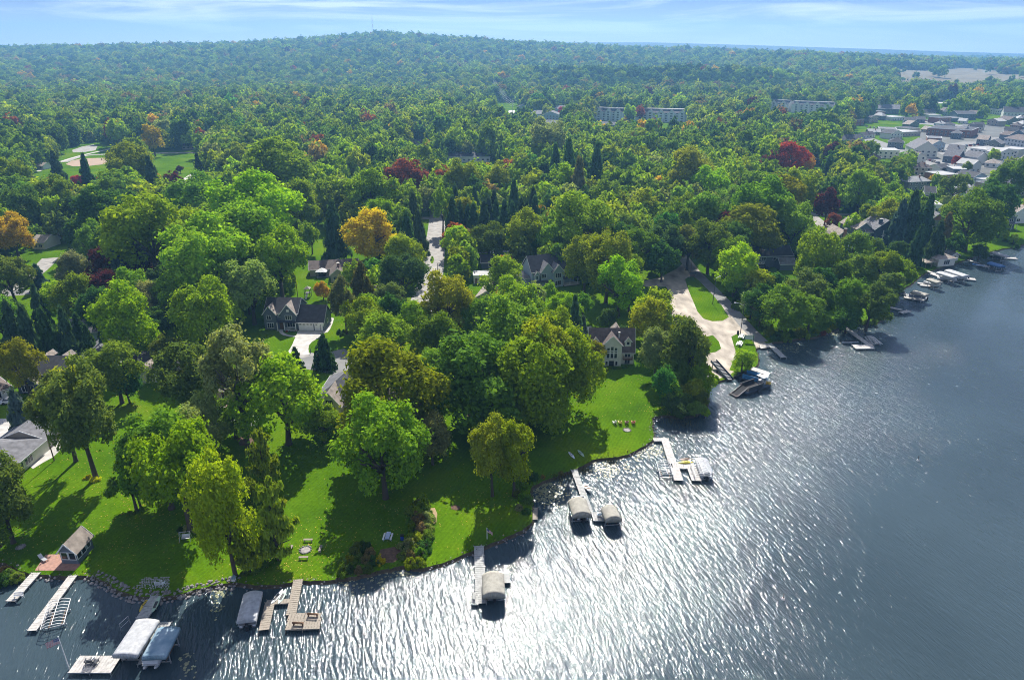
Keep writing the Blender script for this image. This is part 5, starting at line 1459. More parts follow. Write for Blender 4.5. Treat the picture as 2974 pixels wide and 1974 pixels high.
canopy('blue canvas boat lift next to the long grey-white one', ZD(1230,945), ZD(1050,1285), 3.2, 2.8, TARPB, 'flat')
q0 = P(ZD(1230,1060), 0); pp = P(ZD(1080,1350), 0); pontoon_boat('pontoon boat lifted under the blue canvas', q0, towards(q0, pp), 6.4, 2.3, None, .35)
p = P(ZD(320,1350), DZ); adirondack('dark chair to the left of the small table on the white platform', p, R(195), (.05,.055,.07,1), z=DZ+.03)
p = P(ZD(412,1350), DZ); adirondack('dark chair to the right of the small table on the white platform', p, R(165), (.05,.055,.07,1), z=DZ+.03)
p = P(ZD(368,1345), DZ); o = thing('side_table', 'small white table between the two dark platform chairs', 'table', (p.x, p.y, DZ+.03)); MB().box(-.3,.3,-.3,.3,.42,.46).build('tabletop', o, WHITE)
for x, y in ((-.24,-.24),(.24,-.24),(.24,.24),(-.24,.24)): MB().box(x-.03,x+.03,y-.03,y+.03,0,.419).build('leg', o, WHITE)
flagpole('tall flagpole with stars and stripes at the white floating platform', P(ZD(85,1440), 0), 6.0, R(200), 1.7, 1.0, 0.0)
p = P(ZD(955,700), 0); kayak('yellow and orange kayak moored beside the gangway dock', p, towards(P(ZD(915,750),0), P(ZD(990,640),0)), (.55,.40,.03,1))
p = P(ZD(1085,690), .6); paddleboard('pale green paddleboard hung on the side of the gangway dock', p, towards(P(ZD(1055,750),0), P(ZD(1110,630),0)), (.35,.48,.36,1), .55, L=3.4)
o = thing('lift_guide', 'lone metal guide frame standing in the water near the gangway dock', 'frame', P(ZD(690,1020), 0))
MB().tube([(0,0,-1),(0,0,1.7),(.5,1.6,1.7),(.5,1.6,-1)], .05, 6).build('frame_tube', o, ALU); MB().tube([(0,0,.9),(.5,1.6,.9)], .03, 6).build('crossbar', o, ALU)
# ---- pontoon boat and wooden dock
q0 = P(Z1(1458,1265), 0); pp = P(Z1(1500,1085), 0)
pontoon_boat('pontoon boat wrapped in a white cover beside the wooden dock', q0, towards(q0, pp), (pp-q0).length*1.0, 2.7, TARPW, .28)
dock('weathered wooden dock with bench platform and side finger', [(Z1(1755,975), Z1(1712,1185), 1.5), (Z1(1703,1102), Z1(1565,1112), 1.0), (Z1(1590,1108), Z1(1552,1275), 1.5), (Z1(1695,1198), Z1(1888,1195), 1.5), (Z1(1688,1235), Z1(1888,1228), 1.5), (Z1(1680,1262), Z1(1885,1255), .8)], WOODG, pitch=2.4)
bench('brown bench on the far edge of the wooden platform', P(Z1(1843,1192), DZ), R(175), WOODB, True, 1.7, z=DZ+.03)
bench('brown bench on the near edge of the wooden platform', P(Z1(1757,1245), DZ), R(175), WOODB, True, 1.7, z=DZ+.03)
for i, (a, b, lb) in enumerate((((1616,1098), (1646,1062), 'white paddleboard leaning by the pontoon boat side of the wooden dock'), ((1652,1096), (1670,1062), 'mint paddleboard between its twin and the wooden walkway'))):
    A, B_ = P(Z1(*a), .5), P(Z1(*b), .5); paddleboard(lb, (A+B_)/2, towards(A, B_), ((.78,.80,.76,1), (.55,.68,.60,1))[i], .60)
# ---- dock with tan canopy
dock('straight grey dock with tan canopied lift and side bench', [(Z2(1400,778), Z2(1412,1118), 1.7), (Z2(1355,1100), Z2(1395,1100), 1.6)], DECKG)
bench('grey bench on the end step of the straight grey dock', P(Z2(1372,1085), DZ), R(88), DECKG, True, 1.5, z=DZ+.03)
canopy('tan arched canvas boat lift on the straight grey dock', Z2(1482,925), Z2(1488,1052), 3.5, 2.9, TARPT)
q0 = P(Z2(1492,1115), 0); pp = P(Z2(1486,975), 0); runabout('dark motor boat under the tan arched canvas', q0, towards(q0, pp), 5.6, 2.2, .35, (.10,.12,.15,1))
dock('short grey finger dock on the far side of the tan canopy', [(Z2(1556,938), Z2(1558,998), 1.4)], DECKG)
# ---- dock with two tan canopies
dock('narrow grey dock ending in a platform between two cream canopies', [(Z3(1045,812), Z3(1150,1090), 1.3), (Z3(1160,1105), Z3(1262,1100), 1.4), (Z3(1168,1132), Z3(1268,1128), 1.4)], DECKG)
canopy('larger cream arched boat lift at the narrow grey dock', Z3(1068,990), Z3(1100,1090), 3.4, 3.0, TARPT)
q0 = P(Z3(1105,1150), 0); pp = P(Z3(1075,1040), 0); pontoon_boat('pontoon boat raised under the larger cream canopy', q0, towards(q0, pp), 6.4, 2.4, None, .4)
canopy('smaller cream arched boat lift at the platform end', Z3(1275,1040), Z3(1308,1118), 3.0, 2.8, TARPT)
q0 = P(Z3(1315,1170), 0); pp = P(Z3(1288,1090), 0); runabout('motor boat under the smaller cream canopy', q0, towards(q0, pp), 5.2, 2.0, .3, (.12,.13,.15,1))
p = P(Z3(1115,915), .3); o = thing('dinghy', 'small white dinghy tied beside the narrow grey dock', 'boat', (p.x, p.y, .05), R(-70)); hl = MB().loft(hull_rings(2.6,1.2,.5)).build('hull', o, PLASTIC); hl.color = (.75,.76,.75,1); MB().box(.6,.9,-.45,.45,.55,.60).build('thwart', o, WOODB); MB().box(1.4,1.7,-.42,.42,.55,.60).build('thwart', o, WOODB)
adirondack('blue seat on the platform between the cream canopies', P(Z3(1210,1108), DZ), R(180), (.25,.38,.50,1), z=DZ+.03)
# ---- U-shaped pale dock
dock('pale U-shaped dock with gangway from the stony point', [(Z3(1562,618), Z3(1640,618), 1.3), (Z3(1635,610), Z3(1688,775), 1.7), (Z3(1685,782), Z3(1832,790), 2.4), (Z3(1700,800), Z3(1727,885), 1.9), (Z3(1812,805), Z3(1843,888), 1.9)], DECKW)
canopy('bare white lift frame on the inner side of the U-shaped dock', Z3(1628,752), Z3(1655,838), 2.8, 2.0, None, bare=True)
q0 = P(Z3(1905,880), 0); pp = P(Z3(1868,775), 0); pontoon_boat('pontoon boat with ribbed white cover at the U-shaped dock', q0, towards(q0, pp), (pp-q0).length, 2.5, TARPW, .3)
canopy('bare lift frame around the ribbed pontoon boat', Z3(1850,735), Z3(1895,850), 3.2, 2.3, None, bare=True)
A, B_ = P(Z3(1735,772), DZ), P(Z3(1812,770), DZ)
kayak('yellow kayak lying across the U-shaped dock', (A+B_)/2, towards(A, B_), (.62,.55,.03,1), 3.3, .8, DZ+.05)
A, B_ = P(Z3(1740,752), DZ), P(Z3(1810,750), DZ)
kayak('brown kayak behind the yellow one on the U-shaped dock', (A+B_)/2, towards(A, B_), (.16,.09,.05,1), 3.2, .75, DZ+.05)
dock('old narrow wooden steps at the stony shore corner', [(Z3(795,1060), Z3(793,1140), .9)], WOODG, z=.35)
# ---- far shore docks
dock('launch dock with dark posts beside the boat ramp', [(Z6(870,798), Z6(960,882), 1.7)], DECKG)
dock('pale L-shaped dock with jet skis and a bare lift', [(Z6(1318,708), Z6(1465,812), 1.6), (Z6(1362,812), Z6(1480,810), 1.4), (Z6(1372,825), Z6(1486,823), 1.4)])
canopy('low bare lift frame beside the pale L-shaped dock', Z6(1462,755), Z6(1510,795), 3.0, 1.3, None, bare=True)
for i, (x, y, lb) in enumerate(((1352,799,'grey jet ski at the outer side of the L-shaped dock'), (1388,797,'grey jet ski next to the L-shaped dock planks'))): jet_ski(lb, P(Z6(x,y),0), R(185), .1, (.35,.37,.4,1))
dock('slim bent dock under the overhanging willow', [(Z6(1535,577), Z6(1650,603), 1.3), (Z6(1642,620), Z6(1690,608), 1.6)])
dock('dock with tan flat canopy below the leaning tree', [(Z6(1620,495), Z6(1690,518), 1.3), (Z6(1660,528), Z6(1780,548), 2.0)])
canopy('tan flat canvas boat lift below the leaning tree', Z6(1715,490), Z6(1800,512), 3.2, 3.2, TARPT, 'flat')
q0 = P(Z6(1790,545),0); pontoon_boat('pontoon boat under the tan flat canvas', q0, R(150), 6.2, 2.4, None, .35, (.1,.12,.2,1))
jet_ski('dark jet ski beside the tan flat canvas dock', P(Z6(1668,517),0), R(160), .4, (.1,.12,.18,1))
dock('dock with grey canopy and two jet skis', [(Z6(1740,445), Z6(1830,458), 1.6), (Z6(1755,458), Z6(1815,463), 1.6)])
canopy('grey canvas boat lift between the tan and white ones', Z6(1810,418), Z6(1875,440), 3.0, 3.2, TARPT, 'flat')
q0 = P(Z6(1870,470),0); runabout('motor boat under the grey canvas', q0, R(150), 5.5)
dock('dock between the two long white canopies', [(Z6(1795,375), Z6(1860,398), 1.4), (Z6(1820,390), Z6(1940,435), 2.0), (Z6(2005,418), Z6(2080,425), 2.6)])
canopy('long white canvas boat lift nearer the grey canvas', Z6(1870,378), Z6(1968,408), 3.4, 3.2, TARPW, 'flat')
canopy('long white canvas boat lift nearer the boathouse', Z6(1920,366), Z6(2030,402), 3.4, 3.2, TARPW, 'flat')
for x, y, lb in ((1970,438,'pontoon boat under the white canvas nearer the grey one'), (2030,428,'pontoon boat under the white canvas nearer the boathouse')): pontoon_boat(lb, P(Z6(x,y),0), R(152), 6.5, 2.4, None, .35)
dock('long dock with blue jet skis below the boathouse', [(Z6(2040,312), Z6(2150,352), 1.4), (Z6(2100,340), Z6(2165,352), 2.6)])
canopy('deep blue canvas boat lift below the boathouse', Z6(2165,322), Z6(2240,344), 3.0, 2.8, TARPN, 'flat')
runabout('dark motor boat under the deep blue canvas', P(Z6(2240,365),0), R(152), 5.6, 2.2, .35, (.05,.07,.12,1))
for i, (x, y, lb) in enumerate(((2105,344,'blue jet ski nearest the shore below the boathouse'), (2130,349,'blue and white jet ski at the dock end'))): jet_ski(lb, P(Z6(x,y),DZ), R(170), DZ+.05, ((.08,.22,.5,1),(.5,.6,.75,1))[i])
dock('dock with grey canopy at the curved sea wall', [(Z6(2175,268), Z6(2240,290), 1.4), (Z6(2240,298), Z6(2320,302), 2.4)])
canopy('grey canvas boat lift at the curved sea wall', Z6(2185,263), Z6(2270,288), 3.0, 2.8, TARPW, 'flat')
runabout('black motor boat beside the sea wall dock', P(Z6(2235,310),0), R(150), 5.0, 2.0, .2, (.04,.04,.05,1))
# ---- weed harvesters and shore conveyor
A, B_ = P(ZHV(345,90), 2.2), P(ZHV(860,660), .6); rz = towards(A, B_); L = (B_-A).length
o = thing('shore_conveyor', 'dark sloping weed conveyor standing on the landing', 'conveyor', (A.x, A.y, 0), rz)
mb = MB(); mb.add([(0,-.8,2.2),(L,-.8,.5),(L,.8,.5),(0,.8,2.2)], [(0,1,2,3)]); mb.build('belt', o, BLACK)
for y in (-.85, .85): MB().bar((0,y,2.35), (L,y,.7), .08, .7).build('side_wall', o, SIDEN)
for k in range(14):
    x = L*(k+.5)/14; zz = 2.22 - 1.7*x/L; MB().bar((x,-.78,zz+.04), (x,.78,zz+.04), .10, .08).build('flight_bar', o, ALU)
for x, y in ((L*.12,-.8),(L*.12,.8),(L*.6,-.8),(L*.6,.8)): MB().box(x-.07,x+.07,y-.07,y+.07,G,2.0-1.6*x/L).build('leg', o, DARKM)
for y in (-1.15, 1.0): MB().tube([(L*.45,y,G+.36),(L*.45,y+.18,G+.36)], .36, 14).build('wheel', o, BLACK)
dock('white loading dock behind the blue weed harvester', [(ZHV(1500,300), ZHV(2000,460), 2.2)], DECKW)
A, B_ = P(ZHV(960,560), 0), P(ZHV(2080,860), 0); rz = towards(A, B_); L = (B_-A).length
def harvester(label, A, rz, L, hullc, cabc, holdm):
    o = thing('weed_harvester', label, 'work boat', (A.x, A.y, 0), rz)
    for y in (-1.25, 1.25): MB().box(L*.22, L*.96, y-.45, y+.45, -.2, .75).build('pontoon', o, DARKM)
    MB().box(L*.22, L*.97, -1.8, 1.8, .76, .9).build('deck', o, SIDEN)
    for y in (-1.5, 1.5): MB().box(L*.30, L*.74, y-.06, y+.06, .91, 2.1).build('hold_side', o, holdm)
    MB().box(L*.30, L*.74, -1.4, 1.4, .91, 1.1).build('hold_floor', o, BLACK)
    MB().add([(0,-1.0,.1),(L*.32,-1.0,1.7),(L*.32,1.0,1.7),(0,1.0,.1)], [(0,1,2,3)]).build('pickup_belt', o, BLACK)
    for y in (-1.1, 1.1): MB().bar((0,y,.15), (L*.32,y,1.8), .12, .35).build('pickup_frame', o, DARKM)
    MB().tube([(.1,-1.1,.2),(.1,1.1,.2)], .28, 10).build('cutter_reel', o, DARKM)
    x0 = L*.78
    MB().box(x0, x0+1.3, -.8, .8, .91, 1.9).build('cab_base', o, cabc)
    for x, y in ((x0+.06,-.74),(x0+1.24,-.74),(x0+.06,.74),(x0+1.24,.74)): MB().box(x-.05,x+.05,y-.05,y+.05,1.9,3.1).build('cab_post', o, ALU)
    MB().box(x0-.35, x0+1.65, -1.15, 1.15, 3.1, 3.2).build('cab_roof', o, WHITE)
    MB().box(L*.92, L*.97, -1.5, -.6, .91, 1.5).build('engine', o, mat('yellow_paint', (.55,.36,.04), .5)); 
    for y in (-2.0, 2.0): MB().tube([(L*.60,y-.15*(y<0),.5),(L*.60,y+.15*(y>0)+.15*(y<0),.5)], .75, 14).build('paddle_wheel', o, DARKM)
    return o
harvester('blue weed harvester with white canopy roof beside the loading dock', A, rz, L, SIDEN, TARPB, mat('bright_blue_paint', (.05,.22,.45), .5, .1))
A, B_ = P(ZHV(960,1190), 0), P(ZHV(1950,850), 0)
harvester('dark weed harvester with small white cab and lowered front conveyor', A, towards(A, B_), (B_-A).length*1.05, SIDEN, ALU, DARKM)
# ---- buoys
for x, y, lb in ((2117,1062,'lone dark buoy far out on the ripples'), (1806,1382,'small dark buoy out in the glittering water')):
    p = P(D(x, y), 0); o = thing('buoy', lb, 'buoy', (p.x, p.y, 0))
    MB().tube([(0,0,-.3),(0,0,.05),(0,0,.35)], [.2,.26,.2], 10).build('float', o, WHITE); MB().tube([(0,0,.35),(0,0,1.2)], [.1,.08], 8).build('post', o, DARKM)

# ---- riprap: big stones one by one, the small rest as stuff
wall_ = thing('stone_bank', 'bank of rounded field stones round the flagstone terrace', 'stone wall', (SHORE[40].x, SHORE[40].y, 0))
rg_ = random.Random(5); org = wall_.location
def near_shore(u0, u1):
    return [i for i, p in enumerate(SHORE) if u0 <= proj((p.x, p.y, 0))[0] <= u1 and p.y < 260]
idx = near_shore(Z1(540,0)[0], Z1(1420,0)[0]); cnt = 0
for i in idx[:-1]:
    a, b = SHORE[i], SHORE[i+1]; nn = SHORE_N[i]
    ln = (b-a).length; k = max(1, int(ln/.55))
    for q in range(k):
        for row in range(5):
            if cnt >= 295: break
            if rg_.random() < .12: continue
            p = a.lerp(b, (q+rg_.random())/k) + nn*(.9 - row*.48 + rg_.uniform(-.12,.12)); r = rg_.uniform(.24,.42)
            stone(wall_, p.x-org.x, p.y-org.y, .02 + row*.15 + rg_.uniform(-.05,.05), r, rg_); cnt += 1
def rocks(name, ids, per_m, rows_, rmin, rmax, label=None):
    mb = MB(); rgq = random.Random(len(ids))
    for i in ids:
        if i+1 >= len(SHORE): continue
        a, b = SHORE[i], SHORE[i+1]; nn = SHORE_N[i]
        for q in range(max(1, int((b-a).length*per_m*rows_))):
            p = a.lerp(b, rgq.random()) + nn*(1.0 - rgq.random()*1.6); r = rgq.uniform(rmin, rmax); me = rgq.choice(ROCKM)
            M = Matrix.Rotation(rgq.uniform(0,6.28), 3, 'Z') @ Matrix.Rotation(rgq.uniform(-.5,.5), 3, 'X')
            off = Vector((p.x, p.y, max(.0, .30 - .25*((p-a).dot(nn)))))
            mb.add([M @ (v.co*r) + off for v in me.vertices], [tuple(f.vertices) for f in me.polygons])
    o = mb.build(name, None, STONE); o['kind'] = 'stuff'; tag(o, label, 'rocks')
rocks('shore_rocks', near_shore(-60, Z1(545,0)[0]), 1.6, 2.4, .16, .34, 'small dark stones along the bank by the brick patio')
rocks('shore_rocks', near_shore(Z1(1420,0)[0], Z1(1960,0)[0]), 1.0, 1.4, .14, .30, 'scattered low stones along the bank by the wooden dock')
rocks('shore_rocks', near_shore(Z2(1100,0)[0], Z2(1700,0)[0]), 1.8, 2.0, .12, .26, 'dark broken stones edging the open lawn')
rocks('shore_rocks', near_shore(Z3(1380,0)[0], Z3(1600,0)[0]), 1.6, 2.2, .14, .32, 'pale stones round the stony point')
rocks('shore_rocks', near_shore(Z6(1150,0)[0], Z6(1480,0)[0]), 1.2, 2.2, .18, .40, 'stones under the flower border of the far lawn')
rocks('shore_rocks', near_shore(Z6(1980,0)[0], Z6(2363,0)[0]), 1.0, 1.6, .18, .34, 'stones of the curved sea wall')
# flagstone terrace
ter = thing('flagstone_terrace', 'terrace of irregular grey flagstones set in grass at the bank', 'terrace', P(Z1(890,1005)))
to = ter.location; rg_ = random.Random(9); fl = mat('flagstone', (.34,.34,.33), .85, .22, .8, .3, 8)
A0 = P(Z1(790,1035)); A1 = P(Z1(1000,1035)); A2 = P(Z1(1000,960)); A3 = P(Z1(850,965))
cell = (A1-A0).length/13
for r_ in range(8):
    for c_ in range(13):
        u_, v_ = (c_ + .5*(r_ % 2) + rg_.uniform(-.15,.15))/13, (r_+.5+rg_.uniform(-.12,.12))/8
        p = (A0.lerp(A1, u_)).lerp(A3.lerp(A2, u_), v_)
        if rg_.random() < .10: continue
        n = rg_.choice((5,6,7)); rr = rg_.uniform(.30,.42)*cell
        ang = sorted(rg_.uniform(-.25,.25) + 6.28*k/n for k in range(n))
        ring = [(math.cos(a)*rr*rg_.uniform(.85,1.25), math.sin(a)*rr*rg_.uniform(.6,.85)) for a in ang]
        mb = MB(); mb.loft([[(x, y, 0) for x, y in ring], [(x*.95, y*.95, .09) for x, y in ring]])
        o = mb.build('flagstone', ter, fl); o.location = (p.x-to.x, p.y-to.y, .005 + .03*rg_.random())
adirondack('white chair on the left of the flagstone terrace', P(Z1(932,1005)), R(200), (.72,.74,.76,1), z=G+.1)
adirondack('white chair on the right of the flagstone terrace', P(Z1(966,1003)), R(160), (.72,.74,.76,1), z=G+.1)
# ---- garden shed / boathouse on the lawn
h = House('garden_house', 'blue-grey screened garden house with brown gabled roof on the near lawn', 'garden house', Z1(368,882), Z1(468,882))
h.landmark('the screened garden house'); L = h.L
A = P(Z1(468,882)); B_ = P(Z1(556,785)); dp = (B_-A).length
h.o.rotation_euler.z = towards(A, B_) - math.pi/2
h.block(0, L, 0, dp, 2.5, 'gy', 1.7, SIDEB, ROOFT, .35)
for x in (L*.27, L*.73): h.window(x, .95, L*.36, 1.35, 'f', 0, 1)
for y in (dp*.16, dp*.42): h.window(y, .95, 1.1, 1.35, 'r', L, 1)
h.window(dp*.75, 1.1, .8, .9, 'r', L, 1)
o = thing('lounger', 'pale folding lounger on the brick patio', 'lounger', P(Z1(255,862)), R(60))
MB().box(-.3,.3,-.9,.4,.32,.36).build('seat', o, ALU); MB().add([(-.3,.4,.34),(.3,.4,.34),(.3,.95,.85),(-.3,.95,.85)], [(0,1,2,3)]).build('backrest', o, ALU)
for x, y in ((-.26,-.8),(.26,-.8),(-.26,.35),(.26,.35)): MB().box(x-.025,x+.025,y-.025,y+.025,0,.319).build('leg', o, ALU)
st = thing('stone_steps', 'flat stone steps from the brick patio to the water', 'steps', P(Z1(280,950), 0))
for k in range(4): MB().box(-.8,.8,-.2-k*.34+.7,.15-k*.34+.7,-.2,.50-k*.12).build('step', st, fl)
# ---- fire pits and benches
p = P(Z1(1797,803)); fire_ring('round stone fire ring between four wooden benches', p, .95)
LANDMARKS.append((p.x, p.y, 'the fire ring'))
for x, y, a, lb in ((1814,752,0,'bench on the house side of the fire ring'), (1886,803,92,'bench on the hedge side of the fire ring'), (1787,856,2,'bench on the lake side of the fire ring'), (1712,803,88,'bench in pine shade beside the fire ring')): bench('wooden ' + lb, P(Z1(x, y)), R(a), WOODG)
fire_ring('small fire ring on the lawn near the brick patio', P(Z1(122,787)), .7)
fire_ring('fire ring in front of the four lawn chairs', P(Z3(1391,557)), .85)
for x, c, lb in ((1305,(.72,.72,.66,1),'white lawn chair at the shaded end of the row of four'), (1344,(.62,.48,.06,1),'yellow lawn chair between the white and dark red ones'), (1387,(.20,.05,.06,1),'dark red lawn chair in the row of four'), (1430,(.55,.10,.06,1),'bright red lawn chair at the water end of the row')):
    adirondack(lb, P(Z3(x, 510)), R(180) + (.4 if x == 1305 else 0), c)
kayak('white kayak pulled up on the shaded lawn', P(Z3(1029,722)), R(112), (.68,.72,.78,1), z=G); kayak('pale green kayak pulled up on the shaded lawn', P(Z3(1091,711)), R(112), (.38,.50,.36,1), z=G)
picnic_table('pale blue picnic table with white seats under the big lawn maple', P(Z2(866,735)), R(88), mat('pale_blue_paint', (.42,.50,.66), .6, .05), WHITE)
o = thing('wheeled_bin', 'blue wheeled bin against the shrub hedge', 'bin', P(Z2(949,745))); b = MB().loft([[(-.28*s,-.28*s,z_),(.28*s,-.28*s,z_),(.28*s,.28*s,z_),(-.28*s,.28*s,z_)] for s, z_ in ((.85,.08),(1,1.0))]).build('body', o, PLASTIC); b.color = (.03,.07,.45,1); b = MB().box(-.31,.31,-.31,.33,1.001,1.09).build('lid', o, BLACK)
for x in (-.22,.22): MB().tube([(x-.03,.28,.1),(x+.03,.28,.1)], .1, 10).build('wheel', o, BLACK)
flagpole('short pole with small striped flag on the open lawn', P(Z2(1448,738)), 2.3, R(-25), 1.1, .7)
o = thing('garden_swing', 'grey two-seat garden swing beneath the twin-stemmed tree', 'swing', P(Z1(1095,745)), R(8))
for x in (-.9,.9): MB().tube([(x,-.6,0),(x,0,1.8),(x,.6,0)], .04, 6).build('a_frame', o, ALU)
MB().tube([(-.9,0,1.8),(.9,0,1.8)], .04, 6).build('top_bar', o, ALU); MB().box(-.7,.7,-.25,.25,.45,.52).build('seat', o, ALU); MB().add([(-.7,.25,.5),(.7,.25,.5),(.7,.42,1.05),(-.7,.42,1.05)], [(0,1,2,3)]).build('backrest', o, ALU)
for x in (-.66,.66): MB().tube([(x,0,.5),(x,0,1.78)], .015, 4).build('chain', o, ALU)
o = thing('little_shrine', 'little white gabled box at the foot of the shoreline tree', 'box', P(Z1(1376,982))); MB().box(-.3,.3,-.25,.25,0,.6).build('body', o, WHITE); MB().add([(-.4,-.35,.55),(.4,-.35,.55),(0,-.35,.98),(-.4,.35,.55),(.4,.35,.55),(0,.35,.98)], [(0,2,5,3),(1,4,5,2),(0,1,2),(3,5,4)]).build('roof', o, TARPB)
# ---- things on the landing
for x, y, lb in ((700,808,'white picnic table nearest the water on the landing grass'), (712,766,'white picnic table beside the notice board')):
    picnic_table(lb, P(Z6(x, y)), R(62), WHITE, WHITE, L=3.0)
o = thing('notice_board', 'green framed notice board on posts at the boat landing', 'sign', P(Z6(752,795)), R(-8))
for x in (-1.3,1.3): MB().box(x-.07,x+.07,-.07,.07,0,2.6).build('post', o, mat('green_paint', (.05,.12,.07), .6))
MB().box(-1.23,1.23,-.05,.05,1.0,2.4).build('board', o, MATS['green_paint']); MB().box(-1.1,1.1,-.08,-.051,1.1,2.3).build('panel', o, mat('pale_panel', (.40,.48,.45), .6, .12, 6))
o = thing('sign_panel', 'small grey sign panel by the landing grass patch', 'sign', P(Z6(425,762))); MB().box(-.9,.9,-.04,.04,.8,1.7).build('panel', o, ALU)
for x in (-.7,.7): MB().box(x-.04,x+.04,.041,.10,0,1.65).build('post', o, DARKM)
o = thing('information_kiosk', 'small roofed kiosk at the tip of the grass island', 'kiosk', P(Z6(423,418))); MB().box(-.9,.9,-.06,.06,.6,1.8).build('board', o, WOODB); MB().add([(-1.2,-.6,1.85),(1.2,-.6,1.85),(1.2,0,2.4),(-1.2,0,2.4),(1.2,.6,1.85),(-1.2,.6,1.85)], [(0,1,2,3),(3,2,4,5)]).build('roof', o, ROOFD)
for x in (-1,1): MB().box(x-.07,x+.07,-.07,.07,0,1.95).build('post', o, WOODB)
o = thing('litter_bin', 'black bins beside the landing lamp post', 'bin', P(Z6(690,745))); MB().tube([(0,0,0),(0,0,1.0)], [.3,.36], 12).build('body', o, BLACK); MB().tube([(0,0,1.0),(0,0,1.12)], [.38,.2], 12).build('lid', o, BLACK)
def lamp_post(label, base, h, arm=None, m=DARKM, name='lamp_post', cat='lamp post'):
    o = thing(name, label, cat, base)
    MB().tube([(0,0,0),(0,0,h)], [.13,.08], 8).build('pole', o, m)
    if arm:
        MB().tube([(0,0,h-.4),(arm[0]*.6,arm[1]*.6,h+.15),(arm[0],arm[1],h+.2)], .045, 6).build('arm', o, ALU); MB().box(arm[0]-.35,arm[0]+.15,arm[1]-.15,arm[1]+.15,h+.12,h+.30).build('lamp_head', o, ALU)
    return o
lamp_post('bare wooden pole at the kiosk on the landing', P(Z6(413,402)), 9.0, None, WOODB, 'utility_pole', 'pole')
lamp_post('dark pole with lamp arm on the grass island', P(Z6(543,570)), 9.5, (1.6,.6))
lamp_post('curved-arm lamp post beside the notice board', P(Z6(705,740)), 9.5, (-2.6,.6))
lamp_post('slim white pole on the far lawn edge', P(Z6(1266,690)), 7.5, None, ALU, 'flag_mast', 'pole')
lamp_post('leaning dark utility pole beside the grey hip-roofed house', P(ZL(990,860)), 9.5, None, WOODB, 'utility_pole', 'pole')
lamp_post('small driveway lamp by the concrete drive', P(ZH1(1195,1450)), 1.6, None, DARKM, 'garden_lamp', 'lamp')
lamp_post('utility pole behind the slate-blue house', P(ZH1(910,240)), 9, None, WOODB, 'utility_pole', 'pole')
lamp_post('small street lamp at the bend of the village road', P(Z5(832,440)), 4.5, (.8,0), DARKM)
o = thing('basketball_hoop', 'white basketball hoop standing beside the concrete drive', 'basketball hoop', P(ZH1(1440,1060)))
MB().tube([(0,0,0),(0,0,3.0),(-.2,1.0,3.2)], .07, 8).build('pole', o, DARKM); MB().box(-.9,.7,.95,1.0,2.8,3.8).build('backboard', o, WHITE); MB().box(-.6,.6,-.6,.4,0,.25).build('base', o, WHITE)
MB().tube([(-.2+.25*math.cos(q), .65+.25*math.sin(q), 3.0) for q in [k*.6283 for k in range(11)]], .02, 5).build('rim', o, REDBR)
o = thing('play_set', 'dark wooden play set with white canopy on the back lawn', 'play set', P(ZH1(1140,170)))
for x, y in ((-.9,-.9),(.9,-.9),(.9,.9),(-.9,.9)): MB().box(x-.08,x+.08,y-.08,y+.08,0,3.2).build('post', o, DARKM)
MB().box(-.9,.9,-.9,.9,1.4,1.55).build('platform', o, DARKM); MB().add([(-1.1,-1.1,3.1),(1.1,-1.1,3.1),(1.1,1.1,3.1),(-1.1,1.1,3.1),(0,0,4.0)], [(0,1,4),(1,2,4),(2,3,4),(3,0,4)]).build('canopy', o, TARPT)
MB().add([(-.3,-.95,1.5),(.3,-.95,1.5),(.3,-3.0,.2),(-.3,-3.0,.2)], [(0,1,2,3)]).build('slide', o, WHITE)
MB().bar((.9,0,2.6),(4.0,0,2.6),.1,.1).build('swing_beam', o, DARKM); MB().tube([(4.0,-1,0),(4.0,0,2.6),(4.0,1,0)], .06, 6).build('a_frame', o, DARKM)
o = thing('gazebo', 'white-topped gazebo with dark seats behind the tan ranch house', 'gazebo', P(Z5(82,455)))
for x, y in ((-1.8,-1.8),(1.8,-1.8),(1.8,1.8),(-1.8,1.8)): MB().box(x-.07,x+.07,y-.07,y+.07,0,2.4).build('post', o, DARKM)
MB().add([(-2.1,-2.1,2.35),(2.1,-2.1,2.35),(2.1,2.1,2.35),(-2.1,2.1,2.35),(0,0,3.5)], [(0,1,4),(1,2,4),(2,3,4),(3,0,4)]).build('canopy', o, WHITE); MB().box(-1.2,1.2,-1.0,1.0,.3,.75).build('seat', o, BLACK)
sheet('gazebo_slab', [Z5(*p) for p in ((35,440),(140,425),(150,455),(45,465))], CONC, .03)
o = thing('garden_table', 'round white fire table on the stone patio', 'table', P(Z4(1560,1142))); MB().tube([(0,0,0),(0,0,.55)], [.5,.5], 16).build('base', o, CONC); MB().tube([(1.0*math.cos(q*.3927), 1.0*math.sin(q*.3927), .56) for q in range(17)], .16, 8, cap=False).build('tabletop', o, WHITE)
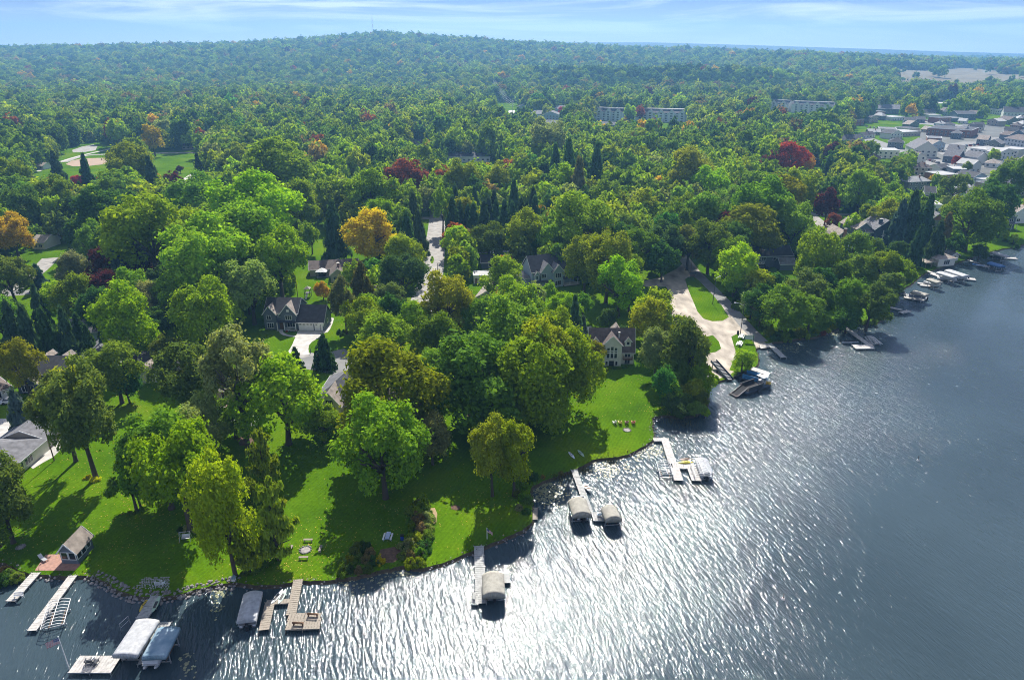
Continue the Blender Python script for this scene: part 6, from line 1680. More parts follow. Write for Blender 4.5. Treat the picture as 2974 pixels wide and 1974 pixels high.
# ---- cars
def profile_car(label, pos, rz, col, group=None, suv=False, cat='car'):
    o = thing('parked_car', label, cat, (pos.x, pos.y, G+.03), rz, group)
    if 'car' not in CARM:
        for sv in (False, True):
            Lc, hc = (4.5, 1.42) if not sv else (4.7, 1.72)
            xs = [(-Lc/2,.35,.78),(-Lc/2+.1,.3,.92),(-1.2,.28,.95),(.9,.28,.92),(Lc/2-.25,.3,.80),(Lc/2,.35,.60)]
            body = MB().loft([[(x,-.88,z0),(x,.88,z0),(x,.90,(z0+z1)/2),(x,.82,z1),(x,-.82,z1),(x,-.90,(z0+z1)/2)] for x, z0, z1 in xs])
            cx = [(-Lc/2+(.15 if sv else .55),.93),(-Lc/2+(.45 if sv else 1.2),hc-.08),(-.2,hc-.08),(1.25,.92)]
            cab = MB().loft([[(x,-.78+(z-.9)*.25,z),(x,.78-(z-.9)*.25,z),(x,.80,.90),(x,-.80,.90)] for x, z in cx])
            roof = MB().box(cx[1][0]+.05, cx[2][0]+.1, -.62, .62, hc-.079, hc-.02)
            CARM['car' if not sv else 'suv'] = (body.mesh('body', False), cab.mesh('cabin_glass'), roof.mesh('roof'))
            for mm, mt in zip(CARM['car' if not sv else 'suv'], (PAINT, GLASS, PAINT)): mm.materials.append(mt)
        wl_ = MB().tube([(0,-.1,0),(0,.1,0)], .33, 14).mesh('wheel'); wl_.materials.append(BLACK); CARM['wheel'] = wl_
    bd, cb, rf = CARM['suv' if suv else 'car']
    for nm, mm in (('body', bd), ('cabin_glass', cb), ('roof', rf)):
        q = link(nm, mm, o); q.color = col
    for x in (-1.4, 1.4):
        for y in (-.82, .82): q = link('wheel', CARM['wheel'], o); q.location = (x, y, .33)
    return o
CARM = {}
CC = [(.6,.6,.6,1), (.03,.03,.035,1), (.25,.26,.27,1), (.35,.02,.02,1), (.04,.07,.16,1), (.5,.48,.42,1), (.10,.11,.12,1)]
CN = ['white', 'black', 'grey', 'red', 'blue', 'beige', 'charcoal']
profile_car('black car parked behind the grey hip-roofed house', P(ZL(900,405)), R(15), CC[1])
profile_car('dark car parked on the back lane under the pale round tree', P(Z4(420,282)), R(10), CC[4], suv=True)
profile_car('white car parked between blue spruce and the brown hip-roofed house', P(Z4(75,1050)), R(20), CC[0])
profile_car('dark car on the drive behind the bright yellow-green lawn tree', P(Z4(905,775)), R(15), CC[6])
profile_car('black van in the yard of the dark slate ranch house', P(Z6(840,362)), R(5), CC[1], suv=True)
rgc = random.Random(17)
rows_ = [((1650,612),(1785,652),9,65,'cars parked in a row beside the barn-like hall'), ((1760,560),(1815,572),3,20,'cars parked behind the barn-like hall'), ((1900,540),(2080,520),7,80,'cars in the upper town car park'), ((1920,670),(1990,690),4,10,'cars beside the white gabled house'), ((2090,490),(2230,520),6,30,'cars along the town street'), ((1270,400),(1420,420),6,70,'cars near the mid-town junction'), ((1620,352),(1720,362),4,10,'cars beyond the brick block'), ((480,350),(540,358),4,60,'cars by the orange trees')]
for (a, b, n, ang, gname) in rows_:
    for k in range(n):
        t = (k+.5)/n; ci = rgc.randrange(len(CC))
        p = P(Z9(a[0]+(b[0]-a[0])*t, a[1]+(b[1]-a[1])*t))
        profile_car('%s car, one of the %s' % (CN[ci], gname), p, R(ang+rgc.uniform(-4,4)), CC[ci], gname, suv=rgc.random() < .5)
# ================================================================ TREES: those one can point at
# (frame fn, crown centre x, y, crown width, colour, shape, base or None, height/width)
HAND = [
 # foreground
 (Z1,1440,560,330,'y','tall',(1385,955),None), (Z1,1260,330,470,'y','lobed',(1125,685),None), (Z1,1020,250,440,'g','round',(1010,560),None), (Z1,760,400,250,'g','open',(805,572),None),
 (Z1,1240,130,330,'l','spread',(1180,420),None),
 (Z4,350,1060,330,'ol','spread',(495,1432),None), (Z4,640,1110,420,'ol','round',(625,1540),None), (Z4,150,1110,170,'bs','spruce',(165,1250),2.1),
 (Z1,60,480,330,'ol','round',(80,760),None), (Z1,-60,620,300,'g','round',None,1.1),
 (Z4,1180,900,470,'ol','spread',(1268,1145),None), (Z4,1660,850,420,'l','spread',(1615,1345),None), (Z4,1850,1035,520,'yg','round',(1880,1320),None), (Z4,1350,1200,300,'l','round',(1360,1460),None),
 (Z1,1590,330,250,'pg','pine',(1582,520),None), (Z1,1650,640,290,'pg','pine',(1640,860),None), (Z1,1480,760,220,'pg','pine',(1470,930),None),
 (Z2,850,205,470,'yg','round',(852,498),None), (D,885,915,225,'yg','round',(905,1040),None), (Z2,1140,140,220,'l','tall',(1128,300),None), (Z2,1085,-40,130,'br','open',None,1.4),
 (Z3,440,690,270,'yg','round',(515,985),None), (Z3,700,700,270,'y','round',(655,985),None),
 (D,1090,880,250,'g','round',(1098,990),None), (D,1215,890,190,'yg','tall',(1215,1000),None), (D,1330,850,150,'gy','round',(1303,948),None), (D,1265,830,130,'yg','round',(1250,960),None), (D,1190,790,150,'g','round',(1180,900),None),
 (D,1010,790,110,'g','round',(1010,880),None), (D,915,880,100,'g','round',(915,955),None), (D,1000,860,90,'g','tall',(1000,940),None), (D,1280,770,80,'gy','round',(1280,850),None),
 (D,1375,815,50,'gy','round',None,1.2),
 (D,748,975,80,'yg','round',(748,1020),None), (D,540,960,110,'g','round',(545,1010),None), (D,330,1110,70,'g','round',(325,1170),None), (D,960,960,90,'yg','round',(955,1030),None),
 # by the cream house and the point
 (Z6,190,840,190,'w','round',(200,1010),None), (Z6,380,840,280,'ol','tall',(370,1060),None), (Z6,470,1010,150,'y','round',(460,1110),None), (Z6,250,1040,160,'em','round',(250,1160),None), (Z6,390,1130,120,'ol','round',None,.9), (Z6,450,1180,110,'ol','round',None,.8), (Z6,500,1205,70,'gy','round',None,.8), (Z6,310,1140,130,'d','round',None,.9),
 (Z6,170,640,280,'gy','round',(200,790),None), (Z6,710,900,140,'gy','round',(712,965),None), (Z6,60,490,190,'g','round',None,1.1),
 (Z6,330,960,210,'g','round',None,1.1), (Z6,430,900,200,'gy','round',None,1.15), (Z6,290,1070,170,'g','round',None,1.0), (Z6,420,1085,150,'yg','round',None,1.0), (Z6,470,1130,120,'ol','round',None,.9), (Z6,340,1190,110,'d','round',None,.8),
 # centre
 (D,305,745,130,'y','round',(310,835),None), (D,415,660,80,'y','round',None,1.2), (D,390,685,90,'yg','round',None,1.2), (D,345,700,85,'l','round',None,1.2), (D,500,730,130,'yg','round',(495,835),None), (D,575,665,130,'l','spread',None,1.1), (D,440,745,70,'yg','round',None,1.3),
 (D,230,715,85,'d','round',None,1.3), (D,180,690,90,'yg','round',None,1.3), (D,130,690,70,'yg','round',None,1.3), (D,62,840,85,'gy','round',(70,910),None), (D,145,880,70,'G','open',None,1.2), (D,200,905,70,'gy','round',None,1.2), (D,262,850,120,'g','round',None,1.2), (D,290,890,60,'d','round',None,1.2), (D,390,820,90,'ol','spread',None,1.0), (D,445,840,60,'o','open',None,1.0), (D,260,660,80,'d','round',None,1.1),
 (D,170,622,82,'w','round',(178,665),None), (D,238,608,60,'m','tall',None,1.5), (D,325,612,60,'m','round',None,1.4), (D,285,630,55,'bs','spruce',(285,680),2.4), (D,265,590,35,'bs','spruce',None,2.8), (D,88,640,45,'bs','spruce',None,1.2),
 (D,28,540,85,'o','round',None,1.1), (D,20,640,90,'ol','round',None,1.2), (D,340,545,190,'y','lobed',None,1.1), (D,440,545,110,'y','round',None,1.2), (D,470,600,190,'yg','lobed',None,1.1), (D,560,560,180,'yg','round',None,1.1), (D,640,600,130,'y','lobed',None,1.25), (D,590,490,190,'y','lobed',None,1.05), (D,640,390,150,'yg','lobed',None,1.0), (D,690,470,90,'yg','round',None,1.3),
 (D,235,500,130,'d','round',None,1.1), (D,455,470,120,'g','round',None,1.1), (D,390,480,70,'g','tall',None,1.3), (D,400,425,50,'m','round',None,1.1), (D,300,380,110,'gy','spread',None,.95),
 (D,60,460,70,'g','round',None,1.2), (D,130,460,90,'g','round',None,1.2), (D,170,495,70,'d','round',None,1.2),
 (D,856,545,118,'G','round',(862,608),None), (D,716,545,45,'y','round',None,1.5), (D,778,532,66,'s','spruce',(778,600),None), (D,925,590,95,'gy','round',None,1.1), (D,925,640,110,'d','round',None,1.05), (D,900,690,80,'ol','round',None,1.1), (D,940,560,56,'s','spruce',None,2.0), (D,966,540,46,'s','spruce',None,2.0), (D,955,505,50,'s','spruce',None,2.0),
 (D,785,690,65,'pb','tall',(800,770),None), (D,832,660,55,'pb','tall',(845,740),None), (D,820,635,55,'y','round',None,1.2), (D,747,668,38,'o','tall',(747,692),None), (D,880,785,140,'yg','round',(890,850),None), (D,960,740,85,'yg','round',None,1.2), (D,1030,705,115,'gy','round',(1035,785),None), (D,1000,790,60,'l','round',None,1.3), (D,905,720,70,'d','round',None,1.2),
 (D,1110,735,90,'g','round',None,1.2), (D,1185,715,120,'yg','round',(1185,790),None), (D,1160,640,90,'yg','round',None,1.2), (D,1300,712,75,'y','round',None,1.1), (D,1235,690,60,'l','round',None,1.2), (D,1345,705,50,'g','round',None,1.2), (D,1265,675,40,'y','round',None,1.2), (D,1270,630,0,'g','round',None,1), (D,1165,610,40,'o','round',None,1.1), (D,1500,745,95,'gy','round',None,1.2), (D,1430,655,105,'y','lobed',None,1.25), (D,1350,600,95,'gy','round',None,1.35), (D,1400,590,70,'y','round',None,1.3), (D,1405,735,50,'d','round',None,1.1), (D,1440,770,40,'d','round',None,1.1), (D,1475,575,90,'g','round',None,1.2), (D,1530,600,70,'d','round',None,1.2), (D,1530,560,100,'d','round',None,1.1),
 (D,1130,555,90,'g','round',(1130,600),None), (D,1330,525,160,'yg','round',(1330,610),None), (D,1015,470,55,'y','open',(1022,540),None), (D,1385,545,55,'br','open',None,1.1),
 (D,685,770,0,'s','spruce',(685,850),None), (D,750,815,60,'s','spruce',(752,850),None), (D,683,830,40,'s','spruce',(686,858),None), (D,1345,760,35,'bs','spruce',None,1.6), (D,1325,745,50,'s','spruce',None,2.2),
 (D,65,770,60,'s','spruce',None,1.9), (D,110,775,60,'s','spruce',None,1.9), (D,155,770,55,'s','spruce',None,2.0), (D,30,760,60,'s','spruce',None,1.9), (D,205,790,40,'s','spruce',None,1.8), (D,240,790,40,'s','spruce',None,1.7), (D,185,770,45,'s','spruce',None,1.9), (D,90,710,45,'s','spruce',None,2.1),
 # landing and right shore
 (D,1700,620,100,'y','round',None,1.1), (D,1745,655,70,'gy','round',None,1.1), (D,1760,700,90,'d','round',None,1.0), (D,1810,715,110,'g','round',None,1.0), (D,1735,700,60,'l','round',None,1.0), (D,1850,670,100,'ol','open',None,1.1), (D,1870,720,80,'g','round',None,1.0), (D,1780,660,60,'d','round',None,1.1), (D,1700,660,60,'g','round',None,1.0),
 (D,1870,595,95,'yg','tall',(1880,660),None), (D,1895,650,70,'d','round',None,1.1), (D,1940,640,70,'g','round',None,1.1), (D,1960,690,90,'g','round',None,1.1), (D,2010,700,90,'ol','open',None,1.15), (D,2040,620,80,'gy','round',None,1.1), (D,1985,620,70,'g','round',None,1.1), (D,2085,635,75,'yg','open',(2060,680),None), (D,2055,660,60,'ol','round',None,1.1), (D,1970,580,80,'g','round',None,1.2), (D,2010,580,60,'ol','round',None,1.2), (D,1900,690,60,'ol','round',None,1.1), (D,1955,735,60,'d','round',None,.9),
 (D,2225,510,118,'g','round',(2225,580),None), (D,2205,565,50,'d','round',None,1.1), (D,2260,580,40,'d','round',None,.9), (D,2100,505,62,'s','spruce',None,1.75), (D,2135,512,58,'s','spruce',None,1.8), (D,2075,515,54,'bs','spruce',None,1.7), (D,2160,560,50,'s','spruce',None,1.7), (D,2115,570,45,'s','spruce',None,1.9), (D,2070,580,45,'d','round',None,1.1), (D,2180,540,45,'pb','spruce',None,1.8),
 (D,2317,540,18,'gy','tall',None,1.4), (D,2340,550,18,'gy','tall',None,1.4), (D,1985,440,70,'g','tall',None,1.4), (D,2010,400,60,'yg','tall',None,1.4), (D,1910,470,50,'m','tall',None,1.6), (D,1920,510,35,'rb','round',None,1.2), (D,2330,420,80,'g','round',None,1.2), (D,2290,470,90,'d','round',None,1.2),(D,2200,430,60,'ol','open',None,1.2),
 (D,1590,565,80,'ol','round',None,1.2), (D,1640,560,100,'g','round',None,1.2), (D,1690,560,90,'d','round',None,1.2), (D,1730,530,120,'yg','lobed',None,1.1), (D,1750,480,140,'g','lobed',None,1.1), (D,1800,460,100,'gy','lobed',None,1.2), (D,1620,500,110,'g','round',None,1.1), (D,1560,520,90,'g','round',None,1.2),
 # coloured ones farther back
 (D,930,413,95,'rb','spread',None,1.0), (D,1822,366,74,'r','round',None,1.1), (D,1858,378,38,'o','round',None,1.1), (D,350,318,48,'o','tall',None,1.4), (D,1122,408,40,'o','round',None,1.3), (D,990,345,30,'o','round',None,1.3), (D,180,422,34,'pk','round',None,1.0), (D,240,418,34,'pk','round',None,1.0), (D,360,415,26,'pk','round',None,1.2), (D,115,418,20,'pk','round',None,1.0), (D,60,262,26,'pk','round',None,1.1), (D,243,262,26,'m','round',None,1.2), (D,145,265,28,'o','round',None,1.1), (D,320,290,28,'r','round',None,1.0), (D,345,270,26,'r','round',None,1.0), (D,195,275,40,'m','round',None,1.1),
 (D,860,448,110,'y','lobed',None,1.15), (D,770,455,70,'yg','lobed',None,1.4), (D,900,450,40,'y','round',None,1.2), (D,930,320,50,'gy','round',None,1.0), (D,130,390,40,'s','spruce',None,1.7), (D,200,400,40,'s','spruce',None,1.8), (D,350,410,50,'s','spruce',None,1.6), (D,460,395,35,'s','spruce',None,1.9), (D,415,390,16,'m','round',None,1.0), (D,405,400,14,'m','round',None,1.0),
 (D,1475,250+10,30,'rb','round',None,1.1), (D,1295,255,16,'pk','round',None,1.1), (D,1340,262,16,'pk','round',None,1.1), (D,1370,262,16,'pk','round',None,1.1), (D,1520,300,16,'r','round',None,1.1), (D,2068,370,18,'r','round',None,1.1), (D,2205,560-190,20,'r','round',None,1.1), (D,1310,395,60,'s','spruce',None,2.0), (D,1375,400,55,'s','spruce',None,2.0), (D,1335,430,60,'pb','spruce',None,1.8), (D,1280,395,50,'s','spruce',None,2.0), (D,1600-10,400,110,'gy','lobed',None,1.1), (D,1640,430,90,'y','lobed',None,1.1), (D,1190,410,35,'rb','round',None,1.2), (D,1260,320,90,'l','lobed',None,1.2),
]
for k in range(13):
    HAND.append((D, 1045 + k*17 + rt.uniform(-4,4), 512 + rt.uniform(-8,10), rt.uniform(38,52), 's', 'spruce', None, rt.uniform(1.7,2.3)))
for k in range(5):
    HAND.append((D, 1050 + k*45, 480 + rt.uniform(-6,6), rt.uniform(38,50), 's', 'spruce', None, rt.uniform(1.7,2.2)))
def lod_for(wpx): return 2 if wpx > 95 else 1
HT = []
for f, x, y, w, col, shp, base, asp in HAND:
    if w == 0: continue
    s_ = f(1, 0)[0] - f(0, 0)[0]
    wpx = w*s_*(1.04 if shp not in ('spruce', 'pine') else 1.15)
    b = f(*base) if base else None
    if shp in ('spruce', 'pine'):
        if b:
            bp = P(b, G); wm = wpx*depth_of((bp.x, bp.y, 5))/F
            tt = f(x, y); d = ray(*tt); t = bp.y/d.y; cz = CAMZ + d.z*t - G; ht = max(cz*2.0, wm*1.2)
            HT.append((bp, ht, wm, None, col, shp, wpx))
        else:
            bp, ht, wm, cz = solve_tree(f(x, y), wpx, asp, None, .5); HT.append((bp, ht, wm, None, col, shp, wpx))
    else:
        bp, ht, wm, cz = solve_tree(f(x, y), wpx, asp or 1.15, b, .60)
        if b:
            ht = cz + min(max(wm*.58, cz*.60)*(1.0 if shp != 'spread' else .75), cz*.80)
        HT.append((bp, ht, wm, cz if b else None, col, shp, wpx))
for bp, ht, wm, cz, col, shp, wpx in HT:
    plant(bp, ht, wm, col, shp, lod=lod_for(wpx), crownz=cz)

# ---- shrubs of the hedges and borders
BUSH = []
rb = random.Random(23)
def bushes(f, pts, wpx, cols, h=.75, jit=6, rep=1):
    s_ = f(1, 0)[0] - f(0, 0)[0]
    for x, y in pts:
        for _ in range(rep):
            p = P(f(x + rb.uniform(-jit, jit), y + rb.uniform(-jit, jit)), G); wm = wpx*s_*depth_of(p)/F*rb.uniform(.75, 1.25)
            BUSH.append((p, wm*h*rb.uniform(.8, 1.3), wm, rb.choice(cols)))
bushes(Z2, ((1000,580),(1040,600),(1080,585),(1010,640),(1050,650),(1100,640),(1020,690),(1060,700),(1100,690),(1000,740),(1040,750),(1090,740),(980,800),(1020,810),(1070,800),(960,850),(1010,860),(1060,850),(1000,890),(1050,895),(1030,540),(1070,545)), 84, ('g','ol','gy','d','yg','br','l'))
bushes(Z2, ((600,940),(640,930),(690,930),(740,920),(640,870),(690,860),(610,900),(740,870),(780,880),(680,810),(720,800),(760,830)), 76, ('ol','g','br','gy','d'))
bushes(Z2, ((815,880),), 62, ('G',), 1.0, 2)
bushes(Z2, ((1620,480),(1650,440),(1650,500),(1680,520),(1640,560),(1680,580),(1660,380)), 66, ('g','l','d','ol'))
bushes(Z3, ((790,1240-1000+640),(690,870),(720,900)), 60, ('d','g'))
bushes(Z1, ((520,385),(560,390)), 55, ('G',), .5, 4)
bushes(Z1, ((1060,690),(1160,680),(1230,590),(1100,680),(850,570),(770,590),(1560,900),(1500,930),(1440,950)), 55, ('l','g','d'), .6)
bushes(Z1, ((20,930),(60,960),(10,990),(100,980)), 90, ('d','br','ol'), .5)
bushes(Z3, ((800,850),(850,870),(920,850),(960,840)), 40, ('br','ol'), .5)
bushes(Z6, ((1150,735),(1185,738),(1210,735),(1240,718),(1280,705),(1320,695),(1360,690)), 34, ('gy','d','rb','g'), .7)
bushes(Z6, ((920,770),(960,775),(880,760),(1000,760),(1040,760),(1090,755),(830,720),(790,690),(760,650),(1000,700),(940,720),(700,600),(680,570),(640,520)), 64, ('d','g','ol','gy'), .9)
bushes(Z6, ((1400,680),(1440,680),(1480,680),(1520,650),(1545,610),(1570,570),(1600,530)), 56, ('ol','g','d'), .9)
bushes(Z6, ((560,1010),(540,1025),(505,1030)), 46, ('yg','g'), .6)
bushes(ZH1, ((650,960),(720,980),(800,965),(860,950),(600,940)), 60, ('rb','d','d'), .6)
bushes(ZH1, ((1850,1000),(1900,1050),(1950,980)), 160, ('d',), .8)
bushes(Z4, ((480,1290),(520,1270),(1570,1240),(1590,1215),(2330,700),(190,1260)), 50, ('d','g'), .7)
bushes(ZH2, ((780,1330),(860,1370),(950,1340),(1060,1330),(1180,1340),(1250,1320),(1330,1310),(560,1300),(640,1310),(700,1330)), 90, ('d','ol','g'), .6)
bushes(Z5, ((790,345),(800,330)), 14, ('ol',), .8)
bushes(Z6, ((2150,155),(2200,180),(2250,205),(2290,225),(2320,238)), 34, ('d',), .8)
for p, hh, wm, col in BUSH:
    plant(p, hh, wm, col, 'bush', name='shrub')

# ---- filler wood: every other tree back to the ridge
rgn = np.random.default_rng(77)
HANDT = [(t[0], t[1], t[2]) for t in TREES if t[5] != 'bush']
def near_hand(x, y, r):
    for a, b, q in HANDT:
        if (a-x)**2 + (b-y)**2 < (0.62*(q+r))**2: return True
    return False
OPEN = [[P(q, G).xy for q in poly] for poly in (
    [Z7(*p) for p in ((250,720),(420,640),(480,560),(680,500),(800,550),(1420,580),(1340,720),(1240,800),(1090,790),(1000,640),(850,640),(700,700),(560,790),(400,790),(260,760))],
    [Z6(*p) for p in ((140,350),(350,300),(420,300),(600,480),(800,720),(880,800),(800,980),(520,1010),(300,700),(140,600))],
    [Z5(*p) for p in ((0,180),(380,180),(400,340),(320,480),(140,640),(0,640))],
    [Z9(*p) for p in ((1590,600),(1730,590),(1990,690),(1900,740),(1700,710),(1590,640))],
    [Z9(*p) for p in ((1740,560),(1950,500),(2100,500),(2220,545),(1900,600))],
    [Z9(*p) for p in ((1500,180),(1930,180),(1930,300),(1500,290))],
    [Z6(*p) for p in ((1640,300),(1800,380),(2363,240),(2363,120),(1900,120))],
    [Z6(*p) for p in ((1060,540),(1250,540),(1370,680),(1100,770))],
    [Z4(*p) for p in ((0,120),(330,100),(560,260),(0,360))],
    )]
# everything lakeward of this line was planted by hand
HZ = [P(q, G).xy for q in [(-400,1250), D(0,800), D(250,830), D(430,840), D(600,850), D(780,800), D(900,800), D(1050,830), D(1250,860), D(1400,780), D(1500,760), D(1500,700), D(1650,760), D(1760,690), D(1830,640), D(1900,625), D(2000,640), D(2100,600), D(2200,560), D(2362,520), (3300,600)]]
hzx = [p.x for p in HZ]
def beyond_hand(x, y):
    a = x / y
    best = None
    for p, q in zip(HZ, HZ[1:]):
        a0, a1 = p.x/p.y, q.x/q.y
        if min(a0, a1) <= a <= max(a0, a1):
            t = (a-a0)/(a1-a0+1e-9); yy = p.y + (q.y-p.y)*t
            best = yy if best is None else max(best, yy)
    return best is None or y > best
COLS_N = ['g','yg','y','d','gy','ol','l','s','br','o','rb','m','em']
W_NEAR = np.array([.21,.26,.14,.07,.10,.07,.06,.045,.012,.006,.004,.006,.010])
W_FAR = np.array([.25,.15,.05,.22,.09,.11,.05,.02,.03,.012,.005,.004,.004])
cand = []
def tree_at(x, y, sc=1.0):
    far = min(1, max(0, (y-260)/500))
    # stands: neighbouring trees tend to be of one kind
    nz = math.sin(x/47+1)*math.cos(y/61) + .6*math.sin(x/23-y/31)
    w = W_NEAR*(1-far) + W_FAR*far
    w = w.copy()
    if nz > .5: w[[0,3]] *= 2.6
    elif nz < -.5: w[[1,2,4]] *= 2.4
    elif nz > .15: w[[4,5,8,9,10]] *= 2.5
    if abs(x-KN.x+130) < 230 and abs(y-1510) < 150: w[[3,7]] *= 9
    c = COLS_N[rgn.choice(len(w), p=w/w.sum())]
    wd = float(np.clip(rgn.normal(10.8 + 1.6*far, 2.4 + 1.3*far), 5.5, 19))*sc
    if c == 's': wd *= .62; ht = wd*rgn.uniform(1.7, 2.3); shp = 'spruce'
    else: ht = wd*rgn.uniform(1.05, 1.4); shp = str(rgn.choice(SHAPES, p=[.30,.20,.14,.10,.26]))
    return wd, ht, c, shp
y = 165.0
while y < 560:
    sp = 8.3
    for x in np.arange(-.86*y - 40, .86*y + 40, sp):
        px_, py_ = x + rgn.uniform(-.42,.42)*sp, y + rgn.uniform(-.42,.42)*sp
        if not beyond_hand(px_, py_): continue
        if not in_poly(px_, py_, land): continue
        wd, ht, c, shp = tree_at(px_, py_)
        if near_hand(px_, py_, wd/2): continue
        du_, dv_ = proj((px_, py_, G))
        if du_ > 2040*1.2591 and dv_ < 490*1.2591:
            if rgn.random() < .34: continue
            wd *= .75; ht *= .7
        if any(in_poly(px_, py_, o_) for o_ in OPEN): continue
        u, v = proj((px_, py_, G)); ut, vt = proj((px_, py_, G + ht)); wp = wd*F/depth_of((px_, py_, ht/2))
        bad = False
        for (u0, v0, u1, v1, yy) in CLEAR:
            if py_ < yy + 4 and u + wp*.42 > u0 and u - wp*.42 < u1 and v > v0 and vt + (v-vt)*.05 < v1: bad = True; break
        if bad: continue
        cand.append((wp, px_, py_, wd, ht, c, shp))
    y += sp
# shore distance test so that crowns do not stand in the lake
cand = [c for c in cand if c[2] < 600]
cand.sort(key=lambda c: -c[0])
nb = sum(1 for t in TREES if t[5] not in ('bush', 'spruce', 'pine')); ns_ = sum(1 for t in TREES if t[5] in ('spruce', 'pine'))
rest = []
lim_b, lim_s = 296 - nb, 110
for c in cand:
    wp, x, yv, wd, ht, col, shp = c
    vis = -60 < proj((x, yv, G+ht*.6))[0] < PW + 60
    if vis and shp != 'spruce' and lim_b > 0:
        lim_b -= 1; plant(Vector((x, yv, G)), ht, wd, col, shp, lod=lod_for(wp))
    elif vis and shp == 'spruce' and lim_s > 0 and wp > 22:
        lim_s -= 1; plant(Vector((x, yv, G)), ht, wd, col, shp, lod=1)
    else:
        rest.append((x, yv, G, wd, ht, col, shp))
# far wood
def far_band(y0, y1, sp, wob_s=1.0):
    yv = y0
    while yv < y1:
        s2 = sp(yv)
        for x in np.arange(-.92*yv - 120, .92*yv + 120, s2):
            px_, py_ = x + rgn.uniform(-.45,.45)*s2, yv + rgn.uniform(-.45,.45)*s2
            if py_ < 1245:
                if not in_poly(px_, py_, land): continue
                if any(in_poly(px_, py_, o_) for o_ in OPEN): continue
                u, v = proj((px_, py_, G)); hp = 20*F/depth_of((px_, py_, 5))
                bad = False
                for (u0, v0, u1, v1, yy) in CLEAR:
                    if py_ < yy + 6 and u0 - hp*.3 < u < u1 + hp*.3 and v0 < v and v - hp*.9 < v1: bad = True; break
                if bad: continue
                # the town thins out the wood
                du, dv = u/1.2591, v/1.2591
                if 1990 < du and 235 < dv < 480 and rgn.random() < .32: continue
            elif px_ > 200 and py_ < 3000 and is_meadow(px_, py_):
                if rgn.random() < .985: continue
            wd, ht, c, shp = tree_at(px_, py_, 1.0 if s2 < 11 else s2/10.5)
            z = G if py_ < 1262 else float(height(px_, py_))
            rest.append((px_, py_, z - .3, wd, ht if s2 < 11 else ht*.8, c, shp))
        yv += s2
far_band(560, 1500, lambda y: 9.0 + (y-560)/940*2.5)
far_band(1500, 4600, lambda y: 11.5 + (y-1500)/3100*14)

# ---- the far wood as one mass: points carrying shared crowns
protos = bpy.data.collections.new('far_tree_kinds')
PIDX = {}
for shp in ('spruce',) + SHAPES:
    me = (SPR[0] if shp == 'spruce' else CROWN[shp, 0])[0].copy()
    me.materials[0] = NEEDLE_FAR if shp == 'spruce' else LEAF_FAR
    o = bpy.data.objects.new('kind_%03d' % len(PIDX), me)
    protos.objects.link(o); PIDX[shp] = len(PIDX)
NP = len(rest)
P_ = np.zeros((NP, 3), np.float32); S_ = np.zeros((NP, 3), np.float32); I_ = np.zeros(NP, np.int32); Rz = rgn.uniform(0, 6.28, NP).astype(np.float32); C_ = np.zeros((NP, 4), np.float32)
for i, (x, yv, z, wd, ht, c, shp) in enumerate(rest):
    I_[i] = PIDX[shp]; C_[i] = PAL[c]; C_[i, :3] *= rgn.uniform(.85, 1.18)
    if shp == 'spruce': P_[i] = (x, yv, z); S_[i] = (wd/2, wd/2, ht)
    else: P_[i] = (x, yv, z + ht*.58); S_[i] = (wd/2, wd/2, ht*.46)
me = bpy.data.meshes.new('woodland'); me.vertices.add(NP); me.vertices.foreach_set('co', P_.ravel())
for nm, tp, key, arr in (('tscale','FLOAT_VECTOR','vector',S_.ravel()), ('tkind','INT','value',I_), ('tturn','FLOAT','value',Rz), ('tcol','FLOAT_COLOR','color',C_.ravel())):
    at = me.attributes.new(nm, tp, 'POINT'); at.data.foreach_set(key, arr)
wood = link('woodland', me); wood['kind'] = 'stuff'; tag(wood, 'far mixed woodland in early autumn colours rolling up to the ridge', 'woodland')
ng = bpy.data.node_groups.new('woodland', 'GeometryNodeTree')
ng.interface.new_socket('Geometry', in_out='INPUT', socket_type='NodeSocketGeometry'); ng.interface.new_socket('Geometry', in_out='OUTPUT', socket_type='NodeSocketGeometry')
gn, gl_ = ng.nodes, ng.links
gi, go = gn.new('NodeGroupInput'), gn.new('NodeGroupOutput')
ci = gn.new('GeometryNodeCollectionInfo'); ci.inputs['Collection'].default_value = protos; ci.inputs['Separate Children'].default_value = True; ci.inputs['Reset Children'].default_value = True
ip = gn.new('GeometryNodeInstanceOnPoints'); ip.inputs['Pick Instance'].default_value = True
def attr(nm, tp):
    a = gn.new('GeometryNodeInputNamedAttribute'); a.data_type = tp; a.inputs['Name'].default_value = nm; return a.outputs['Attribute']
cx_ = gn.new('ShaderNodeCombineXYZ'); gl_.new(attr('tturn', 'FLOAT'), cx_.inputs['Z'])
e2r = gn.new('FunctionNodeEulerToRotation'); gl_.new(cx_.outputs[0], e2r.inputs[0])
gl_.new(gi.outputs[0], ip.inputs['Points']); gl_.new(ci.outputs[0], ip.inputs['Instance']); gl_.new(attr('tkind', 'INT'), ip.inputs['Instance Index'])
gl_.new(e2r.outputs[0], ip.inputs['Rotation']); gl_.new(attr('tscale', 'FLOAT_VECTOR'), ip.inputs['Scale']); gl_.new(ip.outputs[0], go.inputs[0])
md = wood.modifiers.new('woodland', 'NODES'); md.node_group = ng
print('trees', len(TREES), 'far', NP)
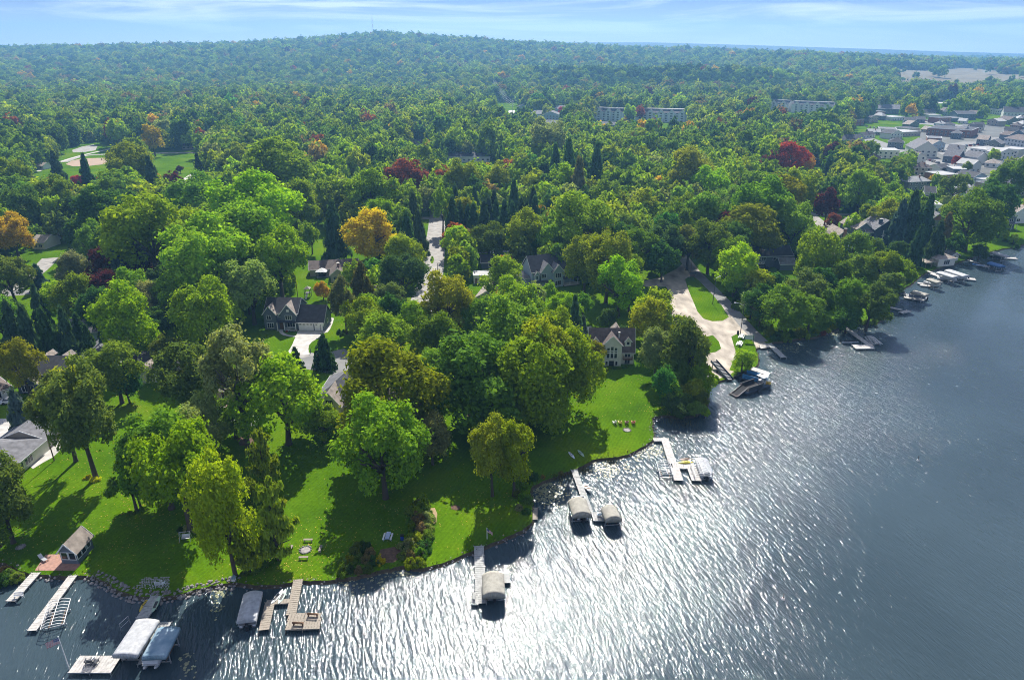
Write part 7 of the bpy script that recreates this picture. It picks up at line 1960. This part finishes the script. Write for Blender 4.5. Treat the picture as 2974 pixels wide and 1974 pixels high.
# ================================================================ POLES, LINES, TOWER
def pylon(label, px, h, dirx=0):
    p = P(px); o = thing('power_pole', label, 'power pole', p)
    MB().tube([(0,0,0),(0,0,h)], [.30,.16], 8).build('pole', o, ALU)
    for k, z in enumerate((h-1, h-3.6, h-6.2)):
        MB().bar((-2.2,0,z),(2.2,0,z),.15,.15).build('crossarm', o, ALU)
    return o, p, h
PYL = [pylon('tall power pole nearest the estate road', Z8(1155,330), 20), pylon('middle power pole in the cleared corridor', Z8(1090,268), 24), pylon('far power pole at the head of the corridor', Z8(1030,190), 30)]
for (o1, p1, h1), (o2, p2, h2) in zip(PYL, PYL[1:]):
    ln = thing('power_line', 'sagging pale wires between ' + ('the two nearer power poles' if o1 is PYL[0][0] else 'the middle and far power poles'), 'power line', p1)
    for dx in (-2, 2):
        for dz in (1, 3.6, 6.2):
            pts_ = []
            for k in range(13):
                t = k/12; q = p1.lerp(p2, t); z = (h1-dz)*(1-t) + (h2-dz)*t - 9*t*(1-t)
                pts_.append((q.x-p1.x+dx, q.y-p1.y, z))
            MB().tube(pts_, .06, 4).build('wire', ln, WHITE)
# guyed mast on the far hill
tp = PY(D(861, 82), 3000); tp = Vector((tp.x, 3000, float(height(tp.x, 3000))))
top = PY(D(861, 33), 3000).z
o = thing('radio_mast', 'tall thin radio mast on the wooded ridge', 'mast', tp)
hh = top - tp.z
for k in range(8):
    MB().tube([(0,0,hh*k/8),(0,0,hh*(k+1)/8)], [.9-.05*k,.85-.05*k], 6).build('mast_section', o, WHITE if k % 2 else mat('mast_red', (.40,.10,.06), .6))
for a in (0.3, 2.4, 4.5):
    MB().tube([(0,0,hh*.8),(math.cos(a)*60, math.sin(a)*60, 0)], .12, 4).build('guy_wire', o, ALU)
# ================================================================ SMALL STUFF AND LABELS
# fallen leaves on the near lawns
rl = np.random.default_rng(5)
spots = []
for x, y, n, s in ((Z1(1800,830)+(260,5.5)), (Z1(600,800)+(200,8)), (Z2(750,700)+(300,9)), (Z1(900,640)+(240,10)), (Z2(1250,650)+(120,8)), (Z3(1350,420)+(160,9)), (Z1(420,450)+(160,8))):
    c = P((x, y))
    for _ in range(int(n)):
        a = rl.normal(size=2)*s; q = (c.x+a[0], c.y+a[1])
        if in_poly(q[0], q[1], land): spots.append(q)
for t in TREES:
    if t[1] < 200 and t[5] != 'bush':
        for _ in range(45):
            a = rl.normal(size=2)*t[2]*.75; q = (t[0]+a[0], t[1]+a[1])
            if in_poly(q[0], q[1], land): spots.append(q)
C = np.array([(x, y, G+.03) for x, y in spots]); N = np.tile([0,0,1.], (len(C),1)) + rl.normal(size=(len(C),3))*.25
me = leaf_cloud('fallen_leaves', C, N, rl.uniform(.07,.15,len(C)), mat('fallen_leaf', (.42,.30,.05), .8, .3, .8), .7, 4)
o = link('fallen_leaves', me); o['kind'] = 'stuff'; tag(o, 'yellow fallen leaves scattered over the near lawns', 'leaves')
# floating weed and lily pads in the shallows
pads = []
for f, x, y, n, sx, sy in ((Z3,870,960,420,70,45),(Z3,1480,690,260,80,30),(Z3,1230,800,260,90,30),(Z1,1290,1045,60,40,18),(Z1,1280,1130,24,16,40),(Z2,700,1010,50,80,26),(Z6,1250,740,160,60,16),(Z6,1390,720,80,40,12),(Z1,1100,1480,30,30,50),(Z2,900,940,40,70,14),(Z6,1010,830,70,40,14)):
    s_ = f(1,0)[0]-f(0,0)[0]
    for _ in range(n):
        q = P(f(x+rl.normal()*sx, y+rl.normal()*sy), 0)
        if not in_poly(q.x, q.y, land): pads.append((q.x, q.y, .015 + rl.uniform(0,.01)))
C = np.array(pads); N = np.tile([0,0,1.], (len(C),1)) + rl.normal(size=(len(C),3))*.04
me = leaf_cloud('floating_weed', C, N, rl.uniform(.10,.34,len(C)), mat('floating_weed', (.24,.25,.14), .35, .35, .8), .85, 6)
o = link('floating_weed', me); o['kind'] = 'stuff'; tag(o, 'pale floating weed and lily pads in the shallows', 'water weed')
# reeds
mb = MB(); rr = random.Random(8)
for f, x, y, n, sx, sy in ((Z3,1290,765,260,26,10),(Z3,1115,825,180,24,12),(Z3,930,880,220,60,16),(Z3,1000,855,120,30,10),(Z1,30,960,160,40,30),(Z3,1680,500,260,70,24),(Z3,1790,520,160,50,24)):
    for _ in range(n):
        q = P(f(x+rr.gauss(0,sx), y+rr.gauss(0,sy)), 0); a = rr.uniform(0,6.28); hh = rr.uniform(.5,1.3); lx, ly = rr.uniform(-.25,.25), rr.uniform(-.25,.25); w = .035
        mb.add([(q.x-w*math.cos(a), q.y-w*math.sin(a), -.1), (q.x+w*math.cos(a), q.y+w*math.sin(a), -.1), (q.x+lx, q.y+ly, hh)], [(0,1,2)])
o = mb.build('reeds', None, mat('reed', (.13,.10,.04), .8, .35, .6, col2=(.12,.14,.04))); o['kind'] = 'stuff'; tag(o, 'brown and green reeds standing along the lake edge', 'reeds')

# rough grass and weeds along the lake edge
mb = MB(); rr = random.Random(18)
for i in range(len(SHORE)-1):
    a, b = SHORE[i], SHORE[i+1]
    if a.y > 300: continue
    nn = SHORE_N[i]; dens = 9 if (math.sin(i*.7) + math.sin(i*.23+1)) > -.6 else 3
    for _ in range(int((b-a).length*dens)):
        p = a.lerp(b, rr.random()) + nn*rr.uniform(-.9, .35); c = rr.uniform(0, 6.28); hh = rr.uniform(.15, .6); w = rr.uniform(.05, .11)
        lx, ly = rr.uniform(-.25,.25), rr.uniform(-.25,.25)
        mb.add([(p.x-w*math.cos(c), p.y-w*math.sin(c), G-.35), (p.x+w*math.cos(c), p.y+w*math.sin(c), G-.35), (p.x+lx, p.y+ly, G+hh)], [(0,1,2)])
o = mb.build('shore_weeds', None, mat('shore_weed', (.07,.12,.02), .9, .4, .35, col2=(.16,.13,.04))); o['kind'] = 'stuff'; tag(o, 'rough grass and weeds fringing the lake bank', 'weeds')

# tree labels: colour, kind, and what stands next to it
LM = [l for l in LANDMARKS if l[2]]
seen = {}
for x, y, hw, o, col, shp, ht in TREES:
    d, ph = min(((a-x)**2 + (b-y)**2, c) for a, b, c in LM)
    d = math.sqrt(d)
    rel = 'close beside' if d < 14 else 'near' if d < 45 else 'in the wood beyond' if y > 230 else 'on the land round'
    if shp == 'bush': lb = '%s shrub %s %s' % (WORDS[col], rel, ph)
    else:
        kind = {'spruce': 'spruce', 'pine': 'pine', 'spread': 'spreading tree', 'tall': 'upright tree', 'open': 'thin-crowned tree', 'lobed': 'many-lobed tree', 'round': 'round tree'}[shp]
        size = 'very tall' if ht > 19 else 'tall' if ht > 14.5 else 'young' if ht < 6.5 else 'mid-sized'
        lb = '%s %s %s %s %s' % (size, WORDS[col], kind, rel, ph)
    lb = ' '.join(lb.split()[:16])
    o['label'] = lb; seen.setdefault(lb, []).append(o)
for lb, os_ in seen.items():
    if len(os_) > 1:
        for o in os_: o['group'] = lb.split(' ', 1)[1] + ' set'
# ================================================================ AIR
m = bpy.data.materials.new('air'); m.use_nodes = True
n, l = m.node_tree.nodes, m.node_tree.links
n.clear()
ho = n.new('ShaderNodeOutputMaterial'); pv = n.new('ShaderNodeVolumePrincipled')
pv.inputs['Color'].default_value = (0.24, 0.56, 1.0, 1)
pv.inputs['Density'].default_value = HAZE_D
pv.inputs['Anisotropy'].default_value = 0.3
l.new(pv.outputs[0], ho.inputs['Volume'])
hz = MB().box(-10000, 10000, -700, 7400, -3, 330).build('haze', None, m)
hz['kind'] = 'stuff'; tag(hz, 'thin blue summer haze over the whole land', 'haze')
